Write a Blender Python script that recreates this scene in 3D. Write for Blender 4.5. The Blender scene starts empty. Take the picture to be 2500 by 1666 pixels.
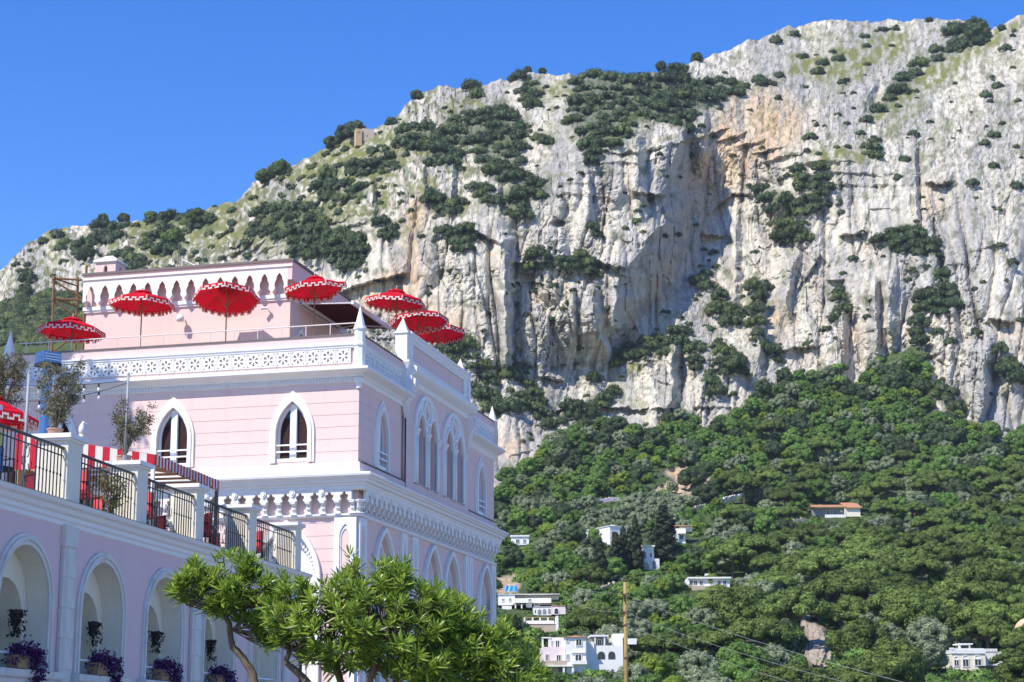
import bpy, bmesh, math, random
import numpy as np
from mathutils import Vector, Matrix
from mathutils.geometry import tessellate_polygon

random.seed(7)
RNG = np.random.default_rng(7)
sc = bpy.context.scene
COL = sc.collection

# ------------------------------------------------------------------ camera
F_PX, PITCH, ROLL = 4361.66, 0.22015805, 0.00436506      # focal length in pixels of a 2500 px wide picture
cam_d = bpy.data.cameras.new('camera')
cam_d.sensor_width = 36.0
cam_d.sensor_fit = 'HORIZONTAL'
cam_d.lens = F_PX / 2500 * 36.0
cam_d.clip_start = 0.5
cam_d.clip_end = 12000
cam = bpy.data.objects.new('camera', cam_d)
COL.objects.link(cam)
cam.matrix_world = (Matrix.Translation((0, 0, 1.6)) @ Matrix.Rotation(math.pi / 2 + PITCH, 4, 'X')
                    @ Matrix.Rotation(-ROLL, 4, 'Z'))
sc.camera = cam

# ------------------------------------------------------------------ daylight
SUN_EL = math.radians(50.0)
SUN_AZ = math.radians(226.0)            # clockwise from +Y: behind the camera, to the left
sun_dir = Vector((math.sin(SUN_AZ) * math.cos(SUN_EL), math.cos(SUN_AZ) * math.cos(SUN_EL), math.sin(SUN_EL)))
world = bpy.data.worlds.new('World')
sc.world = world
world.use_nodes = True
wn = world.node_tree
sky = wn.nodes.new('ShaderNodeTexSky')
sky.sky_type = 'NISHITA'
sky.sun_disc = False
sky.sun_elevation = SUN_EL
sky.sun_rotation = SUN_AZ
sky.altitude = 200
sky.air_density = 1.0
sky.dust_density = 0.0
sky.ozone_density = 5.0
hs = wn.nodes.new('ShaderNodeHueSaturation')
hs.inputs['Saturation'].default_value = 1.31
hs.inputs['Hue'].default_value = 0.515
hs.inputs['Value'].default_value = 1.0
wn.links.new(sky.outputs[0], hs.inputs['Color'])
wn.links.new(hs.outputs[0], wn.nodes['Background'].inputs[0])
wn.nodes['Background'].inputs[1].default_value = 0.15
sd = bpy.data.lights.new('sun', 'SUN')
sd.energy = 4.15
sd.angle = math.radians(0.53)
sd.color = (1.0, 0.935, 0.83)
sun = bpy.data.objects.new('sun', sd)
COL.objects.link(sun)
sun.rotation_euler = sun_dir.to_track_quat('Z', 'Y').to_euler()
sc.view_settings.view_transform = 'Standard'
sc.view_settings.look = 'None'
sc.view_settings.exposure = 0.60
sc.view_settings.gamma = 1.0
sc.view_settings.use_curve_mapping = False
sc.cycles.max_bounces = 6
sc.cycles.diffuse_bounces = 3
sc.cycles.transparent_max_bounces = 4

# ------------------------------------------------------------------ survey helpers: bearings measured on the photograph
_c, _s = math.cos(PITCH), math.sin(PITCH)
_cr, _sr = math.cos(ROLL), math.sin(ROLL)
def ray(px, py):
    xr = (px - 1250) / F_PX; yr = (833 - py) / F_PX
    xc = _cr * xr - _sr * yr; yc = _sr * xr + _cr * yr
    return xc, _c - yc * _s, _s + yc * _c
def at(px, py, Y):
    """point on the bearing (px, py), Y metres north of the camera"""
    d = ray(px, py)
    k = Y / d[1]
    return Vector((d[0] * k, Y, 1.6 + d[2] * k))

# ------------------------------------------------------------------ materials
def new_mat(name):
    m = bpy.data.materials.new(name); m.use_nodes = True
    return m, m.node_tree, m.node_tree.nodes['Principled BSDF']
def mat(name, col, rough=0.7, var=0.08, scale=3.0, bump=0.0, bscale=30.0, metal=0.0, spec=0.4, stain=None):
    """plain surface: base colour broken up by two noises, optional relief and weather stains"""
    m, nt, b = new_mat(name)
    N, L = nt.nodes, nt.links
    tc = N.new('ShaderNodeTexCoord')
    nz = N.new('ShaderNodeTexNoise'); nz.inputs['Scale'].default_value = scale; nz.inputs['Detail'].default_value = 6
    L.new(tc.outputs['Object'], nz.inputs['Vector'])
    mx = N.new('ShaderNodeMix'); mx.data_type = 'RGBA'
    mx.inputs['A'].default_value = tuple(c * (1 - var) for c in col) + (1,)
    mx.inputs['B'].default_value = tuple(min(1, c * (1 + var)) for c in col) + (1,)
    L.new(nz.outputs['Fac'], mx.inputs['Factor'])
    out = mx.outputs['Result']
    if stain:
        n2 = N.new('ShaderNodeTexNoise'); n2.inputs['Scale'].default_value = 1.0; n2.inputs['Detail'].default_value = 5
        mp = N.new('ShaderNodeMapping'); mp.inputs['Scale'].default_value = (3.0, 3.0, 0.45)
        L.new(tc.outputs['Object'], mp.inputs['Vector']); L.new(mp.outputs[0], n2.inputs['Vector'])
        rp = N.new('ShaderNodeValToRGB')
        rp.color_ramp.elements[0].position = 0.52; rp.color_ramp.elements[0].color = (0, 0, 0, 1)
        rp.color_ramp.elements[1].position = 0.80; rp.color_ramp.elements[1].color = (1, 1, 1, 1)
        L.new(n2.outputs['Fac'], rp.inputs[0])
        m2 = N.new('ShaderNodeMix'); m2.data_type = 'RGBA'
        m2.inputs['B'].default_value = tuple(stain) + (1,)
        L.new(rp.outputs[0], m2.inputs['Factor']); L.new(out, m2.inputs['A'])
        out = m2.outputs['Result']
    L.new(out, b.inputs['Base Color'])
    b.inputs['Roughness'].default_value = rough
    b.inputs['Metallic'].default_value = metal
    b.inputs['Specular IOR Level'].default_value = spec
    if bump:
        n3 = N.new('ShaderNodeTexNoise'); n3.inputs['Scale'].default_value = bscale; n3.inputs['Detail'].default_value = 4
        L.new(tc.outputs['Object'], n3.inputs['Vector'])
        bp = N.new('ShaderNodeBump'); bp.inputs['Strength'].default_value = bump; bp.inputs['Distance'].default_value = 0.02
        L.new(n3.outputs['Fac'], bp.inputs['Height']); L.new(bp.outputs[0], b.inputs['Normal'])
    return m
def leaf_mat(name, dark, light, rough=0.55, trans=0.25, spec=0.3, rnd=0.35):
    """foliage: per-leaf tint attribute runs dark to light, each plant shifted a little as a whole"""
    m, nt, b = new_mat(name)
    N, L = nt.nodes, nt.links
    at_ = N.new('ShaderNodeAttribute'); at_.attribute_name = 'tint'
    oi = N.new('ShaderNodeObjectInfo')
    mx = N.new('ShaderNodeMix'); mx.data_type = 'RGBA'
    mx.inputs['A'].default_value = tuple(dark) + (1,); mx.inputs['B'].default_value = tuple(light) + (1,)
    L.new(at_.outputs['Fac'], mx.inputs['Factor'])
    mr = N.new('ShaderNodeMapRange'); mr.inputs['To Min'].default_value = 1 - rnd; mr.inputs['To Max'].default_value = 1 + rnd
    L.new(oi.outputs['Random'], mr.inputs['Value'])
    vm = N.new('ShaderNodeVectorMath'); vm.operation = 'SCALE'
    L.new(mx.outputs['Result'], vm.inputs[0]); L.new(mr.outputs[0], vm.inputs['Scale'])
    L.new(vm.outputs[0], b.inputs['Base Color'])
    b.inputs['Roughness'].default_value = rough
    b.inputs['Specular IOR Level'].default_value = spec
    tr = N.new('ShaderNodeBsdfTranslucent')
    L.new(vm.outputs[0], tr.inputs['Color'])
    ms = N.new('ShaderNodeMixShader'); ms.inputs[0].default_value = trans
    L.new(b.outputs[0], ms.inputs[1]); L.new(tr.outputs[0], ms.inputs[2])
    L.new(ms.outputs[0], N['Material Output'].inputs['Surface'])
    return m

# ------------------------------------------------------------------ scene objects
def tag(o, label=None, cat=None, group=None, kind=None):
    if label: o['label'] = label
    if cat: o['category'] = cat
    if group: o['group'] = group
    if kind: o['kind'] = kind
    return o
def thing(name, label, cat, loc=(0, 0, 0), rz=0.0, group=None, scale=1.0):
    o = bpy.data.objects.new(name, None)
    o.empty_display_size = 0.3
    COL.objects.link(o)
    o.location = loc; o.rotation_euler = (0, 0, rz); o.scale = (scale,) * 3
    return tag(o, label, cat, group)
def link(name, me, parent=None, loc=None, rot=None, scale=None):
    o = bpy.data.objects.new(name, me)
    COL.objects.link(o)
    o.parent = parent
    if loc is not None: o.location = loc
    if rot is not None: o.rotation_euler = rot
    if scale is not None: o.scale = scale
    return o
def copy_thing(root, loc, rz=None, scale=None, label=None, group=None):
    r = root.copy(); COL.objects.link(r)
    r.location = loc
    if rz is not None: r.rotation_euler = (r.rotation_euler[0], r.rotation_euler[1], rz)
    if scale is not None: r.scale = (scale,) * 3 if not hasattr(scale, '__len__') else scale
    if label: r['label'] = label
    if group: r['group'] = group
    for ch in KIDS.get(root.name, []):
        c = ch.copy(); COL.objects.link(c); c.parent = r
        for g in KIDS.get(ch.name, []):
            d = g.copy(); COL.objects.link(d); d.parent = c
    return r
KIDS = {}
def freeze(root):
    """remember a finished prototype's parts so that copies are quick"""
    KIDS[root.name] = list(root.children)
    for ch in root.children:
        KIDS[ch.name] = list(ch.children)
    return root
def np_mesh(name, V, Fc, m, tint=None, smooth=False, col=None, nrm=None):
    """mesh from numpy arrays; Fc is (n,3) or (n,4)"""
    me = bpy.data.meshes.new(name)
    V = np.asarray(V, np.float32); Fc = np.asarray(Fc, np.int32)
    n, k = Fc.shape
    me.vertices.add(len(V)); me.vertices.foreach_set('co', V.ravel())
    me.loops.add(n * k); me.loops.foreach_set('vertex_index', Fc.ravel())
    me.polygons.add(n)
    me.polygons.foreach_set('loop_start', np.arange(0, n * k, k, dtype=np.int32))
    me.polygons.foreach_set('use_smooth', np.full(n, smooth, bool))
    me.update(calc_edges=True)
    if tint is not None:
        a = me.attributes.new('tint', 'FLOAT', 'POINT'); a.data.foreach_set('value', np.asarray(tint, np.float32))
    if col is not None:
        a = me.attributes.new('Col', 'FLOAT_COLOR', 'POINT')
        c4 = np.ones((len(V), 4), np.float32); c4[:, :3] = col
        a.data.foreach_set('color', c4.ravel())
    if m: me.materials.append(m)
    if nrm is not None:
        me.polygons.foreach_set('use_smooth', np.ones(n, bool))
        me.normals_split_custom_set_from_vertices(np.asarray(nrm, np.float32))
    return me

class MB:
    """collects simple solids, links them as ONE mesh object"""
    def __init__(self): self.v = []; self.f = []
    def add(self, vs, fs):
        n = len(self.v); self.v += [tuple(p) for p in vs]; self.f += [tuple(i + n for i in q) for q in fs]; return self
    def box(self, x0, x1, y0, y1, z0, z1):
        return self.add([(x0,y0,z0),(x1,y0,z0),(x1,y1,z0),(x0,y1,z0),(x0,y0,z1),(x1,y0,z1),(x1,y1,z1),(x0,y1,z1)],
                        [(0,3,2,1),(4,5,6,7),(0,1,5,4),(1,2,6,5),(2,3,7,6),(3,0,4,7)])
    def frustum(self, cx, cy, z0, z1, w0, d0, w1, d1):
        p = []
        for z, w, d in ((z0, w0, d0), (z1, w1, d1)):
            p += [(cx-w/2,cy-d/2,z),(cx+w/2,cy-d/2,z),(cx+w/2,cy+d/2,z),(cx-w/2,cy+d/2,z)]
        return self.add(p, [(0,3,2,1),(4,5,6,7),(0,1,5,4),(1,2,6,5),(2,3,7,6),(3,0,4,7)])
    def tube(self, pts, r, n=6, r1=None, caps=True):
        pts = [Vector(p) for p in pts]; k = len(pts); base = len(self.v); r1 = r if r1 is None else r1
        for i, p in enumerate(pts):
            t = (pts[min(i+1, k-1)] - pts[max(i-1, 0)]).normalized()
            a = t.orthogonal().normalized() if i == 0 else (pa - t * pa.dot(t)).normalized()
            pa = a; b = t.cross(a); rr = r + (r1 - r) * i / max(1, k - 1)
            for j in range(n):
                an = 2 * math.pi * j / n
                self.v.append(tuple(p + (a * math.cos(an) + b * math.sin(an)) * rr))
        for i in range(k - 1):
            for j in range(n):
                q = base + i * n; self.f.append((q+j, q+(j+1) % n, q+n+(j+1) % n, q+n+j))
        if caps:
            self.f.append(tuple(base + j for j in reversed(range(n))))
            self.f.append(tuple(base + (k-1)*n + j for j in range(n)))
        return self
    def lathe(self, prof, cx=0, cy=0, n=12):
        base = len(self.v)
        for r, z in prof:
            for j in range(n):
                an = 2 * math.pi * j / n; self.v.append((cx + r*math.cos(an), cy + r*math.sin(an), z))
        for i in range(len(prof) - 1):
            for j in range(n):
                q = base + i*n; self.f.append((q+j, q+(j+1) % n, q+n+(j+1) % n, q+n+j))
        self.f.append(tuple(base + j for j in reversed(range(n))))
        self.f.append(tuple(base + (len(prof)-1)*n + j for j in range(n)))
        return self
    def panel(self, outer, holes, fn, depth=0.0, back=False):
        """flat panel (2-D outline with holes) placed by fn(u, v, w); holes get reveals `depth` deep; back closes it"""
        loops = [[Vector((u, v, 0)) for u, v in lp] for lp in [outer] + list(holes)]
        flat = [p for lp in loops for p in lp]
        tris = tessellate_polygon(loops)
        n = len(self.v); self.v += [tuple(fn(p.x, p.y, 0.0)) for p in flat]
        self.f += [tuple(n + i for i in t) for t in tris]
        if depth:
            m = len(self.v); self.v += [tuple(fn(p.x, p.y, depth)) for p in flat]
            k = 0
            for li, lp in enumerate(loops):
                if li > 0 or back:
                    for i in range(len(lp)):
                        j = (i + 1) % len(lp); self.f.append((n+k+i, n+k+j, m+k+j, m+k+i))
                k += len(lp)
            if back: self.f += [tuple(m + i for i in reversed(t)) for t in tris]
        return self
    def mesh(self, name, m, smooth=False, fix=True):
        me = bpy.data.meshes.new(name)
        me.from_pydata(self.v, [], self.f)
        if fix:
            bm = bmesh.new(); bm.from_mesh(me)
            bmesh.ops.recalc_face_normals(bm, faces=bm.faces)
            bm.to_mesh(me); bm.free()
        if smooth: me.polygons.foreach_set('use_smooth', [True] * len(me.polygons))
        if m: me.materials.append(m)
        return me
    def build(self, name, m, parent=None, smooth=False, fix=True, **kw):
        return link(name, self.mesh(name, m, smooth, fix), parent, **kw)

# ------------------------------------------------------------------ noise (vectorised gradient noise)
_perm = RNG.permutation(512)
_perm = np.concatenate([_perm, _perm, _perm])
_ang = RNG.uniform(0, 2 * np.pi, 512); _gx, _gy = np.cos(_ang), np.sin(_ang)
def pnoise(x, y):
    xi = np.floor(x).astype(np.int64); yi = np.floor(y).astype(np.int64)
    fx = x - xi; fy = y - yi; xi &= 511; yi &= 511
    u = fx*fx*fx*(fx*(fx*6-15)+10); v = fy*fy*fy*(fy*(fy*6-15)+10)
    def g(ix, iy, dx, dy):
        h = _perm[_perm[ix & 511] + (iy & 511)] & 511
        return _gx[h]*dx + _gy[h]*dy
    a = g(xi, yi, fx, fy); b = g(xi+1, yi, fx-1, fy); c = g(xi, yi+1, fx, fy-1); d = g(xi+1, yi+1, fx-1, fy-1)
    return ((a + u*(b-a)) + v*((c + u*(d-c)) - (a + u*(b-a)))) * 1.5
def fbm(x, y, oct=4, gain=0.5):
    s = 0; a = 1.0
    for _ in range(oct):
        s = s + a * pnoise(x, y); a *= gain; x = x * 2.03 + 17.3; y = y * 2.03 + 9.1
    return s
def ridged(x, y, oct=4, gain=0.5):
    s = 0; a = 1.0
    for _ in range(oct):
        s = s + a * (1 - np.abs(pnoise(x, y))); a *= gain; x = x * 2.03 + 7.7; y = y * 2.03 + 31.1
    return s
def facets(x, y, seed):
    """broken faces: every cell of a jittered grid is a tilted plane of its own"""
    xi = np.floor(x).astype(np.int64); yi = np.floor(y).astype(np.int64)
    best = np.full(x.shape, 1e9); out = np.zeros(x.shape)
    for i in (-1, 0, 1):
        for j in (-1, 0, 1):
            cx = xi + i; cy = yi + j
            h = _perm[_perm[(cx + seed) & 511] + (cy & 511)] & 511; h2 = _perm[h + 37] & 511; h3 = _perm[h + 91] & 511
            dx = x - (cx + 0.15 + 0.7 * h / 511); dy = y - (cy + 0.15 + 0.7 * h2 / 511)
            d = dx*dx + dy*dy; m = d < best
            best = np.where(m, d, best); out = np.where(m, (h3 / 255.5 - 1) + 1.3*_gx[h2]*dx + 0.9*_gy[h2]*dy, out)
    return out
def inpoly(px, py, poly):
    r = np.zeros(px.shape, bool); n = len(poly)
    for i in range(n):
        x0, y0 = poly[i]; x1, y1 = poly[(i+1) % n]
        if y0 == y1: continue
        c = ((y0 > py) != (y1 > py)) & (px < (x1-x0)*(py-y0)/(y1-y0) + x0)
        r ^= c
    return r
def smooth01(t):
    t = np.clip(t, 0, 1); return t*t*(3-2*t)

# ================================================================== MOUNTAIN
# A survey of the mountain: bearings of skyline, clefts, ledges and groves, each at its own distance.
def zz(x0, y0, pts, k=2.6133): return [(x0 + x / k, y0 + y / k) for x, y in pts]
SKY = [(-400,760),(-200,700),(0,655),(40,612),(75,580),(130,552),(180,540),(240,536),(300,535),(360,533),(420,527),(480,520),(540,498),(575,488),(600,465),
       (650,425),(700,402),(760,382),(790,365),(830,345),(860,330),(900,322),(950,305),(985,270),(1010,240),(1040,220),(1080,211),(1130,214),(1190,205),
       (1250,192),(1290,180),(1340,178),(1400,184),(1500,188),(1560,192),(1620,178),(1690,160),(1740,140),(1800,118),(1870,96),(1930,74),(2000,58),
       (2060,55),(2130,62),(2200,58),(2260,58),(2330,58),(2370,66),(2400,80),(2430,78),(2470,62),(2500,52),(2600,10),(2850,-40)]
_sx = np.array([p[0] for p in SKY], float); _sy = np.array([p[1] for p in SKY], float)
PX0, PX1, NC, NR, PYB = -380.0, 2820.0, 1060, 480, 1790.0
cpx = np.linspace(PX0, PX1, NC)
csky = np.interp(cpx, _sx, _sy)
jag = 7 * fbm(cpx / 38, cpx * 0 + 3.3, 4) - 5 * np.clip(pnoise(cpx / 13, cpx * 0 + 8.1), 0, 1)
tt = np.linspace(0, 1, NR)[:, None]
GX = np.repeat(cpx[None, :], NR, 0)
GY = PYB + (csky[None, :] - PYB) * tt
CTRL = [(2500,1666,258),(2500,1500,330),(2500,1350,420),(2500,1200,530),(2500,1100,580),(2500,900,606),(2500,700,632),(2500,500,660),(2500,300,715),(2500,80,800),
        (2250,1666,256),(2250,1500,330),(2250,1350,425),(2250,1200,530),(2250,1050,590),(2250,900,610),(2250,700,634),(2250,500,660),(2250,330,705),(2250,200,770),(2250,70,840),
        (2000,1666,254),(2000,1500,330),(2000,1350,428),(2000,1200,528),(2000,1000,600),(2000,900,614),(2000,700,640),(2000,500,664),(2000,320,700),(2000,200,775),(2000,70,850),
        (1750,1666,250),(1750,1500,328),(1750,1300,450),(1750,1150,538),(1750,1040,585),(1750,900,605),(1750,700,655),(1750,450,690),(1750,280,712),(1750,200,770),(1750,130,820),
        (1500,1666,248),(1500,1400,388),(1500,1200,515),(1500,1100,556),(1500,1020,588),(1500,850,616),(1500,600,628),(1500,400,646),(1500,310,670),(1500,190,755),
        (1250,1666,244),(1250,1500,318),(1250,1400,382),(1250,1300,440),(1250,1150,535),(1250,1050,566),(1250,900,596),(1250,600,618),(1250,450,642),(1250,330,690),(1250,195,770),
        (1000,1666,240),(1000,1200,480),(1000,900,588),(1000,700,606),(1000,500,634),(1000,400,664),(1000,300,720),(1000,240,765),
        (800,1666,240),(800,1200,470),(800,800,620),(800,700,640),(800,550,656),(800,450,690),(800,365,750),
        (600,1666,240),(600,1100,500),(600,650,700),(600,550,722),(600,470,790),
        (300,1666,240),(300,1100,500),(300,720,735),(300,600,762),(300,540,800),
        (0,1666,240),(0,1100,510),(0,800,716),(0,720,750),(0,660,790),(-380,1666,240),(-380,1100,520),(-380,760,800),(2820,1666,258),(2820,1200,530),(2820,700,640),(2820,0,830)]
def tps(ctrl, gx, gy):
    c = np.array(ctrl, float); P = c[:, :2] / 1000; z = c[:, 2]
    def U(r2): return np.where(r2 > 1e-12, r2 * np.log(np.maximum(r2, 1e-12)), 0)
    n = len(P); d2 = ((P[:, None] - P[None]) ** 2).sum(-1)
    A = np.zeros((n+3, n+3)); A[:n, :n] = U(d2) + 2e-4 * np.eye(n); A[:n, n] = 1; A[:n, n+1:] = P; A[n, :n] = 1; A[n+1:, :n] = P.T
    w = np.linalg.solve(A, np.concatenate([z, [0, 0, 0]]))
    out = w[n] + w[n+1] * gx/1000 + w[n+2] * gy/1000
    for i in range(n):
        out += w[i] * U((gx/1000 - P[i, 0])**2 + (gy/1000 - P[i, 1])**2)
    return out
_step = 8
_Yc = tps(CTRL, GX[::_step, ::_step], GY[::_step, ::_step])
_ri = np.arange(NR); _ci = np.arange(NC)
def _lin(A, idx, axis):
    q = np.minimum(idx // _step, A.shape[axis] - 2); f = (idx - q * _step) / _step
    a = np.take(A, q, axis); b = np.take(A, q + 1, axis)
    f = f[:, None] if axis == 0 else f[None, :]
    return a + (b - a) * f
GD = _lin(_lin(_Yc, _ri, 0), _ci, 1)
# the forest meets the rock along this line
FOREST_TOP = [(-400,1000),(0,760),(120,745),(250,780),(700,1000),(1180,1230),(1210,1180),(1268,1130),(1310,1110),(1345,1060),(1370,1048),(1460,1025),(1505,1032),(1566,1052),(1612,1040),
              (1650,994),(1700,1010),(1705,1043),(1716,1048),(1784,1010),(1838,986),(1850,960),(1860,925),(1900,968),(1915,918),(1980,914),(2055,898),(2062,955),(2097,940),(2136,890),
              (2174,864),(2220,848),(2266,864),(2258,975),(2285,1010),(2335,1017),(2350,1030),(2422,1044),(2434,1078),(2453,1101),(2500,1052),(2850,1000)]
_fx = np.array([p[0] for p in FOREST_TOP], float); _fy = np.array([p[1] for p in FOREST_TOP], float)
wx = GX + 9 * fbm(GX / 40, GY / 40, 3); wy = GY + 9 * fbm(GX / 40 + 50, GY / 40, 3)
sfor = smooth01((wy - np.interp(wx, _fx, _fy) + 4) / 14)          # 1 in the forest, 0 on the rock
U = GX * 0.15; V = GY * 0.15                                       # metres, near enough, across the face

GRASS = [zz(1600,0,[(830,480),(860,400),(1000,350),(1200,310),(1400,270),(1600,230),(1640,280),(1610,380),(1400,430),(1370,510),(1200,545),(1080,540),(950,490)]),
         zz(1600,0,[(1500,640),(1640,520),(1760,440),(1850,400),(2000,300),(2200,220),(2352,140),(2352,200),(2150,330),(2000,430),(1900,540),(1700,640),(1560,740),(1400,830),(1380,800)]),
         zz(1600,0,[(950,1020),(1060,940),(1150,960),(1300,960),(1420,970),(1460,1020),(1330,1060),(1200,1040),(1050,1060)]),
         zz(1600,0,[(1640,720),(1750,640),(1760,700),(1560,850),(1480,840)]),
         zz(1600,0,[(0,520),(90,520),(80,590),(0,600)]), zz(1600,0,[(520,590),(590,580),(560,650)]),
         zz(0,200,[(740,880),(1000,890),(1000,960),(880,980),(740,920)]), zz(0,200,[(1030,880),(1200,890),(1230,980),(1100,1000)]),
         zz(0,200,[(1330,830),(1530,740),(1560,800),(1400,900),(1300,960),(1180,1050),(1120,1060),(1200,960)]),
         zz(0,200,[(1900,560),(2100,450),(2352,420),(2352,700),(2150,600),(2000,620)]),
         zz(800,150,[(0,480),(200,470),(500,420),(720,480),(900,470),(1100,490),(1000,560),(700,560),(560,620),(440,680),(300,640),(0,720)]),
         zz(800,150,[(720,280),(900,240),(1060,270),(900,330),(760,330)]), zz(800,150,[(1370,140),(1500,120),(1580,200),(1700,210),(1640,260),(1500,240),(1390,290)]),
         zz(800,150,[(1860,340),(2000,300),(2080,380),(1960,440),(1900,420)]), zz(800,150,[(1080,490),(1200,460),(1250,560),(1130,560)]),
         zz(800,150,[(1780,450),(1900,420),(1900,520),(1800,540)]),
         zz(1000,600,[(1290,790),(1420,720),(1500,720),(1480,800),(1340,860)]), zz(1600,600,[(820,380),(870,400)]) ,
         zz(1600,0,[(740,1240),(860,1220),(900,1330),(800,1340)]), zz(1000,600,[(1100,720),(1150,720),(1140,800)])]
GROVES = [zz(0,200,p) for p in ([(1560,930),(1740,790),(1900,760),(2060,800),(2100,870),(2140,960),(2300,960),(2320,1160),(2180,1180),(1900,1070),(1700,980)],
            [(995,930),(1100,900),(1170,990),(1150,1040),(1010,1060)],[(1190,830),(1260,790),(1370,840),(1360,900),(1200,930)],
            [(620,890),(760,890),(780,1000),(620,1030)],[(700,1080),(800,1050),(930,1100),(920,1160),(720,1170)],[(480,1020),(600,1030),(600,1100),(490,1100)],
            [(2040,600),(2120,590),(2190,690),(2150,740),(2060,710)],[(2230,640),(2340,640),(2340,740),(2240,730)],[(940,820),(1110,820),(1200,850),(1180,890),(940,880)],
            [(380,960),(450,960),(450,1030),(400,1030)],[(130,1230),(190,1230),(190,1350),(140,1340)])] + \
         [zz(800,150,p) for p in ([(700,480),(780,350),(1000,320),(1120,230),(1240,330),(1280,470),(1280,560),(1180,620),(1240,640),(1370,800),(1410,800),(1380,890),(1310,880),(1280,1050),(1180,1000),(1060,900),(1050,860),(1180,780),(1020,720),(960,560),(700,500)],
            [(1560,360),(1600,100),(1900,100),(2000,130),(2240,60),(2310,190),(2330,440),(2200,400),(2080,380),(1900,430),(1900,520),(1780,560),(1720,600),(1650,480),(1550,440)],
            [(1240,110),(1360,110),(1360,230),(1300,330),(1270,240)],[(610,880),(650,830),(730,900),(840,850),(890,900),(800,970),(700,930)],
            [(710,1090),(800,1040),(900,1050),(970,1110),(890,1220),(820,1190)],[(0,1120),(120,1080),(230,1130),(220,1260),(180,1310),(60,1230),(0,1190)],
            [(340,1010),(430,1030),(430,1110),(350,1110)],[(1280,1270),(1350,1210),(1420,1260),(1640,1240),(1740,1330),(1740,1410),(1600,1340),(1450,1300),(1320,1340)],
            [(0,740),(90,800),(90,880),(0,880)],[(490,400),(640,420),(700,500),(560,560),(490,540)],[(640,560),(760,520),(860,600),(840,680),(660,640)],
            [(300,580),(440,580),(440,680),(300,680)],[(920,810),(980,770),(1040,830),(1000,870)],[(930,170),(1020,200),(1010,250),(930,250)],[(1680,1050),(1730,1060),(1720,1110)],
            [(150,650),(250,640),(260,720),(160,720)],[(1660,500),(1740,560),(1720,680),(1660,650)],[(1340,500),(1420,480),(1410,560)])] + \
         [zz(1600,0,p) for p in ([(0,640),(200,560),(330,520),(520,510),(580,560),(520,640),(400,700),(250,750),(230,840),(100,800),(0,760)],
            [(1920,230),(2020,170),(2140,200),(2140,260),(1960,360),(1720,430),(1640,560),(1580,610),(1480,690),(1400,780),(1360,830),(1350,790),(1480,650),(1600,500),(1700,400),(1850,330)],
            [(1080,1070),(1110,1200),(1100,1330),(980,1380),(880,1380),(760,1350),(660,1230),(720,1210),(900,1330),(990,1230),(1030,1100)],
            [(500,1450),(640,1250),(570,1350)],[(780,1450),(950,1440),(960,1568),(830,1560)],[(1430,1540),(1550,1450),(1720,1480),(1740,1568),(1430,1568)],
            [(900,1080),(960,1090),(980,1230),(920,1220)],[(660,520),(740,540),(720,580)],[(1340,960),(1430,960),(1420,1040),(1350,1020)])] + \
         [zz(1000,600,p) for p in ([(290,590),(400,600),(380,730),(330,720)],[(370,870),(450,890),(560,950),(560,1060),(480,1020),(380,920)],[(560,760),(690,770),(690,870),(600,850)],
            [(720,880),(800,900),(840,1000),(900,1130),(880,1180),(800,1050),(700,1000)],[(1280,700),(1400,650),(1560,600),(1760,540),(1760,600),(1600,700),(1400,750),(1290,770)],
            [(960,1060),(1100,990),(1250,970),(1330,910),(1340,950),(1200,1080),(950,1130)],[(1980,300),(2060,370),(2100,500),(2000,510),(1950,400)],
            [(2170,260),(2270,270),(2260,400),(2200,540),(2170,450)],[(1820,650),(1870,750),(1820,790)],[(1960,640),(2120,750),(2120,840),(2000,830),(1960,740)],
            [(2190,550),(2330,720),(2352,760),(2240,700)],[(1880,180),(1930,200),(1900,290),(1840,260)],[(1900,840),(1980,900),(1960,980),(1900,940)],[(1120,830),(1200,840),(1180,890)],
            [(590,1020),(640,1030),(620,1070)],[(200,640),(300,680),(290,740)],[(400,760),(520,780),(520,880),(440,850)])] + \
         [zz(1600,600,p) for p in ([(1640,330),(1790,300),(1800,440),(1680,470)],[(1810,200),(1900,300),(1910,430),(1810,450)],[(1500,0),(1790,0),(1820,100),(1700,80),(1500,40)],
            [(1620,520),(1700,500),(1710,640),(1640,640)],[(1720,900),(1880,930),(1930,1080),(1860,1060),(1780,1000)],[(2190,690),(2280,780),(2300,880),(2220,860)],[(1180,300),(1210,310),(1200,440),(1150,480)])]
LOWER_LEFT_WOOD = zz(0,200,[(0,1390),(330,1330),(560,1330),(560,1600),(0,1700)])
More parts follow.
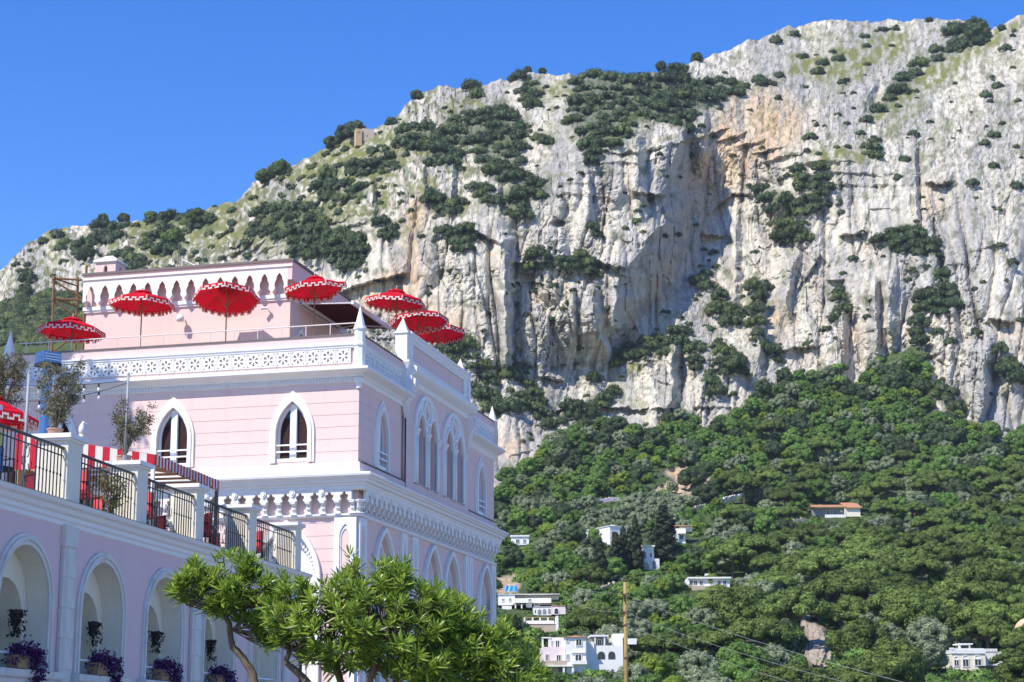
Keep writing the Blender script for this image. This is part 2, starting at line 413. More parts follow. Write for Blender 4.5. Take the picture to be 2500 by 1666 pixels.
TAN = [zz(1600,0,[(620,620),(760,620),(900,700),(1000,760),(980,860),(860,1000),(700,1050),(560,1080),(360,960),(370,800),(480,680)]),
       zz(1600,0,[(260,1040),(370,960),(560,1080),(580,1200),(480,1300),(350,1500),(240,1560),(230,1400)]),
       zz(800,150,[(280,1400),(420,1340),(520,1280),(640,1330),(640,1568),(100,1568)]), zz(1000,600,[(0,200),(120,240),(180,420),(320,420),(420,560),(200,520),(0,480)]),
       zz(1000,600,[(1500,250),(1680,140),(1780,0),(1900,0),(1720,240),(1550,460),(1340,640),(1450,450)]), zz(1000,600,[(560,1260),(680,1230),(660,1340),(560,1360)]),
       zz(1600,600,[(2160,500),(2352,520),(2352,700),(2260,700)]), zz(1600,600,[(1020,200),(1090,200),(1060,300)]), zz(1600,600,[(1240,560),(1300,580),(1280,760),(1220,720)]),
       zz(1600,600,[(740,400),(900,380),(860,560),(760,600)]), zz(800,150,[(480,900),(600,900),(600,1250),(500,1300)]), zz(800,150,[(1500,960),(1560,980),(1560,1080),(1500,1060)]),
       zz(1600,0,[(1740,1220),(1840,1220),(1830,1400),(1740,1380)]), zz(1000,600,[(700,260),(800,260),(800,330),(720,340)])]
EARTH = [[(1588,1200),(1640,1178),(1618,1152),(1675,1145),(1680,1190),(1700,1180),(1730,1165),(1735,1190),(1700,1215),(1640,1215)],[(1205,1408),(1262,1404),(1260,1446),(1208,1446)]]
CRAG = [[(1936,1512),(1965,1505),(1975,1530),(2010,1540),(2022,1600),(2024,1640),(2000,1640),(1975,1625),(1955,1600),(1958,1545)]]
def polys(ps, x=None, y=None, warp=1.0):
    x = GX + (wx - GX) * warp if x is None else x; y = GY + (wy - GY) * warp if y is None else y
    m = np.zeros(x.shape, bool)
    for p in ps:
        ax = [q[0] for q in p]; ay = [q[1] for q in p]
        bb = (x > min(ax)) & (x < max(ax)) & (y > min(ay)) & (y < max(ay))
        if bb.any():
            m[bb] |= inpoly(x[bb], y[bb], p)
    return m
def blur(a, n):
    a = a.astype(np.float32)
    for ax in (0, 1):
        c = np.cumsum(np.concatenate([np.repeat(np.take(a, [0], ax), n+1, ax), a, np.repeat(np.take(a, [-1], ax), n, ax)], ax), ax)
        a = (np.take(c, range(2*n+1, c.shape[ax]), ax) - np.take(c, range(0, c.shape[ax]-2*n-1), ax)) / (2*n+1)
    return a
m_grass = blur(polys(GRASS), 3); m_grove = blur(polys(GROVES), 3); m_tan = blur(polys(TAN, warp=2.2), 9)
grad_y = np.gradient(GD, axis=0); grad_z = np.maximum(np.abs(np.gradient(GY, axis=0)) * GD / F_PX, 1e-3)
gentle = smooth01((grad_y / grad_z - 0.75) / 0.9) * (GY < 1000)
m_auto = gentle * smooth01((fbm(U / 13 + 60, V / 9, 4) - 0.22 + 0.50 * smooth01((1150 - GX) / 300) * smooth01((GX - 240) / 160)) / 0.3)
m_grass = np.maximum(m_grass, 0.8 * m_auto * np.where(GX > 1150, 0.45, 1.0))
m_earth = blur(polys(EARTH), 1); m_crag = blur(polys(CRAG), 1)
m_wood = np.maximum(sfor, blur(polys([LOWER_LEFT_WOOD]), 3)) * (1 - np.maximum(m_earth, m_crag))
rock = (1 - m_wood) * (1 - 0.8 * m_grass) * (1 - 0.6 * m_grove)

# clefts and ribs: left edge, right edge (bearings), step out on the left, how far it fades, recess on the right, how far
FAULTS = [([(1680,300),(1668,350),(1632,430),(1620,540),(1560,620),(1508,690),(1492,830)],[(1690,300),(1692,350),(1692,430),(1694,590),(1640,690),(1570,770),(1505,860)],24,170,8,70),
          ([(1214,540),(1234,640),(1236,890)],[(1266,540),(1264,640),(1256,900)],12,60,9,10),
          ([(1722,270),(1724,380)],[(1738,270),(1737,395)],7,60,2,60),
          ([(2238,380),(2243,560)],[(2248,380),(2252,560)],4,40,5,5),
          ([(2166,680),(2168,800),(2180,825)],[(2212,675),(2213,770),(2188,835)],13,45,4,20),
          ([(1938,630),(1922,740),(1926,765)],[(1964,630),(1940,700),(1934,770)],9,60,3,30),
          ([(1644,850),(1640,960),(1622,1020)],[(1664,850),(1664,965),(1642,1025)],12,60,5,20),
          ([(1448,700),(1454,800),(1484,860)],[(1468,700),(1480,810),(1496,860)],9,60,3,25),
          ([(1036,415),(1040,475)],[(1046,415),(1049,475)],5,35,3,20),([(1110,390),(1103,490)],[(1124,390),(1116,490)],6,35,3,15),
          ([(911,440),(914,515)],[(924,440),(927,520)],6,40,3,20),([(1218,440),(1222,520)],[(1230,440),(1236,530)],5,40,3,20),
          ([(2058,770),(2052,940)],[(2078,770),(2066,955)],8,50,4,20),([(2137,700),(2142,860)],[(2150,700),(2150,870)],8,40,4,14),([(2400,860),(2402,960),(2395,1030)],[(2425,860),(2428,960),(2406,1040)],9,70,4,20),
          ([(1856,700),(1854,900)],[(1872,700),(1870,905)],6,60,4,25),([(1800,560),(1792,760)],[(1816,560),(1812,770)],6,50,4,25),([(2325,760),(2335,860)],[(2340,760),(2352,860)],5,60,3,20),
          ([(1560,330),(1566,520)],[(1580,330),(1590,520)],7,70,4,20),([(1440,420),(1444,560)],[(1452,420),(1458,560)],4,50,3,20),([(1132,240),(1140,330)],[(1150,240),(1160,340)],5,40,3,20),
          ([(2115,260),(2140,215)][::-1],[(2130,265),(2152,222)][::-1],6,60,3,30),([(1398,720),(1400,860)],[(1408,720),(1412,860)],4,50,3,15),([(240,560),(236,620)],[(254,560),(252,620)],6,40,3,20)]
for lf, rt, A, Ld, B, Rd in FAULTS:
    ys = [p[1] for p in lf]; y0, y1 = min(ys), max(ys)
    wob = 5 * fbm(GY / 30, GX * 0 + A, 3)
    sel = (GX > min(p[0] for p in lf) - 4*Ld) & (GX < max(p[0] for p in rt) + 4*Rd + 20) & (GY > y0 - 60) & (GY < y1 + 110)
    x = GX[sel]; y = GY[sel]; w = wob[sel]
    xl = np.interp(y, ys, [p[0] for p in lf]) + w; xr = np.maximum(np.interp(y, [p[1] for p in rt], [p[0] for p in rt]) + w * 0.7, xl + 3)
    t = np.clip((x - xl) / (xr - xl), 0, 1)
    o = np.where(x < xl, -A * np.exp((x - xl) / Ld), np.where(x > xr, B * np.exp(-(x - xr) / Rd), -A + (A + B) * t))
    env = smooth01((y - y0 + 30) / 45) * smooth01((y1 + (80 if A > 20 else 45) - y) / (150 if A > 20 else 75))
    GD[sel] += o * env
# overhanging lips: rock above stands out over the rock below
LIPS = [([(820,712),(880,690),(985,664)],26,7,30),([(1322,918),(1372,930)],14,5,20),([(2275,452),(2300,458),(2322,452)],12,5,25),([(2425,786),(2465,796)],16,6,25),
        ([(1270,662),(1300,668)],12,4,20),([(1735,525),(1790,475),(1830,480)],14,3.5,30),([(1720,575),(1765,580)],12,3.5,25),([(1460,640),(1520,655)],14,5,30),([(2030,690),(2052,690)],18,4,14),
        ([(1905,860),(1990,850)],14,4,20),([(1560,470),(1620,480)],16,5,30),([(1160,560),(1215,590)],12,4,25),([(2060,580),(2110,575)],10,4,20),([(1250,640),(1330,640)],10,4,20)]
for ln, h, A, Ld in LIPS:
    xs = [p[0] for p in ln]
    sel = (GX > min(xs) - 25) & (GX < max(xs) + 25) & (GY > min(p[1] for p in ln) - 4*Ld) & (GY < max(p[1] for p in ln) + h + 60)
    x = GX[sel]; y = GY[sel]
    yl = np.interp(x, xs, [p[1] for p in ln]) + 4 * fbm(x / 14, x * 0 + h, 3)
    o = np.where(y < yl, -A * np.exp((y - yl) / Ld), np.where(y < yl + h, -A + (A + 3) * np.clip((y - yl) / 5, 0, 1), 3 * np.exp(-(y - yl - h) / 25)))
    env = smooth01((x - min(xs) + 20) / 30) * smooth01((max(xs) + 20 - x) / 30)
    GD[sel] += o * env
GD += 7 * np.exp(-(((GX - 1365) / 15) ** 2 + ((GY - 548) / 8) ** 2) ** 2)
# weathered limestone: buttresses, flutes, blocks, sharp crevices and pits
su = U + 3.0 * fbm(U / 14, V / 22, 3); sv = V + 3.0 * fbm(U / 14 + 9, V / 22 + 4, 3)
crev = lambda a, b, p: np.clip(1 - np.abs(pnoise(a, b)) * 2.2, 0, 1) ** p
fp = np.clip(0.22 + 1.0 * (fbm(U / 24 + 13, V / 38, 3) + 0.22), 0.12, 1.05) * (1 - 0.45 * m_tan)       # polished faces and broken ones
wu = U + 1.6 * fbm(U / 18, V / 40, 2)
relief = 9.0 * fbm(U / 62, V / 150 + 3, 2) + 6.5 * (1.4 - ridged(wu / 25 + 2, V / 120 + 7, 2)) + 5.5 * crev(wu / 13 + 3, V / 70, 4.0) + 3.0 * crev(wu / 7 + 31, V / 34, 4.0) \
       + 2.0 * facets(wu / 11, V / 24, 3) * (0.45 + 0.55 * fp) + 1.2 * facets(su / 4.4 + 0.3 * fbm(U / 3, V / 3, 2), sv / 7.5, 71) * (0.3 + 0.7 * fp) \
       + fp * (0.6 * facets(U / 1.8 + 0.3 * fbm(U, V, 2), V / 2.3, 133) + 1.0 * fbm(su / 5.5 + 11, sv / 9, 2) + 1.6 * crev(su / 4.2 + 21, sv / 7.5, 3.0) + 1.5 * crev(su / 2.3 + 5, sv / 2.9 + 2, 2.0) + 0.6 * fbm(U / 1.3, V / 1.5, 2))
patchy = 0.55 + 0.45 * np.clip(0.5 + 1.2 * fbm(U / 30 + 40, V / 30, 2), 0, 1.4)
edge = smooth01((1 - tt) / 0.05) * 0.8 + 0.2
GD += relief * (1 - 0.7 * gentle) * (0.12 + 0.88 * rock) * np.where((GY > 1250) & (m_crag < 0.3), 0.3, 1) * edge * (0.6 + 0.4 * patchy)
GD -= 9 * m_crag
GY = GY + jag[None, :] * smooth01((tt - 0.985) / 0.015)
GD += 1.3 * fbm(U / 4, V / 4 + 77, 3) * m_wood
# lay the survey out in metres
xr_ = (GX - 1250) / F_PX; yr_ = (833 - GY) / F_PX
xc_ = _cr * xr_ - _sr * yr_; yc_ = _sr * xr_ + _cr * yr_
dy_ = _c - yc_ * _s; dz_ = _s + yc_ * _c
TP = np.stack([xc_ / dy_ * GD, GD, 1.6 + dz_ / dy_ * GD], -1)
knob = 1.0 * facets(U / 3.2, V / 2.4, 17) + 0.7 * facets(U / 1.5, V / 1.2, 29) + 1.3 * fbm(U / 7, V / 4, 2) - 1.0 * crev(U / 2.6, V / 2.2, 2.0)
TP[..., 2] += knob * np.where(GX > 1150, 0.45, 0.8) * gentle * (1 - m_wood) * (0.35 + 0.65 * (1 - m_grass)) * smooth01((1 - tt) / 0.01 + 0.3)
# the land behind the skyline and the foot below the lowest bearing
back = []
for i in range(1, 9):
    b = TP[-1].copy(); b[:, 1] += 14 * i * i ** 0.5; b[:, 0] *= b[:, 1] / TP[-1][:, 1]; b[:, 2] -= 1.5 * i + 1.1 * i * i
    b[:, 2] += 2.0 * fbm(b[:, 0] / 25, b[:, 1] / 25, 2); back.append(b)
foot = TP[0].copy(); foot[:, 1] -= 60; foot[:, 2] = -3.0
ALL = np.concatenate([foot[None], TP, np.array(back)], 0)
nr = ALL.shape[0]
idx = np.arange(nr * NC).reshape(nr, NC)
quads = np.stack([idx[:-1, :-1], idx[:-1, 1:], idx[1:, 1:], idx[1:, :-1]], -1).reshape(-1, 4)
# colours of the ground itself
def mixc(c, d, m): return c + (np.asarray(d, float) - c) * m[..., None]
n1 = np.clip(0.5 + 0.9 * fbm(U / 9, V / 16, 4), 0, 1); n2 = np.clip(0.5 + 1.1 * fbm(U / 22 + 5, V / 60, 3), 0, 1); n3 = np.clip(0.5 + 1.2 * fbm(U / 2.2, V / 3.2, 3), 0, 1)
C = np.zeros(GX.shape + (3,)) + np.array([0.57, 0.515, 0.415])
C = mixc(C, [0.66, 0.62, 0.525], n1 * 0.7); C = mixc(C, [0.37, 0.355, 0.33], np.clip(n2 - 0.48, 0, 1) * 1.5)
C = mixc(C, [0.60, 0.45, 0.29], np.clip(m_tan * (0.35 + 1.1 * n2), 0, 0.9)); C = mixc(C, [0.58, 0.40, 0.24], np.clip(m_tan * (n1 - 0.55) * 2.2, 0, 0.8))
streak = np.clip(0.5 + 1.3 * fbm(su / 1.8 + 31, sv / 26, 3), 0, 1)
C = mixc(C, [0.30, 0.29, 0.28], np.clip(streak - 0.6, 0, 1) * 1.7)
lich = np.clip(fbm(U / 5 + 90, V / 6, 4) - 0.25, 0, 1) * 2.2 * (1 - m_tan)
C = mixc(C, [0.16, 0.17, 0.10], np.clip(lich * (0.35 + 0.65 * n3), 0, 0.75))
tuft = gentle * smooth01((fbm(U / 2.3 + 11, V / 1.7, 3) - 0.08 + 0.26 * smooth01((1050 - GX) / 250) * smooth01((GX - 240) / 160)) / 0.22)
C = mixc(C, np.array([0.11, 0.125, 0.045]), tuft * np.where(GX > 1150, 0.4, 0.8))
C = mixc(C, np.array([0.175, 0.185, 0.055]), np.clip(m_grass * (0.55 + 0.9 * (n3 - 0.35)), 0, 0.97))
C = mixc(C, np.array([0.060, 0.085, 0.030]), np.clip(m_grove * 0.75, 0, 1)); C = mixc(C, np.array([0.055, 0.085, 0.026]), m_wood * 0.95)
C = mixc(C, np.array([0.085, 0.125, 0.033]), m_wood * np.clip(n1 - 0.45, 0, 1) * 1.2)
C = mixc(C, np.array([0.50, 0.36, 0.21]), m_earth * (0.6 + 0.4 * n3)); C = mixc(C, np.array([0.44, 0.36, 0.27]), m_crag * (0.7 + 0.3 * n1))
CA = np.concatenate([C[:1], C, np.repeat(C[-1:], 8, 0)], 0)
mm, nt, bs = new_mat('mountain_ground')
ca = nt.nodes.new('ShaderNodeAttribute'); ca.attribute_name = 'Col'
tc = nt.nodes.new('ShaderNodeTexCoord')
nz = nt.nodes.new('ShaderNodeTexNoise'); nz.inputs['Scale'].default_value = 0.55; nz.inputs['Detail'].default_value = 9; nz.inputs['Roughness'].default_value = 0.68
mp = nt.nodes.new('ShaderNodeMapping'); mp.inputs['Scale'].default_value = (1, 1, 0.6)
nt.links.new(tc.outputs['Object'], mp.inputs[0]); nt.links.new(mp.outputs[0], nz.inputs['Vector'])
mr = nt.nodes.new('ShaderNodeMapRange'); mr.inputs['From Min'].default_value = 0.3; mr.inputs['From Max'].default_value = 0.7; mr.inputs['To Min'].default_value = 0.66; mr.inputs['To Max'].default_value = 1.22
nt.links.new(nz.outputs['Fac'], mr.inputs[0])
vm = nt.nodes.new('ShaderNodeVectorMath'); vm.operation = 'SCALE'
nt.links.new(ca.outputs['Color'], vm.inputs[0]); nt.links.new(mr.outputs[0], vm.inputs['Scale']); nt.links.new(vm.outputs[0], bs.inputs['Base Color'])
bp = nt.nodes.new('ShaderNodeBump'); bp.inputs['Strength'].default_value = 0.8; bp.inputs['Distance'].default_value = 1.1
nt.links.new(nz.outputs['Fac'], bp.inputs['Height']); nt.links.new(bp.outputs[0], bs.inputs['Normal'])
bs.inputs['Roughness'].default_value = 0.95; bs.inputs['Specular IOR Level'].default_value = 0.1
mountain = link('mountain', np_mesh('mountain', ALL.reshape(-1, 3), quads, mm, col=CA.reshape(-1, 3), smooth=False))
tag(mountain, kind='structure')
def ground_at(px, py):
    """point of the mountain on a bearing"""
    c = (px - PX0) / (PX1 - PX0) * (NC - 1); c = min(max(c, 0), NC - 1.001)
    ci = int(c); sk = csky[ci]
    r = (PYB - py) / (PYB - sk) * (NR - 1); r = min(max(r, 0), NR - 1)
    return Vector(TP[int(round(r)), int(round(c))])
def mask_at(m, px, py):
    c = int(round((px - PX0) / (PX1 - PX0) * (NC - 1))); c = min(max(c, 0), NC - 1)
    r = int(round((PYB - py) / (PYB - csky[c]) * (NR - 1)))
    return float(m[min(max(r, 0), NR - 1), c])
gm = mat('street_ground', (0.22, 0.21, 0.20), 0.9, 0.15, 0.5)
g = MB(); g.add([(-3000,-300,0),(3000,-300,0),(3000,4000,0),(-3000,4000,0)], [(0,1,2,3)])
tag(g.build('ground', gm, fix=False), kind='structure')

# ================================================================== PINK VILLA
PINK = mat('pink_stucco', (0.775, 0.57, 0.525), 0.85, 0.04, 1.3, bump=0.15, bscale=40, spec=0.15, stain=(0.71, 0.515, 0.475))
WHITE = mat('white_stucco', (0.79, 0.775, 0.75), 0.8, 0.03, 2.0, bump=0.12, bscale=30, spec=0.15, stain=(0.74, 0.725, 0.70))
PAINT = mat('white_paint', (0.80, 0.80, 0.79), 0.45, 0.02, 4.0)
LEAD = mat('lead_flashing', (0.16, 0.135, 0.13), 0.7, 0.2, 3.0)
PANE = mat('window_glass', (0.022, 0.022, 0.024), 0.06, 0.3, 1.0, spec=0.6)
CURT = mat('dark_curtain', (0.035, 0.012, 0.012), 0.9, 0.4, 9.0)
DECK = mat('terrace_floor', (0.36, 0.30, 0.26), 0.8, 0.1, 2.0)
TH = 0.2457114
VO = Vector((-5.23650894, 60.0, 0.0))
villa = thing('pink_villa', 'large pink gothic villa with white trim, roof terrace and pointed windows', 'villa', VO, -TH)
V_inv = (Matrix.Translation(VO) @ Matrix.Rotation(-TH, 4, 'Z')).inverted()
def vl(px, py, Y): return V_inv @ at(px, py, Y)
VL, VB, CY0, CY1, CP = 13.4, 18.15, 5.0, 13.55, 0.12    # length of front, depth of side, central bay of the side, its projection

def lancet(cx, z0, zs, za, w, n=9):
    """pointed opening: sill z0, springing zs, apex za, half width w"""
    h = za - zs; R = (h*h + w*w) / (2*w); a1 = math.asin(min(1, h / R)) if R >= w else math.pi/2
    if R < h: a1 = math.pi - math.asin(h / R) if R < w else a1
    pts = [(cx - w, z0), (cx + w, z0)]
    for i in range(n + 1):
        a = a1 * i / n; pts.append((cx + w - R + R*math.cos(a), zs + R*math.sin(a)))
    for i in range(n - 1, -1, -1):
        a = a1 * i / n; pts.append((cx - w + R - R*math.cos(a), zs + R*math.sin(a)))
    return pts
def rounded(cx, z0, zs, r, n=12):
    pts = [(cx - r, z0), (cx + r, z0)]
    for i in range(n + 1):
        a = math.pi * i / n; pts.append((cx + r*math.cos(a), zs + r*math.sin(a)))
    return pts
FR = lambda off=0.0: (lambda u, v, w: (u, -off + w, v))           # on the front, facing the camera
SI = lambda off=0.0: (lambda u, v, w: (off - w, u, v))            # on the side
def ring(outer, inner, fn, depth, name, m, parent):
    """moulding between two outlines of equal point count"""
    b = MB(); n = len(outer); k = 0
    for lp in (outer, inner):
        for d in (0, depth):
            b.v += [tuple(fn(u, v, d)) for u, v in lp]
    for i in range(n):
        j = (i + 1) % n
        if i == 0: continue                                   # open at the sill
        o0, o1, i0, i1 = i, n+i, 2*n+i, 3*n+i; p0, p1, q0, q1 = j, n+j, 2*n+j, 3*n+j
        b.f += [(o0, p0, q0, i0), (o0, o1, p1, p0), (i0, q0, q1, i1)]
    for i in (0, 1):
        b.f.append((i, n+i, 3*n+i, 2*n+i))
    return b.build(name, m, parent)
def sweep_L(prof, path, name, m, parent):
    """moulding profile (out, z) along front x0..corner then side to y1; path=(x0, x_corner, y1) or only side (None, x, (y0, y1))"""
    b = MB(); x0, xc, y1 = path; n = len(prof)
    if x0 is None:
        st = [[(xc + o, y1[0], z) for o, z in prof], [(xc + o, y1[1], z) for o, z in prof]]
    elif y1 is None:
        st = [[(x0, -o, z) for o, z in prof], [(xc, -o, z) for o, z in prof]]
    else:
        st = [[(x0, -o, z) for o, z in prof], [(xc + o, -o, z) for o, z in prof], [(xc + o, y1, z) for o, z in prof]]
    for s in st: b.v += s
    for k in range(len(st) - 1):
        for i in range(n - 1):
            q = k*n + i; b.f.append((q, q+1, q+n+1, q+n))
    b.f.append(tuple(range(n))); b.f.append(tuple(range((len(st)-1)*n, len(st)*n)))
    return b.build(name, m, parent)
def courses(me, zs, fn_is_front, z_half=0.008, depth=0.02):
    """cut recessed horizontal joints into a wall mesh"""
    bm = bmesh.new(); bm.from_mesh(me)
    for z in zs:
        for d in (-z_half, z_half):
            bmesh.ops.bisect_plane(bm, geom=bm.verts[:] + bm.edges[:] + bm.faces[:], plane_co=(0, 0, z + d), plane_no=(0, 0, 1))
    gone = [f for f in bm.faces if any(abs(f.calc_center_median().z - z) < z_half * 0.9 for z in zs)
            and (abs(f.normal.y) > 0.9 if fn_is_front else abs(f.normal.x) > 0.9)]
    bmesh.ops.delete(bm, geom=gone, context='FACES')
    bm.to_mesh(me); bm.free()
JO = [11.24, 11.67, 12.09, 12.51, 12.94, 13.37]
JOL = [6.2 + 0.435 * i for i in range(7)]
WF = [(-2.39, 0.80), (-6.83, 0.80), (-11.3, 0.80)]                 # front windows, centre and half width of frame
def wall(name, outer, holes, fn, front, joints, depth=0.34):
    b = MB(); b.panel(outer, holes, fn, depth)
    me = b.mesh('wall', PINK); courses(me, joints, front)
    o = link('wall', me, villa)
    fn2 = (lambda u, v, w: fn(u, v, 0.009))
    b2 = MB(); b2.panel(outer, holes, fn2); b2.build('wall_core', PINK, villa, fix=False)
    return o
win_in = lambda c: lancet(c, 10.98, 11.95, 13.05, 0.585)
wall('front_up', [(-VL, 10.6), (0, 10.6), (0, 13.9), (-VL, 13.9)], [win_in(c) for c, w in WF], FR(), True, JO)
SW = [2.45, 15.82]
sA = [(0.02, 10.6), (CY0, 10.6), (CY0, 13.9), (0.02, 13.9)]
sC = [(CY1, 10.6), (VB, 10.6), (VB, 13.9), (CY1, 13.9)]
wall('side_a', sA, [win_in(SW[0])], SI(), False, JO); wall('side_c', sC, [win_in(SW[1])], SI(), False, JO)
def bif_holes(c):
    return [lancet(c - 0.75, 10.95, 12.86, 13.66, 0.50), lancet(c + 0.75, 10.95, 12.86, 13.66, 0.50)]
wall('side_b', [(CY0, 10.6), (CY1, 10.6), (CY1, 14.9), (CY0, 14.9)], bif_holes(7.45) + bif_holes(11.2), SI(CP), False, JO + [13.8], 0.5)
LFR = [(-2.5, 1.10)]; LSI = [2.8, 8.72, 11.35, 16.5]
lan = lambda c, w=1.08: lancet(c, 3.0, 6.95, 8.78, w)
wall('front_low', [(-VL, 0), (0, 0), (0, 9.1), (-VL, 9.1)], [lan(-2.5), lan(-8.2)], FR(), True, JOL, 0.4)
wall('side_low', [(0.02, 0), (VB, 0), (VB, 9.1), (0.02, 9.1)], [lan(c) for c in LSI], SI(), False, JOL, 0.4)
b = MB(); b.box(-VL, -0.2, 0.0, 0.25, 9.1, 10.6); b.box(-0.2, -0.0, 0.0, VB - 0.31, 9.1, 10.6); b.box(-VL, -0.35, VB - 0.3, VB, 0, 15.28); b.box(-VL, -VL + 0.3, 0.35, VB - 0.31, 0, 15.28)
b.box(-VL + 0.31, -0.6, 0.62, VB - 0.35, 0, 0.3); b.build('wall', PINK, villa)
b = MB(); b.box(-VL + 0.31, -0.31, 0.31, VB - 0.31, 14.7, 14.9); b.build('roof_deck', DECK, villa)
b = MB(); b.box(-VL + 0.31, -0.6, 0.62, VB - 0.35, 10.2, 10.4); b.build('floor', DECK, villa)

def gothic_window(c, fn_at, zdrop=0.0, bars=True):
    """white moulded lancet window with a mullion, two dark lights and a two-bar guard rail"""
    w = tag(link('window', None, villa))
    o3 = lancet(c, 10.92, 11.9, 13.42, 0.81); o2 = lancet(c, 10.92, 11.92, 13.27, 0.72); o1 = lancet(c, 10.92, 11.95, 13.05, 0.585); o0 = lancet(c, 11.05, 11.97, 12.93, 0.50)
    ring(o3, o2, fn_at(0.07), 0.075, 'outer_moulding', WHITE, w)
    ring(o2, o1, fn_at(0.11), 0.115, 'frame', WHITE, w)
    ring(lancet(c, 11.0, 11.95, 13.045, 0.58), o0, fn_at(-0.10), 0.16, 'sash', PAINT, w)
    b = MB(); b.panel(lancet(c, 11.0, 11.95, 13.0, 0.56), [], fn_at(-0.20)); b.build('pane', PANE, w, fix=False)
    b = MB(); f = fn_at(-0.06)
    def bx(u0, u1, v0, v1, d0, d1):
        p = [f(u, v, d) for d in (d0, d1) for v in (v0, v1) for u in (u0, u1)]
        b.add(p, [(0,1,3,2),(4,6,7,5),(0,4,5,1),(2,3,7,6),(0,2,6,4),(1,5,7,3)])
    bx(c - 0.115, c + 0.115, 11.0, 12.98, 0, 0.12); b.build('mullion', PAINT, w)
    b = MB(); f = fn_at(0.02); bx(c - 0.57, c + 0.57, 10.95, 11.07, 0, 0.2); b.build('sill', PAINT, w)
    for z in (11.30, 11.53):
        b = MB(); f = fn_at(0.06); bx(c - 0.60, c + 0.60, z - 0.025, z + 0.025, 0, 0.05); b.build('guard_bar', PAINT, w)
    b = MB(); f = fn_at(-0.165); bx(c - 0.50, c - 0.14, 11.1, 12.5, 0, 0.02); bx(c + 0.2, c + 0.50, 11.1, 12.6, 0, 0.02); b.build('curtain', CURT, w)
    return w
for c, w in WF: gothic_window(c, FR)
for c in SW: gothic_window(c, SI)
def biforium(c):
    """round-headed pair of lancets with tracery, capitals and shafts"""
    w = link('double_window', None, villa); f = lambda o: SI(CP + o)
    big = rounded(c, 10.95, 12.86, 1.60, 22); big2 = rounded(c, 10.95, 12.86, 1.42, 22)
    ring(big, big2, f(0.10), 0.10, 'outer_moulding', WHITE, w)
    b = MB(); holes = bif_holes(c) + [[(c + 0.30*math.cos(a) * (1 - 0.35*abs(math.sin(2*a))), 13.78 + 0.36*math.sin(a) * (1 - 0.35*abs(math.sin(2*a)))) for a in [2*math.pi*i/24 for i in range(24)]]]
    b.panel(big2, [lancet(c - 0.75, 10.96, 12.86, 13.64, 0.50), lancet(c + 0.75, 10.96, 12.86, 13.64, 0.50), holes[2]], f(0.06), 0.055, back=True); b.build('tracery', WHITE, w)
    for s in (-1, 1):
        lo = lancet(c + s*0.75, 10.95, 12.86, 13.80, 0.62); li = lancet(c + s*0.75, 10.95, 12.86, 13.66, 0.50)
        ring(lo, li, f(0.12), 0.12, 'arch_moulding', WHITE, w)
        b = MB(); b.panel(lancet(c + s*0.75, 10.95, 12.86, 13.6, 0.5), [], f(-0.48)); b.build('pane', PANE, w, fix=False)
        b = MB(); b.box(CP - 0.46, CP - 0.40, c + s*0.75 - 0.49, c + s*0.75 + 0.49, 11.0, 11.12); b.box(CP - 0.46, CP - 0.40, c + s*0.75 - 0.03, c + s*0.75 + 0.03, 11.1, 13.4)
        b.box(CP - 0.44, CP - 0.38, c + s*0.75 - 0.48, c + s*0.75 + 0.48, 11.75, 11.82); b.build('sash', PAINT, w)
    q = [(c + 0.52*math.cos(2*math.pi*i/24), 13.82 + 0.52*math.sin(2*math.pi*i/24)) for i in range(24)]
    q2 = [(c + 0.40*math.cos(2*math.pi*i/24), 13.82 + 0.42*math.sin(2*math.pi*i/24)) for i in range(24)]
    b = MB(); b.panel(q, [q2], f(0.13), 0.12, back=True); b.build('roundel', WHITE, w)
    for y in (c - 1.42, c, c + 1.42):
        b = MB(); b.lathe([(0.075, 10.95), (0.075, 12.72)], CP + 0.1, y, 8); b.build('shaft', WHITE, w, smooth=True)
        b = MB(); b.lathe([(0.08, 12.72), (0.11, 12.76), (0.09, 12.80), (0.16, 12.92), (0.16, 12.98)], CP + 0.1, y, 8); b.build('capital', WHITE, w)
for c in (7.45, 11.2): biforium(c)
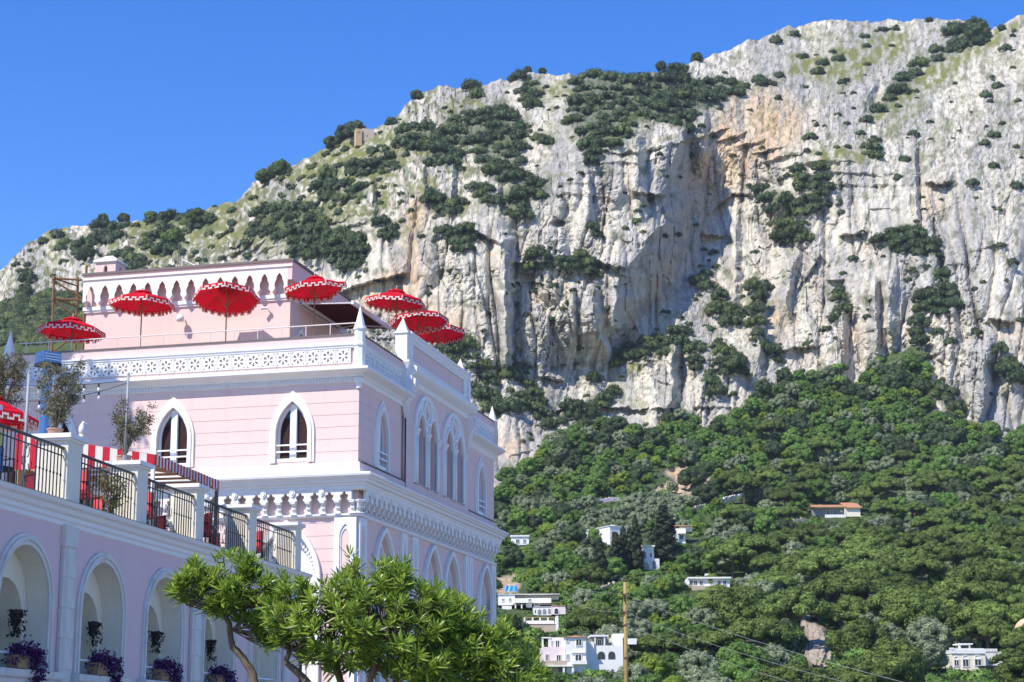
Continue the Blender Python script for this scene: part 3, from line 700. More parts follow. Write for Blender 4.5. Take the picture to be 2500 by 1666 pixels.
def low_lancet(c, fn_at):
    w = link('arched_window', None, villa)
    ring(lancet(c, 3.0, 6.95, 8.95, 1.25), lan(c), fn_at(0.14), 0.135, 'outer_moulding', WHITE, w)
    ring(lan(c, 1.07), lancet(c, 3.0, 6.95, 8.45, 0.86), fn_at(-0.18), 0.2, 'billet_band', WHITE, w)
    o = lancet(c, 3.0, 6.95, 8.42, 0.97, 14); f = fn_at(-0.13)
    b = MB()
    for i in range(2, len(o) - 1):
        u, v = o[i]; d = 0.045
        p = [f(u + a*d, v + e*d, t) for t in (0, 0.05) for a, e in ((-1,-1),(1,-1),(1,1),(-1,1))]
        b.add(p, [(0,1,2,3),(0,4,5,1),(1,5,6,2),(2,6,7,3),(3,7,4,0)])
    b.build('billet', WHITE, w)
    b = MB(); inner = lancet(c, 3.0, 6.7, 7.7, 0.55)
    b.panel(lancet(c, 3.0, 6.95, 8.44, 0.86), [inner, [(c + 0.16*math.cos(2*math.pi*i/10), 7.98 + 0.16*math.sin(2*math.pi*i/10)) for i in range(10)]], fn_at(-0.3), 0.08)
    b.build('tympanum', WHITE, w)
    ring(lancet(c, 3.0, 6.7, 7.85, 0.66), inner, fn_at(-0.24), 0.07, 'inner_moulding', WHITE, w)
    b = MB(); b.panel(lancet(c, 3.0, 6.95, 8.44, 0.86), [], fn_at(-0.385)); b.build('pane', PANE, w, fix=False)
    b = MB(); f2 = fn_at(-0.36)
    for u in (c - 0.18, c + 0.18):
        p = [f2(u + a*0.02, v, t) for t in (0, 0.03) for v in (3.0, 7.5) for a in (-1, 1)]
        b.add(p, [(0,1,3,2),(4,6,7,5),(0,4,5,1),(2,3,7,6),(0,2,6,4),(1,5,7,3)])
    b.build('leading', LEAD, w)
for c in (-2.5, -8.2): low_lancet(c, FR)
for c in LSI: low_lancet(c, SI)

# mouldings
sweep_L([(0.0,13.62),(0.05,13.63),(0.07,13.78),(0.12,13.80),(0.16,13.86),(0.26,13.90),(0.36,13.94),(0.44,13.98),(0.46,14.00),(0.46,14.07),(0.40,14.09),(0.06,14.12),(0.06,14.2)], (-VL - 0.1, 0, CY0), 'cornice', WHITE, villa)
sweep_L([(0.0,13.62),(0.07,13.78),(0.16,13.86),(0.36,13.94),(0.46,14.00),(0.46,14.07),(0.06,14.12),(0.06,14.2)], (None, 0, (CY1, VB + 0.3)), 'cornice', WHITE, villa)
sweep_L([(0.0,14.55),(0.06,14.58),(0.10,14.74),(0.20,14.80),(0.34,14.90),(0.40,14.98),(0.42,15.12),(0.36,15.17),(0.16,15.24),(0.0,15.26)], (None, CP, (CY0 - 0.05, CY1 + 0.05)), 'cornice', WHITE, villa)
sweep_L([(0.05,14.80),(0.10,14.84),(0.10,14.90),(0.14,14.92),(0.14,14.96),(0.05,14.98)], (-VL, 0, CY0), 'string_course', WHITE, villa)
sweep_L([(0.05,14.80),(0.12,14.88),(0.12,14.95),(0.05,14.98)], (None, 0, (CY1, VB)), 'string_course', WHITE, villa)
sweep_L([(-0.31,14.97),(0.05,14.97),(0.05,15.27),(-0.31,15.27)], (-VL, 0, CY0), 'parapet', PINK, villa)
sweep_L([(-0.31,14.97),(0.05,14.97),(0.05,15.27),(-0.31,15.27)], (None, 0, (CY1, VB)), 'parapet', PINK, villa)
sweep_L([(-0.33,15.27),(0.09,15.27),(0.09,15.32),(-0.33,15.33)], (-VL, 0, CY0), 'coping', LEAD, villa)
sweep_L([(-0.33,15.27),(0.09,15.27),(0.09,15.32),(-0.33,15.33)], (None, 0, (CY1, VB)), 'coping', LEAD, villa)
sweep_L([(-0.3,14.12),(0.04,14.12),(0.04,14.29),(0.0,14.29),(0.0,14.80),(0.05,14.80),(-0.3,14.80)], (-VL, 0, CY0), 'parapet', PINK, villa)
sweep_L([(-0.3,14.12),(0.04,14.12),(0.04,14.29),(0.0,14.29),(0.0,14.80),(0.05,14.80),(-0.3,14.80)], (None, 0, (CY1, VB)), 'parapet', PINK, villa)
b = MB()
for i in range(int(13.2 / 0.11)): b.box(-0.1 - 0.11*i - 0.055, -0.1 - 0.11*i, -0.10, -0.06, 13.66, 13.77)
tag(b.build('dentils', WHITE, villa), kind='stuff')
# lower cornice, plinth and corbel table
sweep_L([(0.26,9.86),(0.33,9.90),(0.33,9.99),(0.36,10.02),(0.38,10.09),(0.48,10.12),(0.50,10.20),(0.58,10.24),(0.60,10.28),(0.66,10.31),(0.68,10.38),(0.62,10.42),(0.10,10.47),(0.10,10.62)], (-VL - 0.2, 0, VB), 'cornice', WHITE, villa)
sweep_L([(0.0,10.6),(0.09,10.6),(0.09,10.80),(0.06,10.86),(0.0,10.87)], (-VL, 0, VB), 'plinth', PINK, villa)
sweep_L([(0.0,10.872),(0.10,10.872),(0.10,10.90),(0.0,10.91)], (None, 0, (0.06, VB)), 'flashing', LEAD, villa)
sweep_L([(0.0,8.98),(0.10,9.0),(0.13,9.05),(0.13,9.10),(0.0,9.12)], (-VL, 0, VB), 'string_course', WHITE, villa)
PITCH_C = 0.525
def arch_tile(m):
    b = MB(); h = PITCH_C / 2
    tre = [(-0.115, 9.545), (-0.115, 9.60), (-0.15, 9.64), (-0.15, 9.70), (-0.10, 9.73), (-0.06, 9.735), (-0.055, 9.79), (0, 9.835)]
    out = [(-h, 9.545)] + tre + [(-u, v) for u, v in reversed(tre[:-1])] + [(h, 9.545), (h, 9.88), (-h, 9.88)]
    b.panel(out, [], lambda u, v, w: (u, -0.30 + w, v), 0.14, back=True)
    b.box(-h, h, -0.31, -0.05, 9.88, 9.93)
    return b.mesh('arch_panel', m)
def bracket(m):
    b = MB()
    b.box(-0.10, 0.10, -0.31, -0.02, 9.50, 9.545); b.box(-0.08, 0.08, -0.30, -0.02, 9.455, 9.50)
    b.add([(-0.06,-0.24,9.455),(0.06,-0.24,9.455),(0.06,-0.02,9.455),(-0.06,-0.02,9.455),(-0.055,-0.09,9.17),(0.055,-0.09,9.17),(0.055,-0.02,9.17),(-0.055,-0.02,9.17)],
          [(0,1,5,4),(1,2,6,5),(2,3,7,6),(3,0,4,7),(4,5,6,7),(0,3,2,1)])
    b.box(-0.075, 0.075, -0.205, -0.1, 9.28, 9.335)
    b.add([(-0.07,-0.15,9.17),(0.07,-0.15,9.17),(0.07,-0.02,9.17),(-0.07,-0.02,9.17),(-0.115,-0.19,9.10),(0.115,-0.19,9.10),(0.115,-0.02,9.10),(-0.115,-0.02,9.10)],
          [(0,1,5,4),(1,2,6,5),(2,3,7,6),(3,0,4,7),(4,5,6,7),(0,3,2,1)])
    return b.mesh('bracket', m)
def shield_mesh(m):
    b = MB(); sh = [(-0.09,0.10),(0.09,0.10),(0.10,-0.02),(0.06,-0.10),(0,-0.15),(-0.06,-0.10),(-0.10,-0.02)]
    b.panel(sh, [], lambda u, v, w: (u, -0.05 + w, v), 0.06, back=True)
    b.panel([(u*0.6, v*0.6) for u, v in sh], [], lambda u, v, w: (u, -0.075 + w, v), 0.026, back=True)
    return b.mesh('shield', m)
tile_me, br_me, sh_me = arch_tile(WHITE), bracket(WHITE), shield_mesh(WHITE)
R90 = math.pi / 2
nF = 25
for i in range(nF):
    x = -0.12 - PITCH_C * (i + 0.5)
    link('arch_panel', tile_me, villa, (x, 0, 0)); link('bracket', br_me, villa, (x + PITCH_C/2, 0, 0))
    if i % 2 == 0 and i: link('shield', sh_me, villa, (x + PITCH_C/2, -0.30, 9.83))
for i in range(34):
    y = 0.15 + PITCH_C * (i + 0.5)
    link('arch_panel', tile_me, villa, (0, y, 0), (0, 0, R90)); link('bracket', br_me, villa, (0, y - PITCH_C/2, 0), (0, 0, R90))
    if i % 2 == 1: link('shield', sh_me, villa, (0.30, y - PITCH_C/2, 9.80), (0, 0, R90))
link('bracket', br_me, villa, (-0.03, 0.03, 0), (0, 0, R90/2), (1.3, 1.3, 1))
# fretwork frieze
def fret(m):
    b = MB(); h = 0.255; ho = []
    for k in range(6):
        a = math.pi/6 + k * math.pi/3
        ca, sa = math.cos(a), math.sin(a)
        pet = [(0.055,-0.012),(0.10,-0.03),(0.15,-0.048),(0.185,-0.035),(0.195,0),(0.185,0.035),(0.15,0.048),(0.10,0.03),(0.055,0.012)]
        ho.append([(x*ca - y*sa, 14.545 + x*sa + y*ca) for x, y in pet])
    for sx in (-1, 1):
        for sz in (-1, 1):
            ho.append([(sx*0.225, 14.545 + sz*0.225), (sx*0.225, 14.545 + sz*0.15), (sx*0.15, 14.545 + sz*0.225)])
    b.panel([(-h, 14.29), (h, 14.29), (h, 14.80), (-h, 14.80)], ho, lambda u, v, w: (u, -0.075 + w, v), 0.055, back=True)
    for s in (-1, 1): b.box(s*0.255 - 0.012, s*0.255 + 0.012, -0.09, -0.03, 14.29, 14.80)
    return b.mesh('fretwork_panel', m)
fr_me = fret(WHITE)
n = int((VL - 0.3) / 0.55)
for i in range(n): link('fretwork_panel', fr_me, villa, (-0.57 - 0.55*i, 0, 0))
for i in range(8): link('fretwork_panel', fr_me, villa, (0, 0.62 + 0.55*i, 0), (0, 0, R90))
for i in range(8): link('fretwork_panel', fr_me, villa, (0, CY1 + 0.42 + 0.55*i, 0), (0, 0, R90))
# corner turret, pinnacles, big pier
b = MB(); b.lathe([(0.10,13.4),(0.10,13.55),(0.16,13.6),(0.16,13.66),(0.2,13.75)], -0.02, 0.02, 8); b.build('corbel', WHITE, villa)
b = MB(); b.lathe([(0.24,14.08),(0.21,14.14),(0.20,14.86),(0.245,14.88),(0.245,14.97),(0.20,14.98),(0.20,15.42),(0.25,15.45),(0.25,15.50),(0.20,15.53),(0.0,16.32)], 0.0, 0.0, 8); b.build('pinnacle', WHITE, villa)
def pier(x, y, z0, z1, zt, w, d, name='pier'):
    b = MB(); b.box(x - w/2, x + w/2, y - d/2, y + d/2, z0, z1); b.box(x - w/2 - 0.05, x + w/2 + 0.05, y - d/2 - 0.05, y + d/2 + 0.05, z1, z1 + 0.06)
    b.frustum(x, y, z1 + 0.06, zt, w, d, 0.02, 0.02); return b.build(name, WHITE, villa)
pt = vl(980.9, 773.9, 64.75)
pier(0.0, 4.88, 14.3, 16.36, 16.98, 0.46, 0.42)
b = MB(); b.box(-0.20, 0.34, 4.60, 5.14, 15.26, 15.33); b.frustum(0.08, 4.87, 14.95, 15.26, 0.3, 0.3, 0.54, 0.54); b.build('pier_corbel', WHITE, villa)
for y in (CY0 - 0.08, CY1 - 0.08):
    b = MB(); b.frustum(0.20, y, 14.15, 14.75, 0.50, 0.50, 0.42, 0.46); b.frustum(0.14, y, 13.85, 14.15, 0.26, 0.36, 0.5, 0.5)
    for s in (-0.13, 0, 0.13): b.frustum(0.12, y + s, 13.20, 13.85, 0.02, 0.02, 0.24, 0.12)
    b.build('shield_corbel', WHITE, villa)
    link('shield', sh_me, villa, (0.46, y, 14.48), (0, 0, R90), (1.7, 1.5, 1.7))
# attic over the central bay
b = MB(); b.box(-0.30, CP - 0.02, CY0 + 0.12, CY1 - 0.32, 15.24, 16.50); b.build('attic', PINK, villa)
b = MB(); y0, y1 = CY0 + 0.12, CY1 - 0.32
b.panel([(y0, 15.24), (y1, 15.24), (y1, 16.24), (y0, 16.24)], [[(y0 + 0.5, 15.5), (y1 - 0.55, 15.5), (y1 - 0.55, 16.12), (y0 + 0.5, 16.12)]], SI(CP + 0.05), 0.065, back=False)
b.build('attic_frame', WHITE, villa)
sweep_L([(-0.45,16.24),(0.06,16.24),(0.10,16.30),(0.10,16.36),(0.16,16.42),(0.16,16.50),(0.02,16.58),(-0.45,16.60)], (None, CP, (CY0 + 0.13, CY1)), 'coping', WHITE, villa)
b = MB(); b.box(-0.28, CP + 0.10, CY1 - 0.31, CY1 - 0.01, 15.24, 16.23); b.build('pilaster', WHITE, villa)
b = MB(); b.frustum(-0.1, CY1 - 0.45, 16.60, 17.12, 0.42, 0.42, 0.02, 0.02); b.build('pinnacle', PINK, villa)
b = MB(); b.lathe([(0.22,15.30),(0.24,15.34),(0.20,15.38),(0.0,16.05)], -0.05, VB - 0.05, 8); b.build('pinnacle', WHITE, villa)
b = MB(); b.lathe([(0.22,14.1),(0.22,15.30)], -0.05, VB - 0.05, 8); b.build('pilaster', PINK, villa)
b = MB(); b.lathe([(0.24,14.1),(0.22,15.34),(0.26,15.38),(0.20,15.42),(0.0,16.25)], -VL, 0.05, 8); b.build('pinnacle', WHITE, villa)
b = MB(); b.tube([(0.06, 4.86, 13.3), (0.06, 4.86, 10.9)], 0.05, 8); b.build('downpipe', mat('downpipe_paint', (0.42, 0.31, 0.36), 0.6), villa, smooth=True)
# pilasters of the lower storey
def pilaster(u0, u1, fn_at):
    b = MB(); c = (u0 + u1) / 2; hole = lancet(c, 1.0, 8.35, 8.75, (u1 - u0) / 2 - 0.19)
    b.panel([(u0, 0), (u1, 0), (u1, 8.98), (u0, 8.98)], [hole], fn_at(0.10), 0.085, back=False)
    n = len(b.v); b.v += [tuple(fn_at(0.0)(u, v, w)) for u in (u0, u1) for v in (0, 8.98) for w in (-0.1, 0.0)]
    b.f += [(n, n+1, n+3, n+2), (n+4, n+6, n+7, n+5)]
    b.build('pilaster', WHITE, villa)
    p = MB(); p.panel(lancet(c, 1.0, 8.3, 8.7, (u1 - u0) / 2 - 0.215), [], fn_at(0.03)); p.build('pilaster_field', PINK, villa, fix=False)
    ring(lancet(c, 1.0, 8.35, 8.72, (u1 - u0) / 2 - 0.18), lancet(c, 1.0, 8.3, 8.6, (u1 - u0) / 2 - 0.24), fn_at(0.06), 0.04, 'pilaster_moulding', WHITE, villa)
pilaster(-0.78, -0.0, FR); pilaster(-13.3, -12.5, FR)
for u0, u1 in ((0.02, 0.76), (4.73, 5.40), (6.05, 6.74), (13.28, 13.78), (13.84, 14.34), (17.45, VB)): pilaster(u0, u1, SI)
RAIL = mat('rail_paint', (0.74, 0.66, 0.62), 0.5, 0.05)
rl = link('railing', None, villa)
b = MB(); b.tube([(-VL + 0.2, 0.32, 15.79), (-0.22, 0.32, 15.78)], 0.022, 6); b.tube([(-0.22, 0.32, 15.78), (-0.30, 4.65, 15.80)], 0.022, 6); b.tube([(-0.22, 0.36, 15.45), (-0.30, 4.65, 15.45)], 0.016, 6); b.build('handrail', RAIL, rl)
for i in range(15):
    b = MB(); b.tube([(-0.3 - 0.9*i, 0.32, 14.9), (-0.3 - 0.9*i, 0.32, 15.78)], 0.018, 5); b.build('post', RAIL, rl)
for i in range(5):
    b = MB(); b.tube([(-0.24, 0.7 + 0.9*i, 14.9), (-0.26, 0.7 + 0.9*i, 15.79)], 0.018, 5); b.build('post', RAIL, rl)
# roof tower, set back 3.5 m
TX0, TX1, TY0, TY1 = -12.25, -3.95, 3.5, 9.6
b = MB(); b.box(TX0, TX1, TY0, TY1, 14.9, 17.6); b.build('tower_wall', PINK, villa)
b = MB(); b.box(TX0 - 0.06, TX1 + 0.06, TY0 - 0.06, TY1, 17.60, 17.68); b.box(TX0 - 0.1, TX1 + 0.1, TY0 - 0.1, TY1, 17.68, 17.82); b.build('string_course', WHITE, villa)
# jettied frieze carried on trefoil arches
b = MB(); nA = 14; pw = (TX1 - TX0 - 0.06) / nA; outl = [(TX0, 17.95)]
JO_ = 0.34
xs = TX0 + 0.03
tre = [(-0.26, 17.95), (-0.165, 18.0), (-0.19, 18.14), (-0.16, 18.26), (-0.12, 18.32), (-0.115, 18.42), (-0.05, 18.52), (0, 18.58)]
for i in range(nA):
    c = xs + pw * (i + 0.5); outl += [(c + u, v) for u, v in tre[1:]] + [(c - u, v) for u, v in reversed(tre[1:-1])]
    if i < nA - 1: outl.append((c + pw/2, 17.83))
outl += [(TX1, 17.95), (TX1, 18.80), (TX0, 18.80)]
b.panel(outl, [], lambda u, v, w: (u, TY0 - JO_ + w, v), JO_ - 0.02, back=False)
b.build('arcade_frieze', WHITE, villa)
for i in range(nA + 1):
    c = xs + pw * i
    b = MB(); b.add([(c-0.10,TY0-JO_+0.01,18.05),(c+0.10,TY0-JO_+0.01,18.05),(c+0.10,TY0,18.05),(c-0.10,TY0,18.05),(c-0.03,TY0-0.03,17.83),(c+0.03,TY0-0.03,17.83),(c+0.03,TY0,17.83),(c-0.03,TY0,17.83)],
                    [(0,1,5,4),(1,2,6,5),(2,3,7,6),(3,0,4,7)]); b.build('bracket', WHITE, villa)
b = MB(); b.box(TX0, TX1, TY0, TY1, 17.82, 19.0); b.build('tower_wall', PINK, villa)
b = MB(); b.box(TX0, TX1, TY0 - JO_, TY0 - 0.003, 18.80, 19.0); b.box(TX1 + 0.003, TX1 + 0.18, TY0 - JO_, TY1, 18.30, 19.0); b.build('tower_wall', PINK, villa)
b = MB(); b.box(TX0 - 0.02, TX1 + 0.2, TY0 - JO_ - 0.05, TY0 - JO_ - 0.003, 18.80, 18.87); b.build('string_course', WHITE, villa)
b = MB(); b.box(TX0 - 0.05, TX1 + 0.24, TY0 - JO_ - 0.06, TY1, 19.0, 19.09); b.build('roof', LEAD, villa)
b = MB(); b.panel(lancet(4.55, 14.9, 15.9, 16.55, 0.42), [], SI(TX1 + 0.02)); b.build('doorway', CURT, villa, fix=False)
ring(lancet(4.55, 14.9, 15.9, 16.75, 0.58), lancet(4.55, 14.9, 15.9, 16.55, 0.42), SI(TX1 + 0.08), 0.08, 'door_moulding', WHITE, villa)
# roof chimney with a capped head
ch = link('chimney', None, villa)
cx, cy = -11.75, 4.35
b = MB(); b.panel([(cx-0.42,19.09),(cx+0.42,19.09),(cx+0.42,19.72),(cx-0.42,19.72)], [lancet(cx, 19.3, 19.45, 19.6, 0.08)], lambda u,v,w: (u, cy-0.42+w, v), 0.12)
b.panel([(cy-0.42,19.09),(cy+0.42,19.09),(cy+0.42,19.72),(cy-0.42,19.72)], [lancet(cy, 19.3, 19.45, 19.6, 0.08)], lambda u,v,w: (cx+0.42-w, u, v), 0.12)
b.box(cx-0.41, cx-0.3, cy-0.3, cy+0.42, 19.09, 19.72); b.build('shaft', PINK, ch)
b = MB(); b.box(cx-0.29, cx+0.29, cy-0.29, cy+0.29, 19.1, 19.7); b.build('flue', LEAD, ch)
b = MB(); b.box(cx-0.5, cx+0.5, cy-0.5, cy+0.5, 19.72, 19.79); b.frustum(cx, cy, 19.79, 19.95, 0.98, 0.98, 0.5, 0.5); b.frustum(cx, cy, 19.95, 20.02, 0.4, 0.4, 0.36, 0.36); b.build('cap', WHITE, ch)
# wall lamp and camera
wl = link('wall_lamp', None, villa); p = vl(459.7, 765.9, 64.9)
b = MB(); b.tube([(-8.2, TY0 - 0.1, 17.22), (-8.2, TY0 - 0.28, 17.18)], 0.03, 6); b.build('arm', PAINT, wl); b = MB(); b.lathe([(0.14,16.98),(0.15,17.1),(0.12,17.2),(0.03,17.24)], -8.2, TY0 - 0.32, 10); b.build('lamp_shade', PAINT, wl, smooth=True)
wl = link('wall_camera', None, villa)
b = MB(); b.tube([(-4.75, TY0 - 0.02, 17.2), (-4.75, TY0 - 0.18, 17.22), (-4.78, TY0 - 0.2, 17.3)], 0.03, 6); b.build('arm', PAINT, wl); b = MB(); b.tube([(-4.75, TY0 - 0.16, 17.31), (-5.0, TY0 - 0.28, 17.27)], 0.055, 8); b.build('housing', PAINT, wl)
# aerial on the tower roof
ae = thing('roof_aerial', 'thin grey television aerial and ladder frame on the tower roof', 'aerial', villa.matrix_world @ Vector((0, 0, 0)), -TH); ae.location = VO
b = MB(); b.tube([(-9.35, 5.2, 19.09), (-9.3, 5.2, 20.7)], 0.02, 5); b.build('mast', LEAD, ae)
b = MB()
for k in (0, 1): b.tube([(-9.05 + 0.9*k, 5.0, 19.09), (-9.05 + 0.9*k, 5.0, 19.95 - 0.5*k)], 0.025, 5)
b.tube([(-9.05, 5.0, 19.9), (-8.15, 5.0, 19.45)], 0.025, 5); b.tube([(-9.3, 5.1, 19.4), (-8.0, 5.0, 19.42)], 0.02, 5)
for k in range(7): b.tube([(-9.0 + 0.15*k, 4.9, 19.42), (-9.0 + 0.15*k, 5.3, 19.42)], 0.015, 4)
b.build('rack', RAIL, ae)

# ================================================================== ARCADED WING
LILAC = mat('lilac_stucco', (0.72, 0.535, 0.535), 0.85, 0.05, 1.1, bump=0.15, bscale=40, spec=0.15, stain=(0.67, 0.505, 0.51))
CREAM = mat('cream_stucco', (0.76, 0.715, 0.585), 0.85, 0.04, 1.2, bump=0.12, bscale=30, spec=0.15, stain=(0.68, 0.635, 0.51))
STONE = mat('pale_stone', (0.66, 0.64, 0.58), 0.8, 0.14, 4.0, bump=0.3, bscale=14, stain=(0.47, 0.45, 0.42))
IRON = mat('black_iron', (0.02, 0.02, 0.022), 0.5, 0.2, 8.0)
T2 = 0.18195
WO = Vector((-8.86568522, 36.0, 0.0))
wing = thing('arcade_wing', 'long lilac arcaded wing with round niches and a terrace balustrade', 'building', WO, -T2)
W_inv = (Matrix.Translation(WO) @ Matrix.Rotation(-T2, 4, 'Z')).inverted()
W_mat = Matrix.Translation(WO) @ Matrix.Rotation(-T2, 4, 'Z')
def wl_(px, py, Y): return W_inv @ at(px, py, Y)
WA = lambda off=0.0: (lambda u, v, w: (off - w, u, v))
B0, B1 = -12.0, 15.5
ARC = [-9.35, -5.72, -2.1, 1.55, 5.07, 8.72, 12.3]
ZS, RI, RO, SILL = 4.22, 1.06, 1.27, 2.70
hole = lambda c: rounded(c, SILL, ZS, RI, 20)
b = MB(); b.panel([(B0, 0), (B1, 0), (B1, 5.86), (B0, 5.86)], [hole(c) for c in ARC], WA(), 0.42); b.build('wall', LILAC, wing)
# plastered niches behind the arches
NI = lambda c: rounded(c + 0.12, 2.72, 3.92, 0.76, 16)
b = MB(); b.panel([(B0 + 0.1, 0.1), (B1 - 0.1, 0.1), (B1 - 0.1, 5.8), (B0 + 0.1, 5.8)], [NI(c) for c in ARC], WA(-0.425), 0.45); b.build('niche_wall', CREAM, wing)
b = MB(); b.panel([(B0 + 0.1, 0.1), (B1 - 0.1, 0.1), (B1 - 0.1, 5.8), (B0 + 0.1, 5.8)], [], WA(-0.88)); b.build('niche_back', CREAM, wing, fix=False)
for c in ARC[1:]:
    ring([(c + (u - c) * 0.995, v) for u, v in rounded(c, SILL, ZS, RI, 20)], rounded(c, SILL, ZS, RI - 0.012, 20), WA(0.004), 0.425, 'reveal', CREAM, wing)
    ring(rounded(c, SILL, ZS, RO, 20), rounded(c, SILL, ZS, RO - 0.07, 20), WA(0.05), 0.055, 'outer_moulding', STONE, wing)
    ring(rounded(c, SILL, ZS, RO - 0.07, 20), rounded(c, SILL, ZS, RO - 0.13, 20), WA(0.085), 0.09, 'middle_moulding', STONE, wing)
    ring(rounded(c, SILL, ZS, RO - 0.13, 20), rounded(c, SILL, ZS, RI - 0.01, 20), WA(0.055), 0.06, 'archivolt', STONE, wing)
    prof = [(0.0, 2.45), (0.08, 2.50), (0.10, 2.62), (0.17, 2.68), (0.17, 2.76), (0.23, 2.80), (0.24, 2.93), (0.0, 2.96)]
    b = MB(); k = len(prof)
    for y in (c - 1.44, c + 1.44): b.v += [(o, y, z) for o, z in prof]
    b.f += [(i, i+1, k+i+1, k+i) for i in range(k-1)] + [tuple(range(k)), tuple(range(k, 2*k))]; b.build('sill', STONE, wing)
    b = MB(); b.box(-0.42, 0.0, c - RI, c + RI, 2.6, 2.95); b.build('sill_slab', STONE, wing)
    b = MB(); b.tube([(-0.06, c - RI, 3.24), (-0.06, c + RI, 3.24)], 0.022, 6); b.build('guard_rail', PAINT, wing)
blk = MB(); blk.box(0.003, 0.09, -0.30, 0.30, 0.006, 0.594)
bmx = bmesh.new(); _m = blk.mesh('stone_block', STONE); bmx.from_mesh(_m); bmesh.ops.bevel(bmx, geom=bmx.edges[:], offset=0.012, segments=1, affect='EDGES'); bmx.to_mesh(_m); bmx.free()
for c in (-7.5, -0.25, 7.03, 14.2):
    b = MB(); b.box(0.002, 0.075, c - 0.285, c + 0.285, 0, 5.84); b.build('pilaster', STONE, wing)
    for i in range(9):
        link('stone_block', _m, wing, (0.0, c, 0.6 * i))
    b = MB(); b.box(0.003, 0.10, c - 0.31, c + 0.31, 5.42, 5.83); b.build('capital', STONE, wing)
# cornice with a return on the end
P = [(0.0,5.80),(0.03,5.82),(0.03,5.90),(0.07,5.93),(0.07,6.01),(0.13,6.05),(0.17,6.13),(0.24,6.17),(0.27,6.22),(0.27,6.27),(0.0,6.30),(-0.2,6.30)]
b = MB(); k = len(P)
for st in ([(o, B0, z) for o, z in P], [(o, B1 + o, z) for o, z in P], [(-11.0, B1 + o, z) for o, z in P]): b.v += st
for s in (0, 1): b.f += [(s*k+i, s*k+i+1, s*k+k+i+1, s*k+k+i) for i in range(k-1)]
b.build('cornice', WHITE, wing)
b = MB(); b.add([(0.275, B0, 6.272), (0.275, B1 + 0.275, 6.272), (-0.1, B1 - 0.1, 6.306), (-0.1, B0, 6.306), (0.29, B0, 6.26), (0.29, B1 + 0.29, 6.26)], [(0,1,2,3),(4,5,1,0)]); b.build('flashing', LEAD, wing, fix=False)
b = MB(); b.box(-11.0, -0.9, B0, B1 - 0.02, 5.87, 6.31); b.box(-11.0, -0.9, B1 - 0.3, B1 - 0.003, 0, 5.86); b.build('terrace_slab', DECK, wing)
# piers and iron balustrade between them
PIL = [(-8.1, -7.45), (-4.30, -3.65), (-0.44, 0.22), (3.22, 3.82), (6.93, 7.47), (10.88, 11.48), (14.93, 15.49)]
for u0, u1 in PIL:
    b = MB(); b.box(-0.66, 0.0, u0, u1, 6.28, 7.55); b.build('pier', CREAM, wing)
    b = MB(); b.box(-0.70, 0.035, u0 - 0.05, u1 + 0.05, 7.55, 7.60); b.box(-0.76, 0.09, u0 - 0.10, u1 + 0.10, 7.60, 7.69); b.build('pier_cap', WHITE, wing)
bal = MB(); bal.tube([(0,0,6.33),(0,0,7.36)], 0.014, 5)
for z in (6.84,): bal.lathe([(0.014, z-0.03), (0.026, z), (0.014, z+0.03)], 0, 0, 5)
bal_me = bal.mesh('baluster', IRON)
rosette = MB()
for k in range(4):
    a0 = k * math.pi / 2; pts = []
    for i in range(11):
        t = i / 10 * 1.5 * math.pi; r = 0.17 - 0.011 * i
        pts.append((0, 0.17*math.cos(a0)*0.9 + r*math.cos(a0 + math.pi + t)*0.55, 6.85 + 0.17*math.sin(a0)*1.6 + r*math.sin(a0 + math.pi + t)*0.9))
    rosette.tube(pts, 0.010, 4)
ros_me = rosette.mesh('scrollwork', IRON)
for (a0, a1), (c0, c1) in zip(PIL[:-1], PIL[1:]):
    r = link('railing', None, wing)
    y0, y1 = a1, c0; n = int((y1 - y0) / 0.155)
    b = MB(); b.box(-0.135, -0.065, y0 + 0.01, y1 - 0.01, 7.37, 7.41); b.build('handrail', IRON, r)
    b = MB(); b.box(-0.12, -0.08, y0 + 0.01, y1 - 0.01, 6.35, 6.38); b.box(-0.115, -0.085, y0 + 0.01, y1 - 0.01, 7.22, 7.24); b.build('lower_rail', IRON, r)
    mid = (y0 + y1) / 2
    for i in range(n):
        y = y0 + (i + 0.5) * (y1 - y0) / n
        if abs(y - mid) < 0.26: continue
        link('baluster', bal_me, r, (-0.1, y, 0))
    link('scrollwork', ros_me, r, (-0.1, mid, 0))

# ------------------------------------------------------------------ things on the terrace
RED = mat('red_canvas', (0.62, 0.018, 0.028), 0.75, 0.12, 2.5, spec=0.15)
CREAMC = mat('cream_trim', (0.82, 0.78, 0.70), 0.8, 0.04)
WOOD = mat('varnished_wood', (0.26, 0.125, 0.055), 0.5, 0.25, 5.0)
def cloth(name, col, trans=0.35, rough=0.8):
    m, nt, b = new_mat(name); b.inputs['Base Color'].default_value = tuple(col) + (1,); b.inputs['Roughness'].default_value = rough; b.inputs['Specular IOR Level'].default_value = 0.12
    N, L = nt.nodes, nt.links; tr = N.new('ShaderNodeBsdfTranslucent'); tr.inputs[0].default_value = tuple(col) + (1,)
    nz = N.new('ShaderNodeTexNoise'); nz.inputs['Scale'].default_value = 9; tc = N.new('ShaderNodeTexCoord'); L.new(tc.outputs['Object'], nz.inputs['Vector'])
    bp = N.new('ShaderNodeBump'); bp.inputs['Strength'].default_value = 0.35; bp.inputs['Distance'].default_value = 0.02; L.new(nz.outputs['Fac'], bp.inputs['Height']); L.new(bp.outputs[0], b.inputs['Normal'])
    ms = N.new('ShaderNodeMixShader'); ms.inputs[0].default_value = trans
    L.new(b.outputs[0], ms.inputs[1]); L.new(tr.outputs[0], ms.inputs[2]); L.new(ms.outputs[0], N['Material Output'].inputs['Surface']); return m
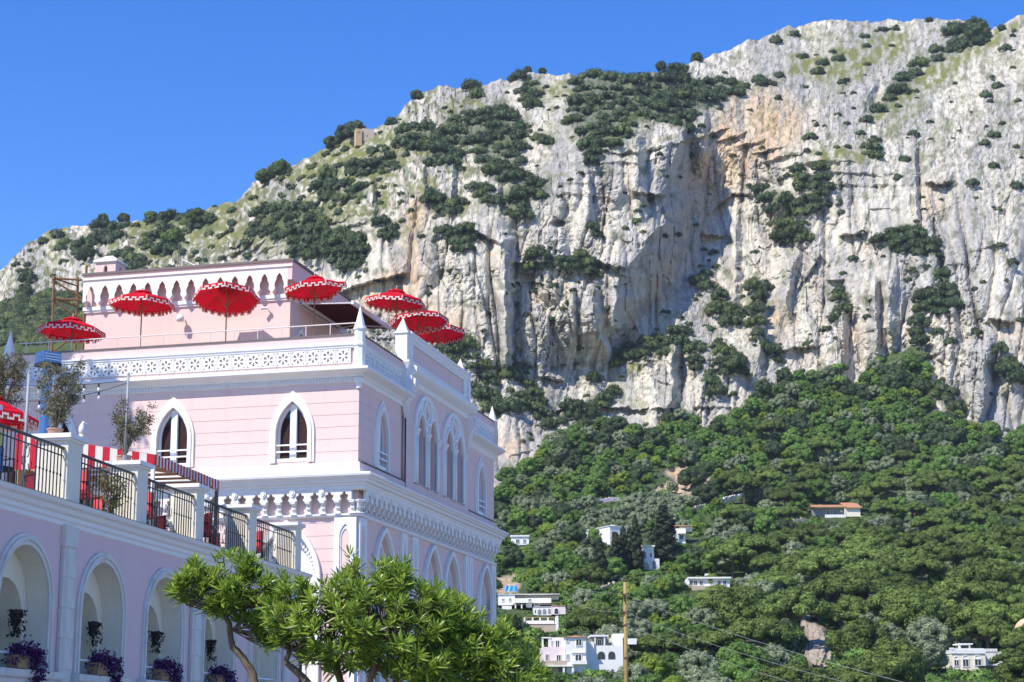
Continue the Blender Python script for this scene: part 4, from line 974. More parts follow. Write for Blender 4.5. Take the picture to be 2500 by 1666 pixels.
REDC = cloth('red_parasol_cloth', (0.66, 0.012, 0.030), 0.28)
TRIM = cloth('cream_parasol_trim', (0.84, 0.79, 0.72), 0.3)
def make_umbrella(base, R, H, label, tilt=(0, 0), rz=0.0, seed=0, ribs=8, lift=None):
    """octagonal red market umbrella, stepped cream key border on a hanging valance, wooden pole and ribs"""
    t = thing('umbrella', label, 'umbrella', base, rz, 'red umbrellas with cream key borders')
    rr = random.Random(seed)
    b = MB(); b.tube([(0, 0, 0), (0, 0, H - 0.05)], 0.024, 8); b.build('pole', WOOD, t)
    h = link('canopy', None, t, (0, 0, H), (tilt[0], tilt[1], 0))
    rise = 0.34 * R; V = []; Fs = []
    sub = 4; nseg = ribs * sub; rad = [0.10, 0.30, 0.55, 0.80, 1.0]
    def pt(ri, j):
        a = 2*math.pi*j/nseg; k = (j % sub) / sub; mid = 1 - abs(2*k - 1)
        r = rad[ri] * R * math.cos(math.pi/ribs) / math.cos((k - 0.5) * 2*math.pi/ribs)
        z = -rise * rad[ri] ** 1.25 - 0.028 * R * mid * rad[ri] * (1 if ri < 4 else 0.4)
        if lift is not None: z += lift[1] * rad[ri] ** 2 * max(0.0, math.cos(a - 2*math.pi*lift[0]/ribs)) ** 10
        return (r*math.cos(a), r*math.sin(a), z)
    b = MB()
    for ri in range(5):
        for j in range(nseg): b.v.append(pt(ri, j))
    for ri in range(4):
        for j in range(nseg): b.f.append((ri*nseg+j, ri*nseg+(j+1)%nseg, (ri+1)*nseg+(j+1)%nseg, (ri+1)*nseg+j))
    b.build('panels', REDC, h, fix=False)
    b = MB(); b.lathe([(0.30*R, -0.05), (0.27*R, -0.01), (0.16*R, 0.05), (0.06*R, 0.085), (0.02, 0.095), (0.02, 0.11), (0.035, 0.13), (0.0, 0.16)], 0, 0, 16); b.build('vent_cap', REDC, h)
    b = MB(); b.lathe([(0.018, 0.05), (0.03, 0.09), (0.018, 0.12), (0.012, 0.2), (0.002, 0.22)], 0, 0, 8); b.build('finial', CREAMC, h)
    drop = 0.165 * R; fl = lambda: rr.uniform(-0.012, 0.012)
    bv, bt = MB(), MB(); fine = 14
    for s in range(ribs):
        a0, a1 = 2*math.pi*s/ribs, 2*math.pi*(s+1)/ribs
        lf = lambda a: 0.0 if lift is None else lift[1] * max(0.0, math.cos(a - 2*math.pi*lift[0]/ribs)) ** 10
        p0 = Vector((R*math.cos(a0), R*math.sin(a0), -rise + lf(a0))); p1 = Vector((R*math.cos(a1), R*math.sin(a1), -rise + lf(a1))); n = ((p0 + p1) / 2); n.z = 0; n.normalize()
        sag = lambda q: Vector((0, 0, -0.011 * R * (1 - abs(2*q - 1)) ** 0.8))
        sway = rr.uniform(-0.03, 0.06)
        def q(u, w, o): return p0.lerp(p1, u) + sag(u) + Vector((0, 0, -w * drop)) + n * (o + sway * w)
        # red flap: square tabs
        for i in range(fine):
            u0, u1 = i/fine, (i+1)/fine; w1 = 1.0 if (i // 2) % 2 == 0 or i in (0, fine-1) else 0.60
            bv.add([q(u0,0,0), q(u1,0,0), q(u1,w1,0), q(u0,w1,0)], [(0,1,2,3)])
        # cream border: a stepped key ribbon, doubled down the seams
        for sd in (0.006, -0.006):
            path = []
            for i in range(fine):
                hi = (i // 2) % 2 == 0 or i in (0, fine - 1); path += [(i/fine, 1.0 if hi else 0.55), ((i+1)/fine, 1.0 if hi else 0.55)]
            for (ua, wa), (ub, wb) in zip(path[:-1], path[1:]):
                if abs(ua - ub) < 1e-6:
                    lo, hi_ = min(wa, wb) - 0.30, max(wa, wb); e = 0.016
                    bt.add([q(ua-e,lo,sd), q(ua+e,lo,sd), q(ua+e,hi_,sd), q(ua-e,hi_,sd)], [(0,1,2,3)])
                else:
                    bt.add([q(ua,wa-0.23,sd*1.2), q(ub,wb-0.23,sd*1.2), q(ub,wb,sd*1.2), q(ua,wa,sd*1.2)], [(0,1,2,3)])
            for u0, u1 in ((0, 0.03), (0.97, 1)):
                bt.add([q(u0,-0.05,sd*1.4), q(u1,-0.05,sd*1.4), q(u1,1.0,sd*1.4), q(u0,1.0,sd*1.4)], [(0,1,2,3)])
    bv.build('valance', REDC, h, fix=False); bt.build('key_border', TRIM, h, fix=False)
    for s in range(ribs):
        a = 2*math.pi*s/ribs; b = MB()
        b.tube([(0.09*math.cos(a), 0.09*math.sin(a), -0.04), (0.98*R*math.cos(a), 0.98*R*math.sin(a), -rise - 0.02)], 0.009, 4)
        b.tube([(0.03*math.cos(a), 0.03*math.sin(a), -0.62*R), (0.52*R*math.cos(a), 0.52*R*math.sin(a), -rise*0.46 - 0.02)], 0.008, 4)
        b.build('rib', WOOD, h)
    b = MB(); b.lathe([(0.05, -0.66*R), (0.05, -0.58*R)], 0, 0, 8); b.build('runner', WOOD, h)
    return t
def um(px, py, Y, R, zb, label, **kw):
    top = at(px, py, Y); return make_umbrella((top.x, top.y, zb), R, top.z - zb, label, **kw)
um(178, 771, 64.2, 1.22, 14.9, 'red umbrella farthest left on the roof terrace, in front of the scaffold', tilt=(-0.02, 0.05), rz=0.2, seed=1)
um(349, 706, 63.6, 1.20, 14.9, 'red umbrella in front of the left half of the tower wall', tilt=(-0.02, 0.02), rz=0.35, seed=2)
um(556, 696, 63.4, 1.20, 14.9, 'red umbrella before the right half of the tower wall, tilted back to show its underside', tilt=(-0.26, 0.02), rz=0.1, seed=3)
um(770, 676, 62.6, 1.17, 14.9, 'red umbrella beside the dark awning with one wind-lifted corner', tilt=(-0.06, -0.06), rz=0.42, seed=4, lift=(0, 0.34))
um(969, 709, 65.6, 1.16, 14.9, 'highest of the three red umbrellas right of the awning', tilt=(0.03, 0.07), rz=0.3, seed=5)
um(1021, 757, 68.2, 1.16, 14.9, 'middle one of the three red umbrellas right of the awning', tilt=(-0.10, -0.07), rz=0.0, seed=6)
um(1067, 787, 70.2, 1.16, 14.9, 'lowest and farthest right red umbrella above the attic parapet', tilt=(-0.08, 0.02), rz=0.5, seed=7)
um(-30, 955, 38.2, 1.15, 6.31, 'large red umbrella cut by the left edge on the lower terrace', tilt=(0.03, 0.10), rz=0.30, seed=8)
# dark retractable awning beside the tower
AW = cloth('dark_awning_cloth', (0.085, 0.022, 0.024), 0.10)
aw = thing('retractable_awning', 'dark red-brown folding awning with pale front bar beside the roof tower', 'awning', VO, -TH)
p0 = vl(859, 735, 64.6); p1 = vl(951, 802, 68.9)
zf = (p0.z + p1.z) / 2
b = MB(); b.add([(TX1 + 0.05, p0.y, zf + 0.12), (p0.x, p0.y, zf), (p0.x, p1.y, zf), (TX1 + 0.05, p1.y, zf + 0.12), (TX1 + 0.05, p0.y, zf + 0.14), (p0.x, p0.y, zf + 0.02), (p0.x, p1.y, zf + 0.02), (TX1 + 0.05, p1.y, zf + 0.14)], [(0,1,2,3),(4,7,6,5),(0,4,5,1),(1,5,6,2),(2,6,7,3),(3,7,4,0)]); b.build('cloth', AW, aw)
b = MB(); b.box(p0.x, p0.x + 0.1, p0.y - 0.05, p1.y + 0.05, zf - 0.06, zf + 0.08); b.build('front_bar', PAINT, aw)
b = MB(); b.tube([(TX1 + 0.1, p0.y + 0.02, zf + 0.10), (p0.x, p0.y + 0.02, zf)], 0.03, 6); b.build('arm', PAINT, aw)
b = MB(); b.tube([(TX1 + 0.1, p1.y - 0.4, zf + 0.05), (-3.0, p1.y - 0.9, zf), (p0.x, p1.y - 0.4, zf)], 0.03, 6); b.build('arm', PAINT, aw)
b = MB(); b.box(TX1 + 0.185, TX1 + 0.32, p0.y - 0.05, p1.y + 0.05, zf + 0.06, zf + 0.24); b.build('cassette', PAINT, aw)
# scaffold tower at the left
RUST = mat('rusty_tube', (0.22, 0.12, 0.05), 0.7, 0.3, 6.0)
sf = thing('scaffold', 'rusty tube scaffold standing left of the roof tower', 'scaffold', VO, -TH)
tb = {}
for nm, px0, py0, px1, py1, Y in (('a', 128, 850, 133, 664, 66.0), ('b', 184, 850, 192, 668, 67.2), ('c', 202, 850, 213, 640, 66.4)):
    lo, hi = vl(px0, py0, Y), vl(px1, py1, Y); lo.z = 14.9; tb[nm] = (lo, hi)
    b = MB(); b.tube([lo, hi], 0.05, 6); b.build('standard', RUST, sf)
def along(k, z): lo, hi = tb[k]; return lo.lerp(hi, (z - lo.z) / (hi.z - lo.z))
for z in (18.9, 18.1, 17.1):
    b = MB(); b.tube([along('a', z), along('c', z + 0.02)], 0.04, 6); b.build('ledger', RUST, sf); b = MB(); b.tube([along('a', z), along('b', z)], 0.035, 6); b.build('ledger', RUST, sf)
    for k in 'ac':
        q = along(k, z); b = MB(); b.lathe([(0.08, q.z - 0.06), (0.08, q.z + 0.06)], q.x, q.y, 6); b.build('coupler', RUST, sf)
for z0, z1, k0, k1 in ((18.8, 18.15, 'a', 'c'), (18.0, 17.3, 'a', 'c'), (17.0, 16.0, 'c', 'a')):
    b = MB(); b.tube([along(k0, z0), along(k1, z1)], 0.035, 6); b.build('brace', RUST, sf)
# striped awning of the lower terrace
STRW = cloth('awning_white', (0.82, 0.78, 0.72), 0.25); STRR = cloth('awning_red', (0.60, 0.035, 0.06), 0.25)
TANW = mat('pine_boards', (0.52, 0.33, 0.17), 0.7, 0.15, 4.0)
sa = thing('striped_awning', 'red and white striped terrace awning on a white post', 'awning', WO, -T2)
A0, A1, AXO, AXI, ZL, ZH, ZE = 6.62, 11.25, -1.0, -4.6, 8.38, 9.02, 8.12
def slab4(m, pts, d, name, parent):
    b = MB(); d = Vector(d); b.add(list(pts) + [tuple(Vector(p) + d) for p in pts], [(0,1,2,3),(7,6,5,4),(0,4,5,1),(1,5,6,2),(2,6,7,3),(3,7,4,0)]); return b.build(name, m, parent)
n = 19
for i in range(n):                                       # sloping end towards the sun
    x0 = AXO + (AXI - AXO) * i / n; x1 = AXO + (AXI - AXO) * (i + 1) / n; f = lambda x: ZL + (ZH - ZL) * (x - AXO) / (AXI - AXO)
    slab4(STRR if i % 2 == 0 else STRW, [(x0, A0, ZE), (x1, A0, ZE), (x1, A0, f(x1)), (x0, A0, f(x0))], (0, 0.012, 0), 'end_stripe', sa)
n = 44
for i in range(n):                                       # roof and front valance, one strip of cloth per stripe
    y0 = A0 + 0.013 + (A1 - A0) * i / n; y1 = A0 + 0.013 + (A1 - A0) * (i + 1) / n; m = STRR if i % 2 == 0 else STRW
    slab4(m, [(AXO, y0, ZL), (AXO, y1, ZL), (AXI, y1, ZH), (AXI, y0, ZH)], (0, 0, 0.01), 'roof_stripe', sa)
    d = 0.03 if i % 4 < 2 else 0.0
    slab4(m, [(AXO + 0.013, y0, ZE + d), (AXO + 0.013, y1, ZE + d), (AXO + 0.013, y1, ZL + 0.01), (AXO + 0.013, y0, ZL + 0.01)], (0.01, 0, 0), 'front_stripe', sa)
for x in (AXO - 0.05, -2.3, -3.5, AXI):
    b = MB(); b.box(x - 0.04, x + 0.04, A0 + 0.05, A1 - 0.05, ZE + 0.02, ZE + 0.10); b.build('beam', TANW, sa)
for i in range(7):
    y = A0 + 0.1 + (A1 - A0 - 0.2) * i / 6; b = MB(); b.box(AXI, AXO - 0.05, y - 0.03, y + 0.03, ZE + 0.10, ZE + 0.16); b.build('rafter', TANW, sa)
b = MB(); lat = [[(u, v), (u + 0.32, v), (u + 0.32, v + 0.22), (u, v + 0.22)] for u in [A0 + 0.2 + 0.55*k for k in range(8)] for v in (7.2, 7.6)]
b.panel([(A0, 6.33), (A1, 6.33), (A1, ZE), (A0, ZE)], lat, lambda u, v, w: (AXI + 0.1 - w, u, v), 0.06, back=True); b.build('lattice_screen', TANW, sa)
b = MB(); b.box(AXI - 0.2, AXI - 0.05, A0, A1, 6.33, ZE); b.build('back_panel', CURT, sa)
b = MB(); b.box(AXO - 0.08, AXO, A0 + 0.02, A0 + 0.10, 6.31, ZE); b.build('post', PAINT, sa)
b = MB(); b.box(AXO - 0.08, AXO, A1 - 0.10, A1 - 0.02, 6.31, ZE); b.build('post', LEAD, sa)
# flue with a square cowl
STEEL = mat('blue_steel', (0.17, 0.25, 0.36), 0.22, 0.15, 4.0, metal=0.85)
fl = thing('flue', 'shiny blue steel flue pipe with a box cowl before the villa front', 'chimney pipe', (0, 0, 0))
q = at(109, 1000, 56.5)
fl.location = (q.x, q.y, 6.3)
zc = [at(109, y, 56.5).z - 6.3 for y in (852, 878, 886, 890, 930)]
b = MB(); b.lathe([(0.165, 0.0), (0.165, zc[3])], 0, 0, 14); b.build('pipe', STEEL, fl, smooth=False)
for z in (zc[4], zc[4] - 0.9, zc[4] - 1.8): b = MB(); b.lathe([(0.178, z - 0.05), (0.178, z + 0.05)], 0, 0, 14); b.build('clamp', STEEL, fl)
b = MB(); b.box(-0.30, 0.30, -0.30, 0.30, zc[1], zc[0]); b.build('cowl', STEEL, fl, rot=(0, 0, 0.75))
b = MB(); b.box(-0.32, 0.32, -0.32, 0.32, zc[2], zc[1] - 0.002); b.build('cowl_base', IRON, fl, rot=(0, 0, 0.75))
for k in range(3): b = MB(); z = zc[1] + (zc[0] - zc[1]) * (0.25 + 0.25*k); b.box(-0.26, 0.26, -0.315, -0.302, z - 0.012, z + 0.012); b.build('louvre', PAINT, fl, rot=(0, 0, 0.75))
b = MB(); b.box(-0.5, 0.5, -0.5, 0.5, -0.35, 0.05); b.build('base', LEAD, fl)
# white bird figure on a yellow post
bd = thing('bird_statue', 'small white bird figure perched on a cream block by the striped awning', 'statue', W_mat @ Vector((-1.5, 3.52, 8.32)), 0.3)
b = MB(); b.lathe([(0.02,0.05),(0.055,0.08),(0.075,0.15),(0.07,0.22),(0.045,0.28),(0.035,0.30),(0.0,0.31)], 0, 0, 10); b.build('body', PAINT, bd, smooth=True)
b = MB(); b.lathe([(0.0,0.27),(0.032,0.285),(0.042,0.315),(0.032,0.345),(0.0,0.36)], 0.025, 0, 10); b.build('head', PAINT, bd, smooth=True)
b = MB(); b.frustum(0.075, 0, 0.305, 0.325, 0.05, 0.02, 0.03, 0.015); b.build('beak', PAINT, bd)
b = MB(); b.add([(-0.03,-0.02,0.10),(-0.03,0.02,0.10),(-0.12,0.03,-0.06),(-0.12,-0.03,-0.06),(-0.05,-0.02,0.09),(-0.05,0.02,0.09),(-0.135,0.03,-0.06),(-0.135,-0.03,-0.06)], [(0,1,2,3),(7,6,5,4),(0,4,5,1),(1,5,6,2),(2,6,7,3),(3,7,4,0)]); b.build('tail', PAINT, bd)
b = MB(); b.lathe([(0.06,-0.12),(0.07,0.0),(0.05,0.06)], 0, 0, 10); b.lathe([(0.05,-2.0),(0.05,-0.12)], 0, 0, 8); b.build('perch', CREAM, bd)
# light string and its posts
GREY = mat('grey_post', (0.30, 0.32, 0.33), 0.5, 0.1)
ps = [W_mat @ Vector((-0.3, 3.17, 0)), W_mat @ Vector((-0.3, -1.75, 0))]
tops = [9.64, 8.68]
for p, zt, lab in zip(ps, tops, ('grey light-string post rising behind the second terrace pier', 'pale light-string post behind the left umbrella')):
    t = thing('light_post', lab, 'post', (p.x, p.y, 7.69 if zt > 9 else 6.31), 0, 'posts of the light string')
    b = MB(); b.lathe([(0.03, 0), (0.03, zt - t.location.z)], 0, 0, 8); b.build('shaft', GREY, t, smooth=True)
    b = MB(); b.lathe([(0.05, 0), (0.05, 0.12)], 0, 0, 8); b.build('foot', GREY, t); b = MB(); b.lathe([(0.036, zt - t.location.z), (0.02, zt - t.location.z + 0.04)], 0, 0, 8); b.build('cap', GREY, t)
ls = thing('string_lights', 'dark string-light cable with bare bulbs slung across the terrace', 'string lights', (0, 0, 0))
A_, B_, = Vector((ps[0].x, ps[0].y, 9.5)), Vector((ps[1].x - 0.2, ps[1].y + 1.5, 9.15)); C_ = Vector((ps[1].x - 3, ps[1].y + 2, 9.1))
for e0, e1, sagm in ((A_, C_, 0.18), (A_ + Vector((0, 0, -0.05)), C_ + Vector((0, 0.3, -0.12)), 0.42)):
    pts = [e0.lerp(e1, i/14) + Vector((0, 0, -sagm * 4 * (i/14) * (1 - i/14))) for i in range(15)]
    b = MB(); b.tube(pts, 0.008, 4); b.build('cable', IRON, ls)
    for i in (2, 3, 6, 9, 12):
        p = pts[i]; s = link('socket', None, ls)
        b = MB(); b.lathe([(0.018, p.z - 0.09), (0.022, p.z)], p.x, p.y, 8); b.build('holder', IRON, s); b = MB(); b.lathe([(0.0, p.z - 0.19), (0.026, p.z - 0.17), (0.034, p.z - 0.14), (0.016, p.z - 0.09)], p.x, p.y, 8); b.build('bulb', PAINT, s, smooth=True)
# dining furniture behind the balustrade
CUSH = mat('coral_red_cushion', (0.66, 0.07, 0.07), 0.85, 0.1); CHW = mat('black_chair_frame', (0.025, 0.022, 0.022), 0.5)
def chair(b_, x_, rz, cush, label):
    t = thing('chair', label, 'chair', W_mat @ Vector((x_, b_, 6.31)), -T2 + rz, 'terrace dining chairs')
    for sx in (-0.2, 0.2):
        for sy in (-0.2, 0.2): b = MB(); b.tube([(sx, sy, 0), (sx, sy, 0.92 if sy > 0 else 0.66)], 0.016, 5); b.build('leg', CHW, t)
        b = MB(); b.tube([(sx, -0.2, 0.66), (sx, 0.2, 0.66)], 0.016, 5); b.build('armrest', CHW, t)
    b = MB(); b.box(-0.21, 0.21, -0.21, 0.21, 0.41, 0.49); b.build('seat_cushion', cush, t); b = MB(); b.box(-0.2, 0.2, 0.14, 0.185, 0.50, 0.93); b.build('back_cushion', cush, t)
    b = MB(); b.tube([(-0.2, 0.2, 0.9), (0.2, 0.2, 0.9)], 0.016, 5); b.build('back_rail', CHW, t); return t
def table(b_, x_, label, cl=None):
    t = thing('table', label, 'table', W_mat @ Vector((x_, b_, 6.31)), -T2, 'terrace dining tables')
    b = MB(); b.box(-0.35, 0.35, -0.35, 0.35, 0.71, 0.75); b.build('top', PAINT, t); b = MB(); b.tube([(0, 0, 0), (0, 0, 0.71)], 0.035, 8); b.build('pedestal', CHW, t)
    b = MB(); b.box(-0.25, 0.25, -0.03, 0.03, 0, 0.03); b.box(-0.03, 0.03, -0.25, 0.25, 0.031, 0.05); b.build('foot', CHW, t)
    if cl: b = MB(); b.box(-0.38, 0.38, -0.38, 0.38, 0.752, 0.77); [b.box(*q) for q in ((-0.39,0.39,-0.40,-0.385,0.30,0.765),(-0.39,0.39,0.385,0.40,0.30,0.765),(-0.40,-0.392,-0.38,0.38,0.30,0.765),(0.392,0.40,-0.38,0.38,0.30,0.765))]; b.build('cloth', cl, t)
    return t
bays = ['first bay from the left', 'second bay, left of the vine', 'third bay under the striped awning', 'fourth bay right of the awning post', 'last bay at the right end']
for i, (y0, y1) in enumerate([(p[1], q[0]) for p, q in zip(PIL[1:-1], PIL[2:])]):
    s = (y1 - y0)
    if i == 0: chair(y0 + 2.0, -1.3, 0.4, CUSH, 'red chair behind the black one in the ' + bays[i])
    else:
        bb = (0, 1.42, 5.05, 8.95, 13.0)[i]
        chair(bb, -0.62, -0.9, CUSH, 'coral red cushioned chair nearest the rail in the ' + bays[i])
        chair(bb + 0.62, -0.78, 0.6, CUSH, 'red chair right of the nearest one in the ' + bays[i])
        chair(bb + 0.5, -1.75, 2.6, CUSH, 'red chair across the table in the ' + bays[i])
    if i: table(bb + 1.35, -1.1, 'white square dining table in the ' + bays[i])
table(-2.9, -0.75, 'dining table under a blue cloth at the left edge', mat('blue_cloth', (0.12, 0.22, 0.42), 0.85, 0.2, 5.0))
chair(-2.0, -0.7, 1.2, CHW and mat('dark_cushion', (0.03, 0.03, 0.03), 0.8), 'black cushioned chair beside the blue table')
GLA = mat('mint_glass', (0.34, 0.62, 0.54), 0.1, 0.1, 1.0)
gs = thing('glass_screen', 'mint green glass windscreen panel behind the last railing', 'screen', W_mat @ Vector((-0.95, 13.6, 6.31)), -T2)
b = MB(); b.box(-0.01, 0.01, -0.75, 0.75, 0.06, 1.0); b.build('panel', GLA, gs)
for s in (-0.7, 0.7): b = MB(); b.box(-0.03, 0.03, s - 0.02, s + 0.02, 0, 1.02); b.build('post', GREY, gs)
# window boxes and wall planters of the niches
BOXW = mat('crate_wood', (0.34, 0.22, 0.11), 0.8, 0.25, 6.0)
PURP = leaf_mat('purple_trailing_leaf', (0.026, 0.007, 0.045), (0.15, 0.030, 0.19), 0.5, 0.25, rnd=0.05)
DRYL = leaf_mat('dry_dark_leaf', (0.008, 0.007, 0.006), (0.03, 0.022, 0.015), 0.8, 0.1, rnd=0.05)
def leaf_tris(P, N, size, rng, spread=0.6):
    """one small triangle per point, roughly facing N"""
    n = len(P); A = rng.normal(size=(n, 3)); Nn = N + spread * rng.normal(size=(n, 3)); Nn /= np.linalg.norm(Nn, axis=1)[:, None]
    T = np.cross(Nn, A); T /= np.maximum(np.linalg.norm(T, axis=1)[:, None], 1e-6); B = np.cross(Nn, T)
    s = (size * rng.uniform(0.6, 1.3, n))[:, None]
    V = np.stack([P - T*s*0.55 - B*s*0.4, P + T*s*0.55 - B*s*0.35, P + B*s*0.75], 1).reshape(-1, 3)
    return V, np.arange(n * 3).reshape(n, 3)
where = ['leftmost arch', 'second arch from the left', 'third arch', 'fourth arch beside the oleander']
for i, c in enumerate(ARC[2:6]):
    t = thing('flower_box', 'wooden box of purple trailing plants on the sill of the ' + where[i], 'flower box', W_mat @ Vector((0.06, c, 2.95)), -T2, 'purple window boxes')
    b = MB(); b.box(-0.13, 0.11, -0.40, 0.06, 0.0, 0.03)
    for x in (-0.13, 0.095): b.box(x, x + 0.015, -0.40, 0.06, 0.031, 0.25)
    for y in (-0.40, 0.045): b.box(-0.114, 0.094, y, y + 0.015, 0.031, 0.25)
    b.build('box', BOXW, t)
    rg = np.random.default_rng(40 + i); n = 1800; k = rg.random(n) < 0.42
    P = np.where(k[:, None], np.stack([rg.uniform(-0.18, 0.2, n), rg.normal(-0.06, 0.22, n), 0.33 + 0.08*rg.normal(size=n)], 1),
                 np.stack([rg.uniform(0.06, 0.30, n), 0.27 + 0.13*rg.normal(size=n), 0.38 - 0.95 * rg.random(n) ** 0.9], 1))
    P[:, 2] -= np.maximum(0, np.abs(P[:, 1] - 0.1) - 0.3) * 0.6
    V_, F_ = leaf_tris(P, np.tile([0.7, -0.2, 0.6], (n, 1)), 0.05, rg, 1.0)
    tag(link('foliage', np_mesh('purple_foliage', V_, F_, PURP, np.repeat(rg.random(n), 3)), t), kind='stuff')
    w_ = thing('wall_planter', 'dark wall basket of withered plants hanging in the ' + where[i], 'planter', W_mat @ Vector((-0.44 if True else 0, c + 0.52, 3.78)), -T2, 'dark niche planters')
    b = MB()
    for j in range(7):
        a = -math.pi/2 + math.pi * j / 6; b.v += [(0.02 + 0.16*math.cos(a), 0.2*math.sin(a), 0.30), (0.02 + 0.07*math.cos(a), 0.09*math.sin(a), 0.0)]
    b.f += [(2*j, 2*j+2, 2*j+3, 2*j+1) for j in range(6)] + [tuple(range(0, 14, 2)), tuple(range(1, 14, 2)), (0, 1, 13, 12)]; b.build('basket', IRON, w_)
    n = 260; P = np.stack([rg.uniform(0.0, 0.2, n), rg.normal(0, 0.13, n), 0.30 - 0.5 * rg.random(n) ** 1.6], 1)
    V_, F_ = leaf_tris(P, np.tile([1, 0, 0.2], (n, 1)), 0.05, rg, 0.8); tag(link('foliage', np_mesh('dry_foliage', V_, F_, DRYL, np.repeat(rg.random(n), 3)), w_), kind='stuff')

# ================================================================== HOUSES ON THE HILLSIDE
LIME = mat('limewash', (0.80, 0.78, 0.74), 0.9, 0.06, 0.6, stain=(0.70, 0.66, 0.60))
LIMEP = mat('pink_limewash', (0.78, 0.64, 0.64), 0.9, 0.06, 0.6, stain=(0.70, 0.60, 0.58))
LIMEY = mat('cream_limewash', (0.80, 0.73, 0.58), 0.9, 0.05, 0.6)
TERRA = mat('terracotta', (0.46, 0.22, 0.12), 0.9, 0.25, 2.0)
RUBBLE = mat('rubble_stone', (0.50, 0.40, 0.30), 0.95, 0.35, 1.6, bump=0.8, bscale=3)
WDARK = mat('house_glass', (0.03, 0.035, 0.04), 0.15, 0.2, 2.0)
DULL = mat('dull_grey', (0.24, 0.24, 0.23), 0.7, 0.1)
KEEP = []                                                # windows of the view kept free of trees: x0, y0, x1, y1, distance
class House:
    """a house given by bearings; every block lands on its true distance"""
    def __init__(self, name, label, cat, px, py, Y, rz=0.0, group=None):
        Y = ground_at(px, py).y - 0.5; self.Y = Y; p = at(px, py, Y); self.px, self.py = px, py
        self.k = Y / F_PX                                   # metres per picture pixel at this distance
        self.t = thing(name, label, cat, p, rz, group)
    def X(self, px): return (px - self.px) * self.k
    def Z(self, py): return (self.py - py) * self.k
    def block(self, name, m, x0, y0, x1, y1, d0=0.0, d1=6.0, parent=None):
        """wall block from bearing box (x0,y0)-(x1,y1), front face d0 behind the reference plane"""
        b = MB(); b.box(self.X(x0), self.X(x1), d0, d1, self.Z(y1), self.Z(y0)); return b.build(name, m, parent or self.t)
    def window(self, x0, y0, x1, y1, d=0.0, arch=False, m=None, frame=True):
        w = link('window', None, self.t); X0, X1, Z0, Z1 = self.X(x0), self.X(x1), self.Z(y1), self.Z(y0)
        o = rounded((X0+X1)/2, Z0, Z1 - (X1-X0)/2, (X1-X0)/2, 8) if arch else [(X0,Z0),(X1,Z0),(X1,Z1),(X0,Z1)]
        b = MB(); b.panel(o, [], lambda u, v, ww: (u, d - 0.03 + ww, v), 0.0); b.build('pane', m or WDARK, w, fix=False)
        if frame:
            f = 0.09; b = MB(); cx, cz = (X0+X1)/2, (Z0+Z1)/2
            oo = [(cx + (u-cx)*(1 + 2*f/(X1-X0)), cz + (v-cz)*(1 + 2*f/(Z1-Z0))) for u, v in o]
            b.panel(oo, [o], lambda u, v, ww: (u, d - 0.10 + ww, v), 0.098, back=True); b.build('frame', LIME, w)
            if not arch: b = MB(); b.box(cx - 0.03, cx + 0.03, d - 0.06, d - 0.035, Z0, Z1); b.build('glazing_bar', LIME, w)
        return w
    def keep(self, x0, y0, x1, y1): KEEP.append((x0, y0, x1, y1, self.Y))
# big white and pink house above the oleander
zb = lambda x, y: (1200 + x / 6.375, 1420 + y / 6.375)
h = House('white_house', 'large white and pale pink house with stacked terraces beside the wooden pole', 'house', 1386, 1655, 270, 0.05)
def B(x0, y0, x1, y1): a = zb(x0, y0); c = zb(x1, y1); return a[0], a[1], c[0], c[1]
h.block('wall', LIMEP, *B(755, 1040, 1110, 1560), 0.0, 6.0); h.block('wall', LIME, *B(1115, 900, 1420, 1560), -0.8, 6.2); h.block('wall', LIME, *B(895, 890, 1110, 1038), 1.0, 6.0)
h.block('wall', LIME, *B(1425, 960, 1560, 1560), 0.6, 6.0); h.block('wall', LIME, *B(1560, 1015, 2010, 1420), 0.9, 6.0); h.block('wall', DULL, *B(1520, 880, 1780, 1013), 2.2, 6.0)
h.block('wall', LIME, *B(1890, 820, 2110, 880), 3.0, 6.0); h.block('wall', LIME, *B(1850, 884, 2030, 1012), 2.6, 6.0); h.block('wall', LIME, *B(2100, 900, 2240, 990), 2.2, 6.0)
for q in ((755, 905, 780, 1038), (872, 905, 892, 1038), (1570, 880, 1590, 1013), (1715, 880, 1735, 1013)): h.block('column', LIME, *B(*q), 0.9, 1.25)
h.block('pergola_beam', LIME, *B(752, 885, 893, 903), 0.8, 1.3); h.block('flat_roof', LIME, *B(1510, 852, 1790, 878), 0.8, 6.2)
b = MB(); x0, y0, x1, y1 = B(1110, 850, 1430, 898); b.add([(h.X(x0)-.2, -1.1, h.Z(y1)), (h.X(x1)+.2, -1.1, h.Z(y1)), (h.X(x1)+.2, 6.3, h.Z(y1)), (h.X(x0)-.2, 6.3, h.Z(y1)), (h.X(x0)+1.6, 2.4, h.Z(y0)), (h.X(x1)-1.6, 2.4, h.Z(y0))], [(0,1,5,4),(1,2,5),(2,3,4,5),(3,0,4),(0,3,2,1)]); b.build('tiled_roof', TERRA, h.t)
for q, d in (((970, 940, 1025, 1035), 1.0), ((905, 945, 930, 1035), 1.0), ((1270, 935, 1350, 1025), -0.8), ((1255, 1165, 1345, 1255), -0.8), ((975, 1165, 1035, 1250), 0.0), ((805, 1155, 845, 1245), 0.0), ((1635, 920, 1690, 1010), 2.2), ((1120, 1160, 1150, 1240), -0.8), ((1118, 930, 1145, 970), -0.8)): h.window(*B(*q), d=d)
for q in ((1615, 1105, 1730, 1225), (1778, 1105, 1888, 1225)): h.window(*B(*q), d=0.9, arch=True, frame=False)
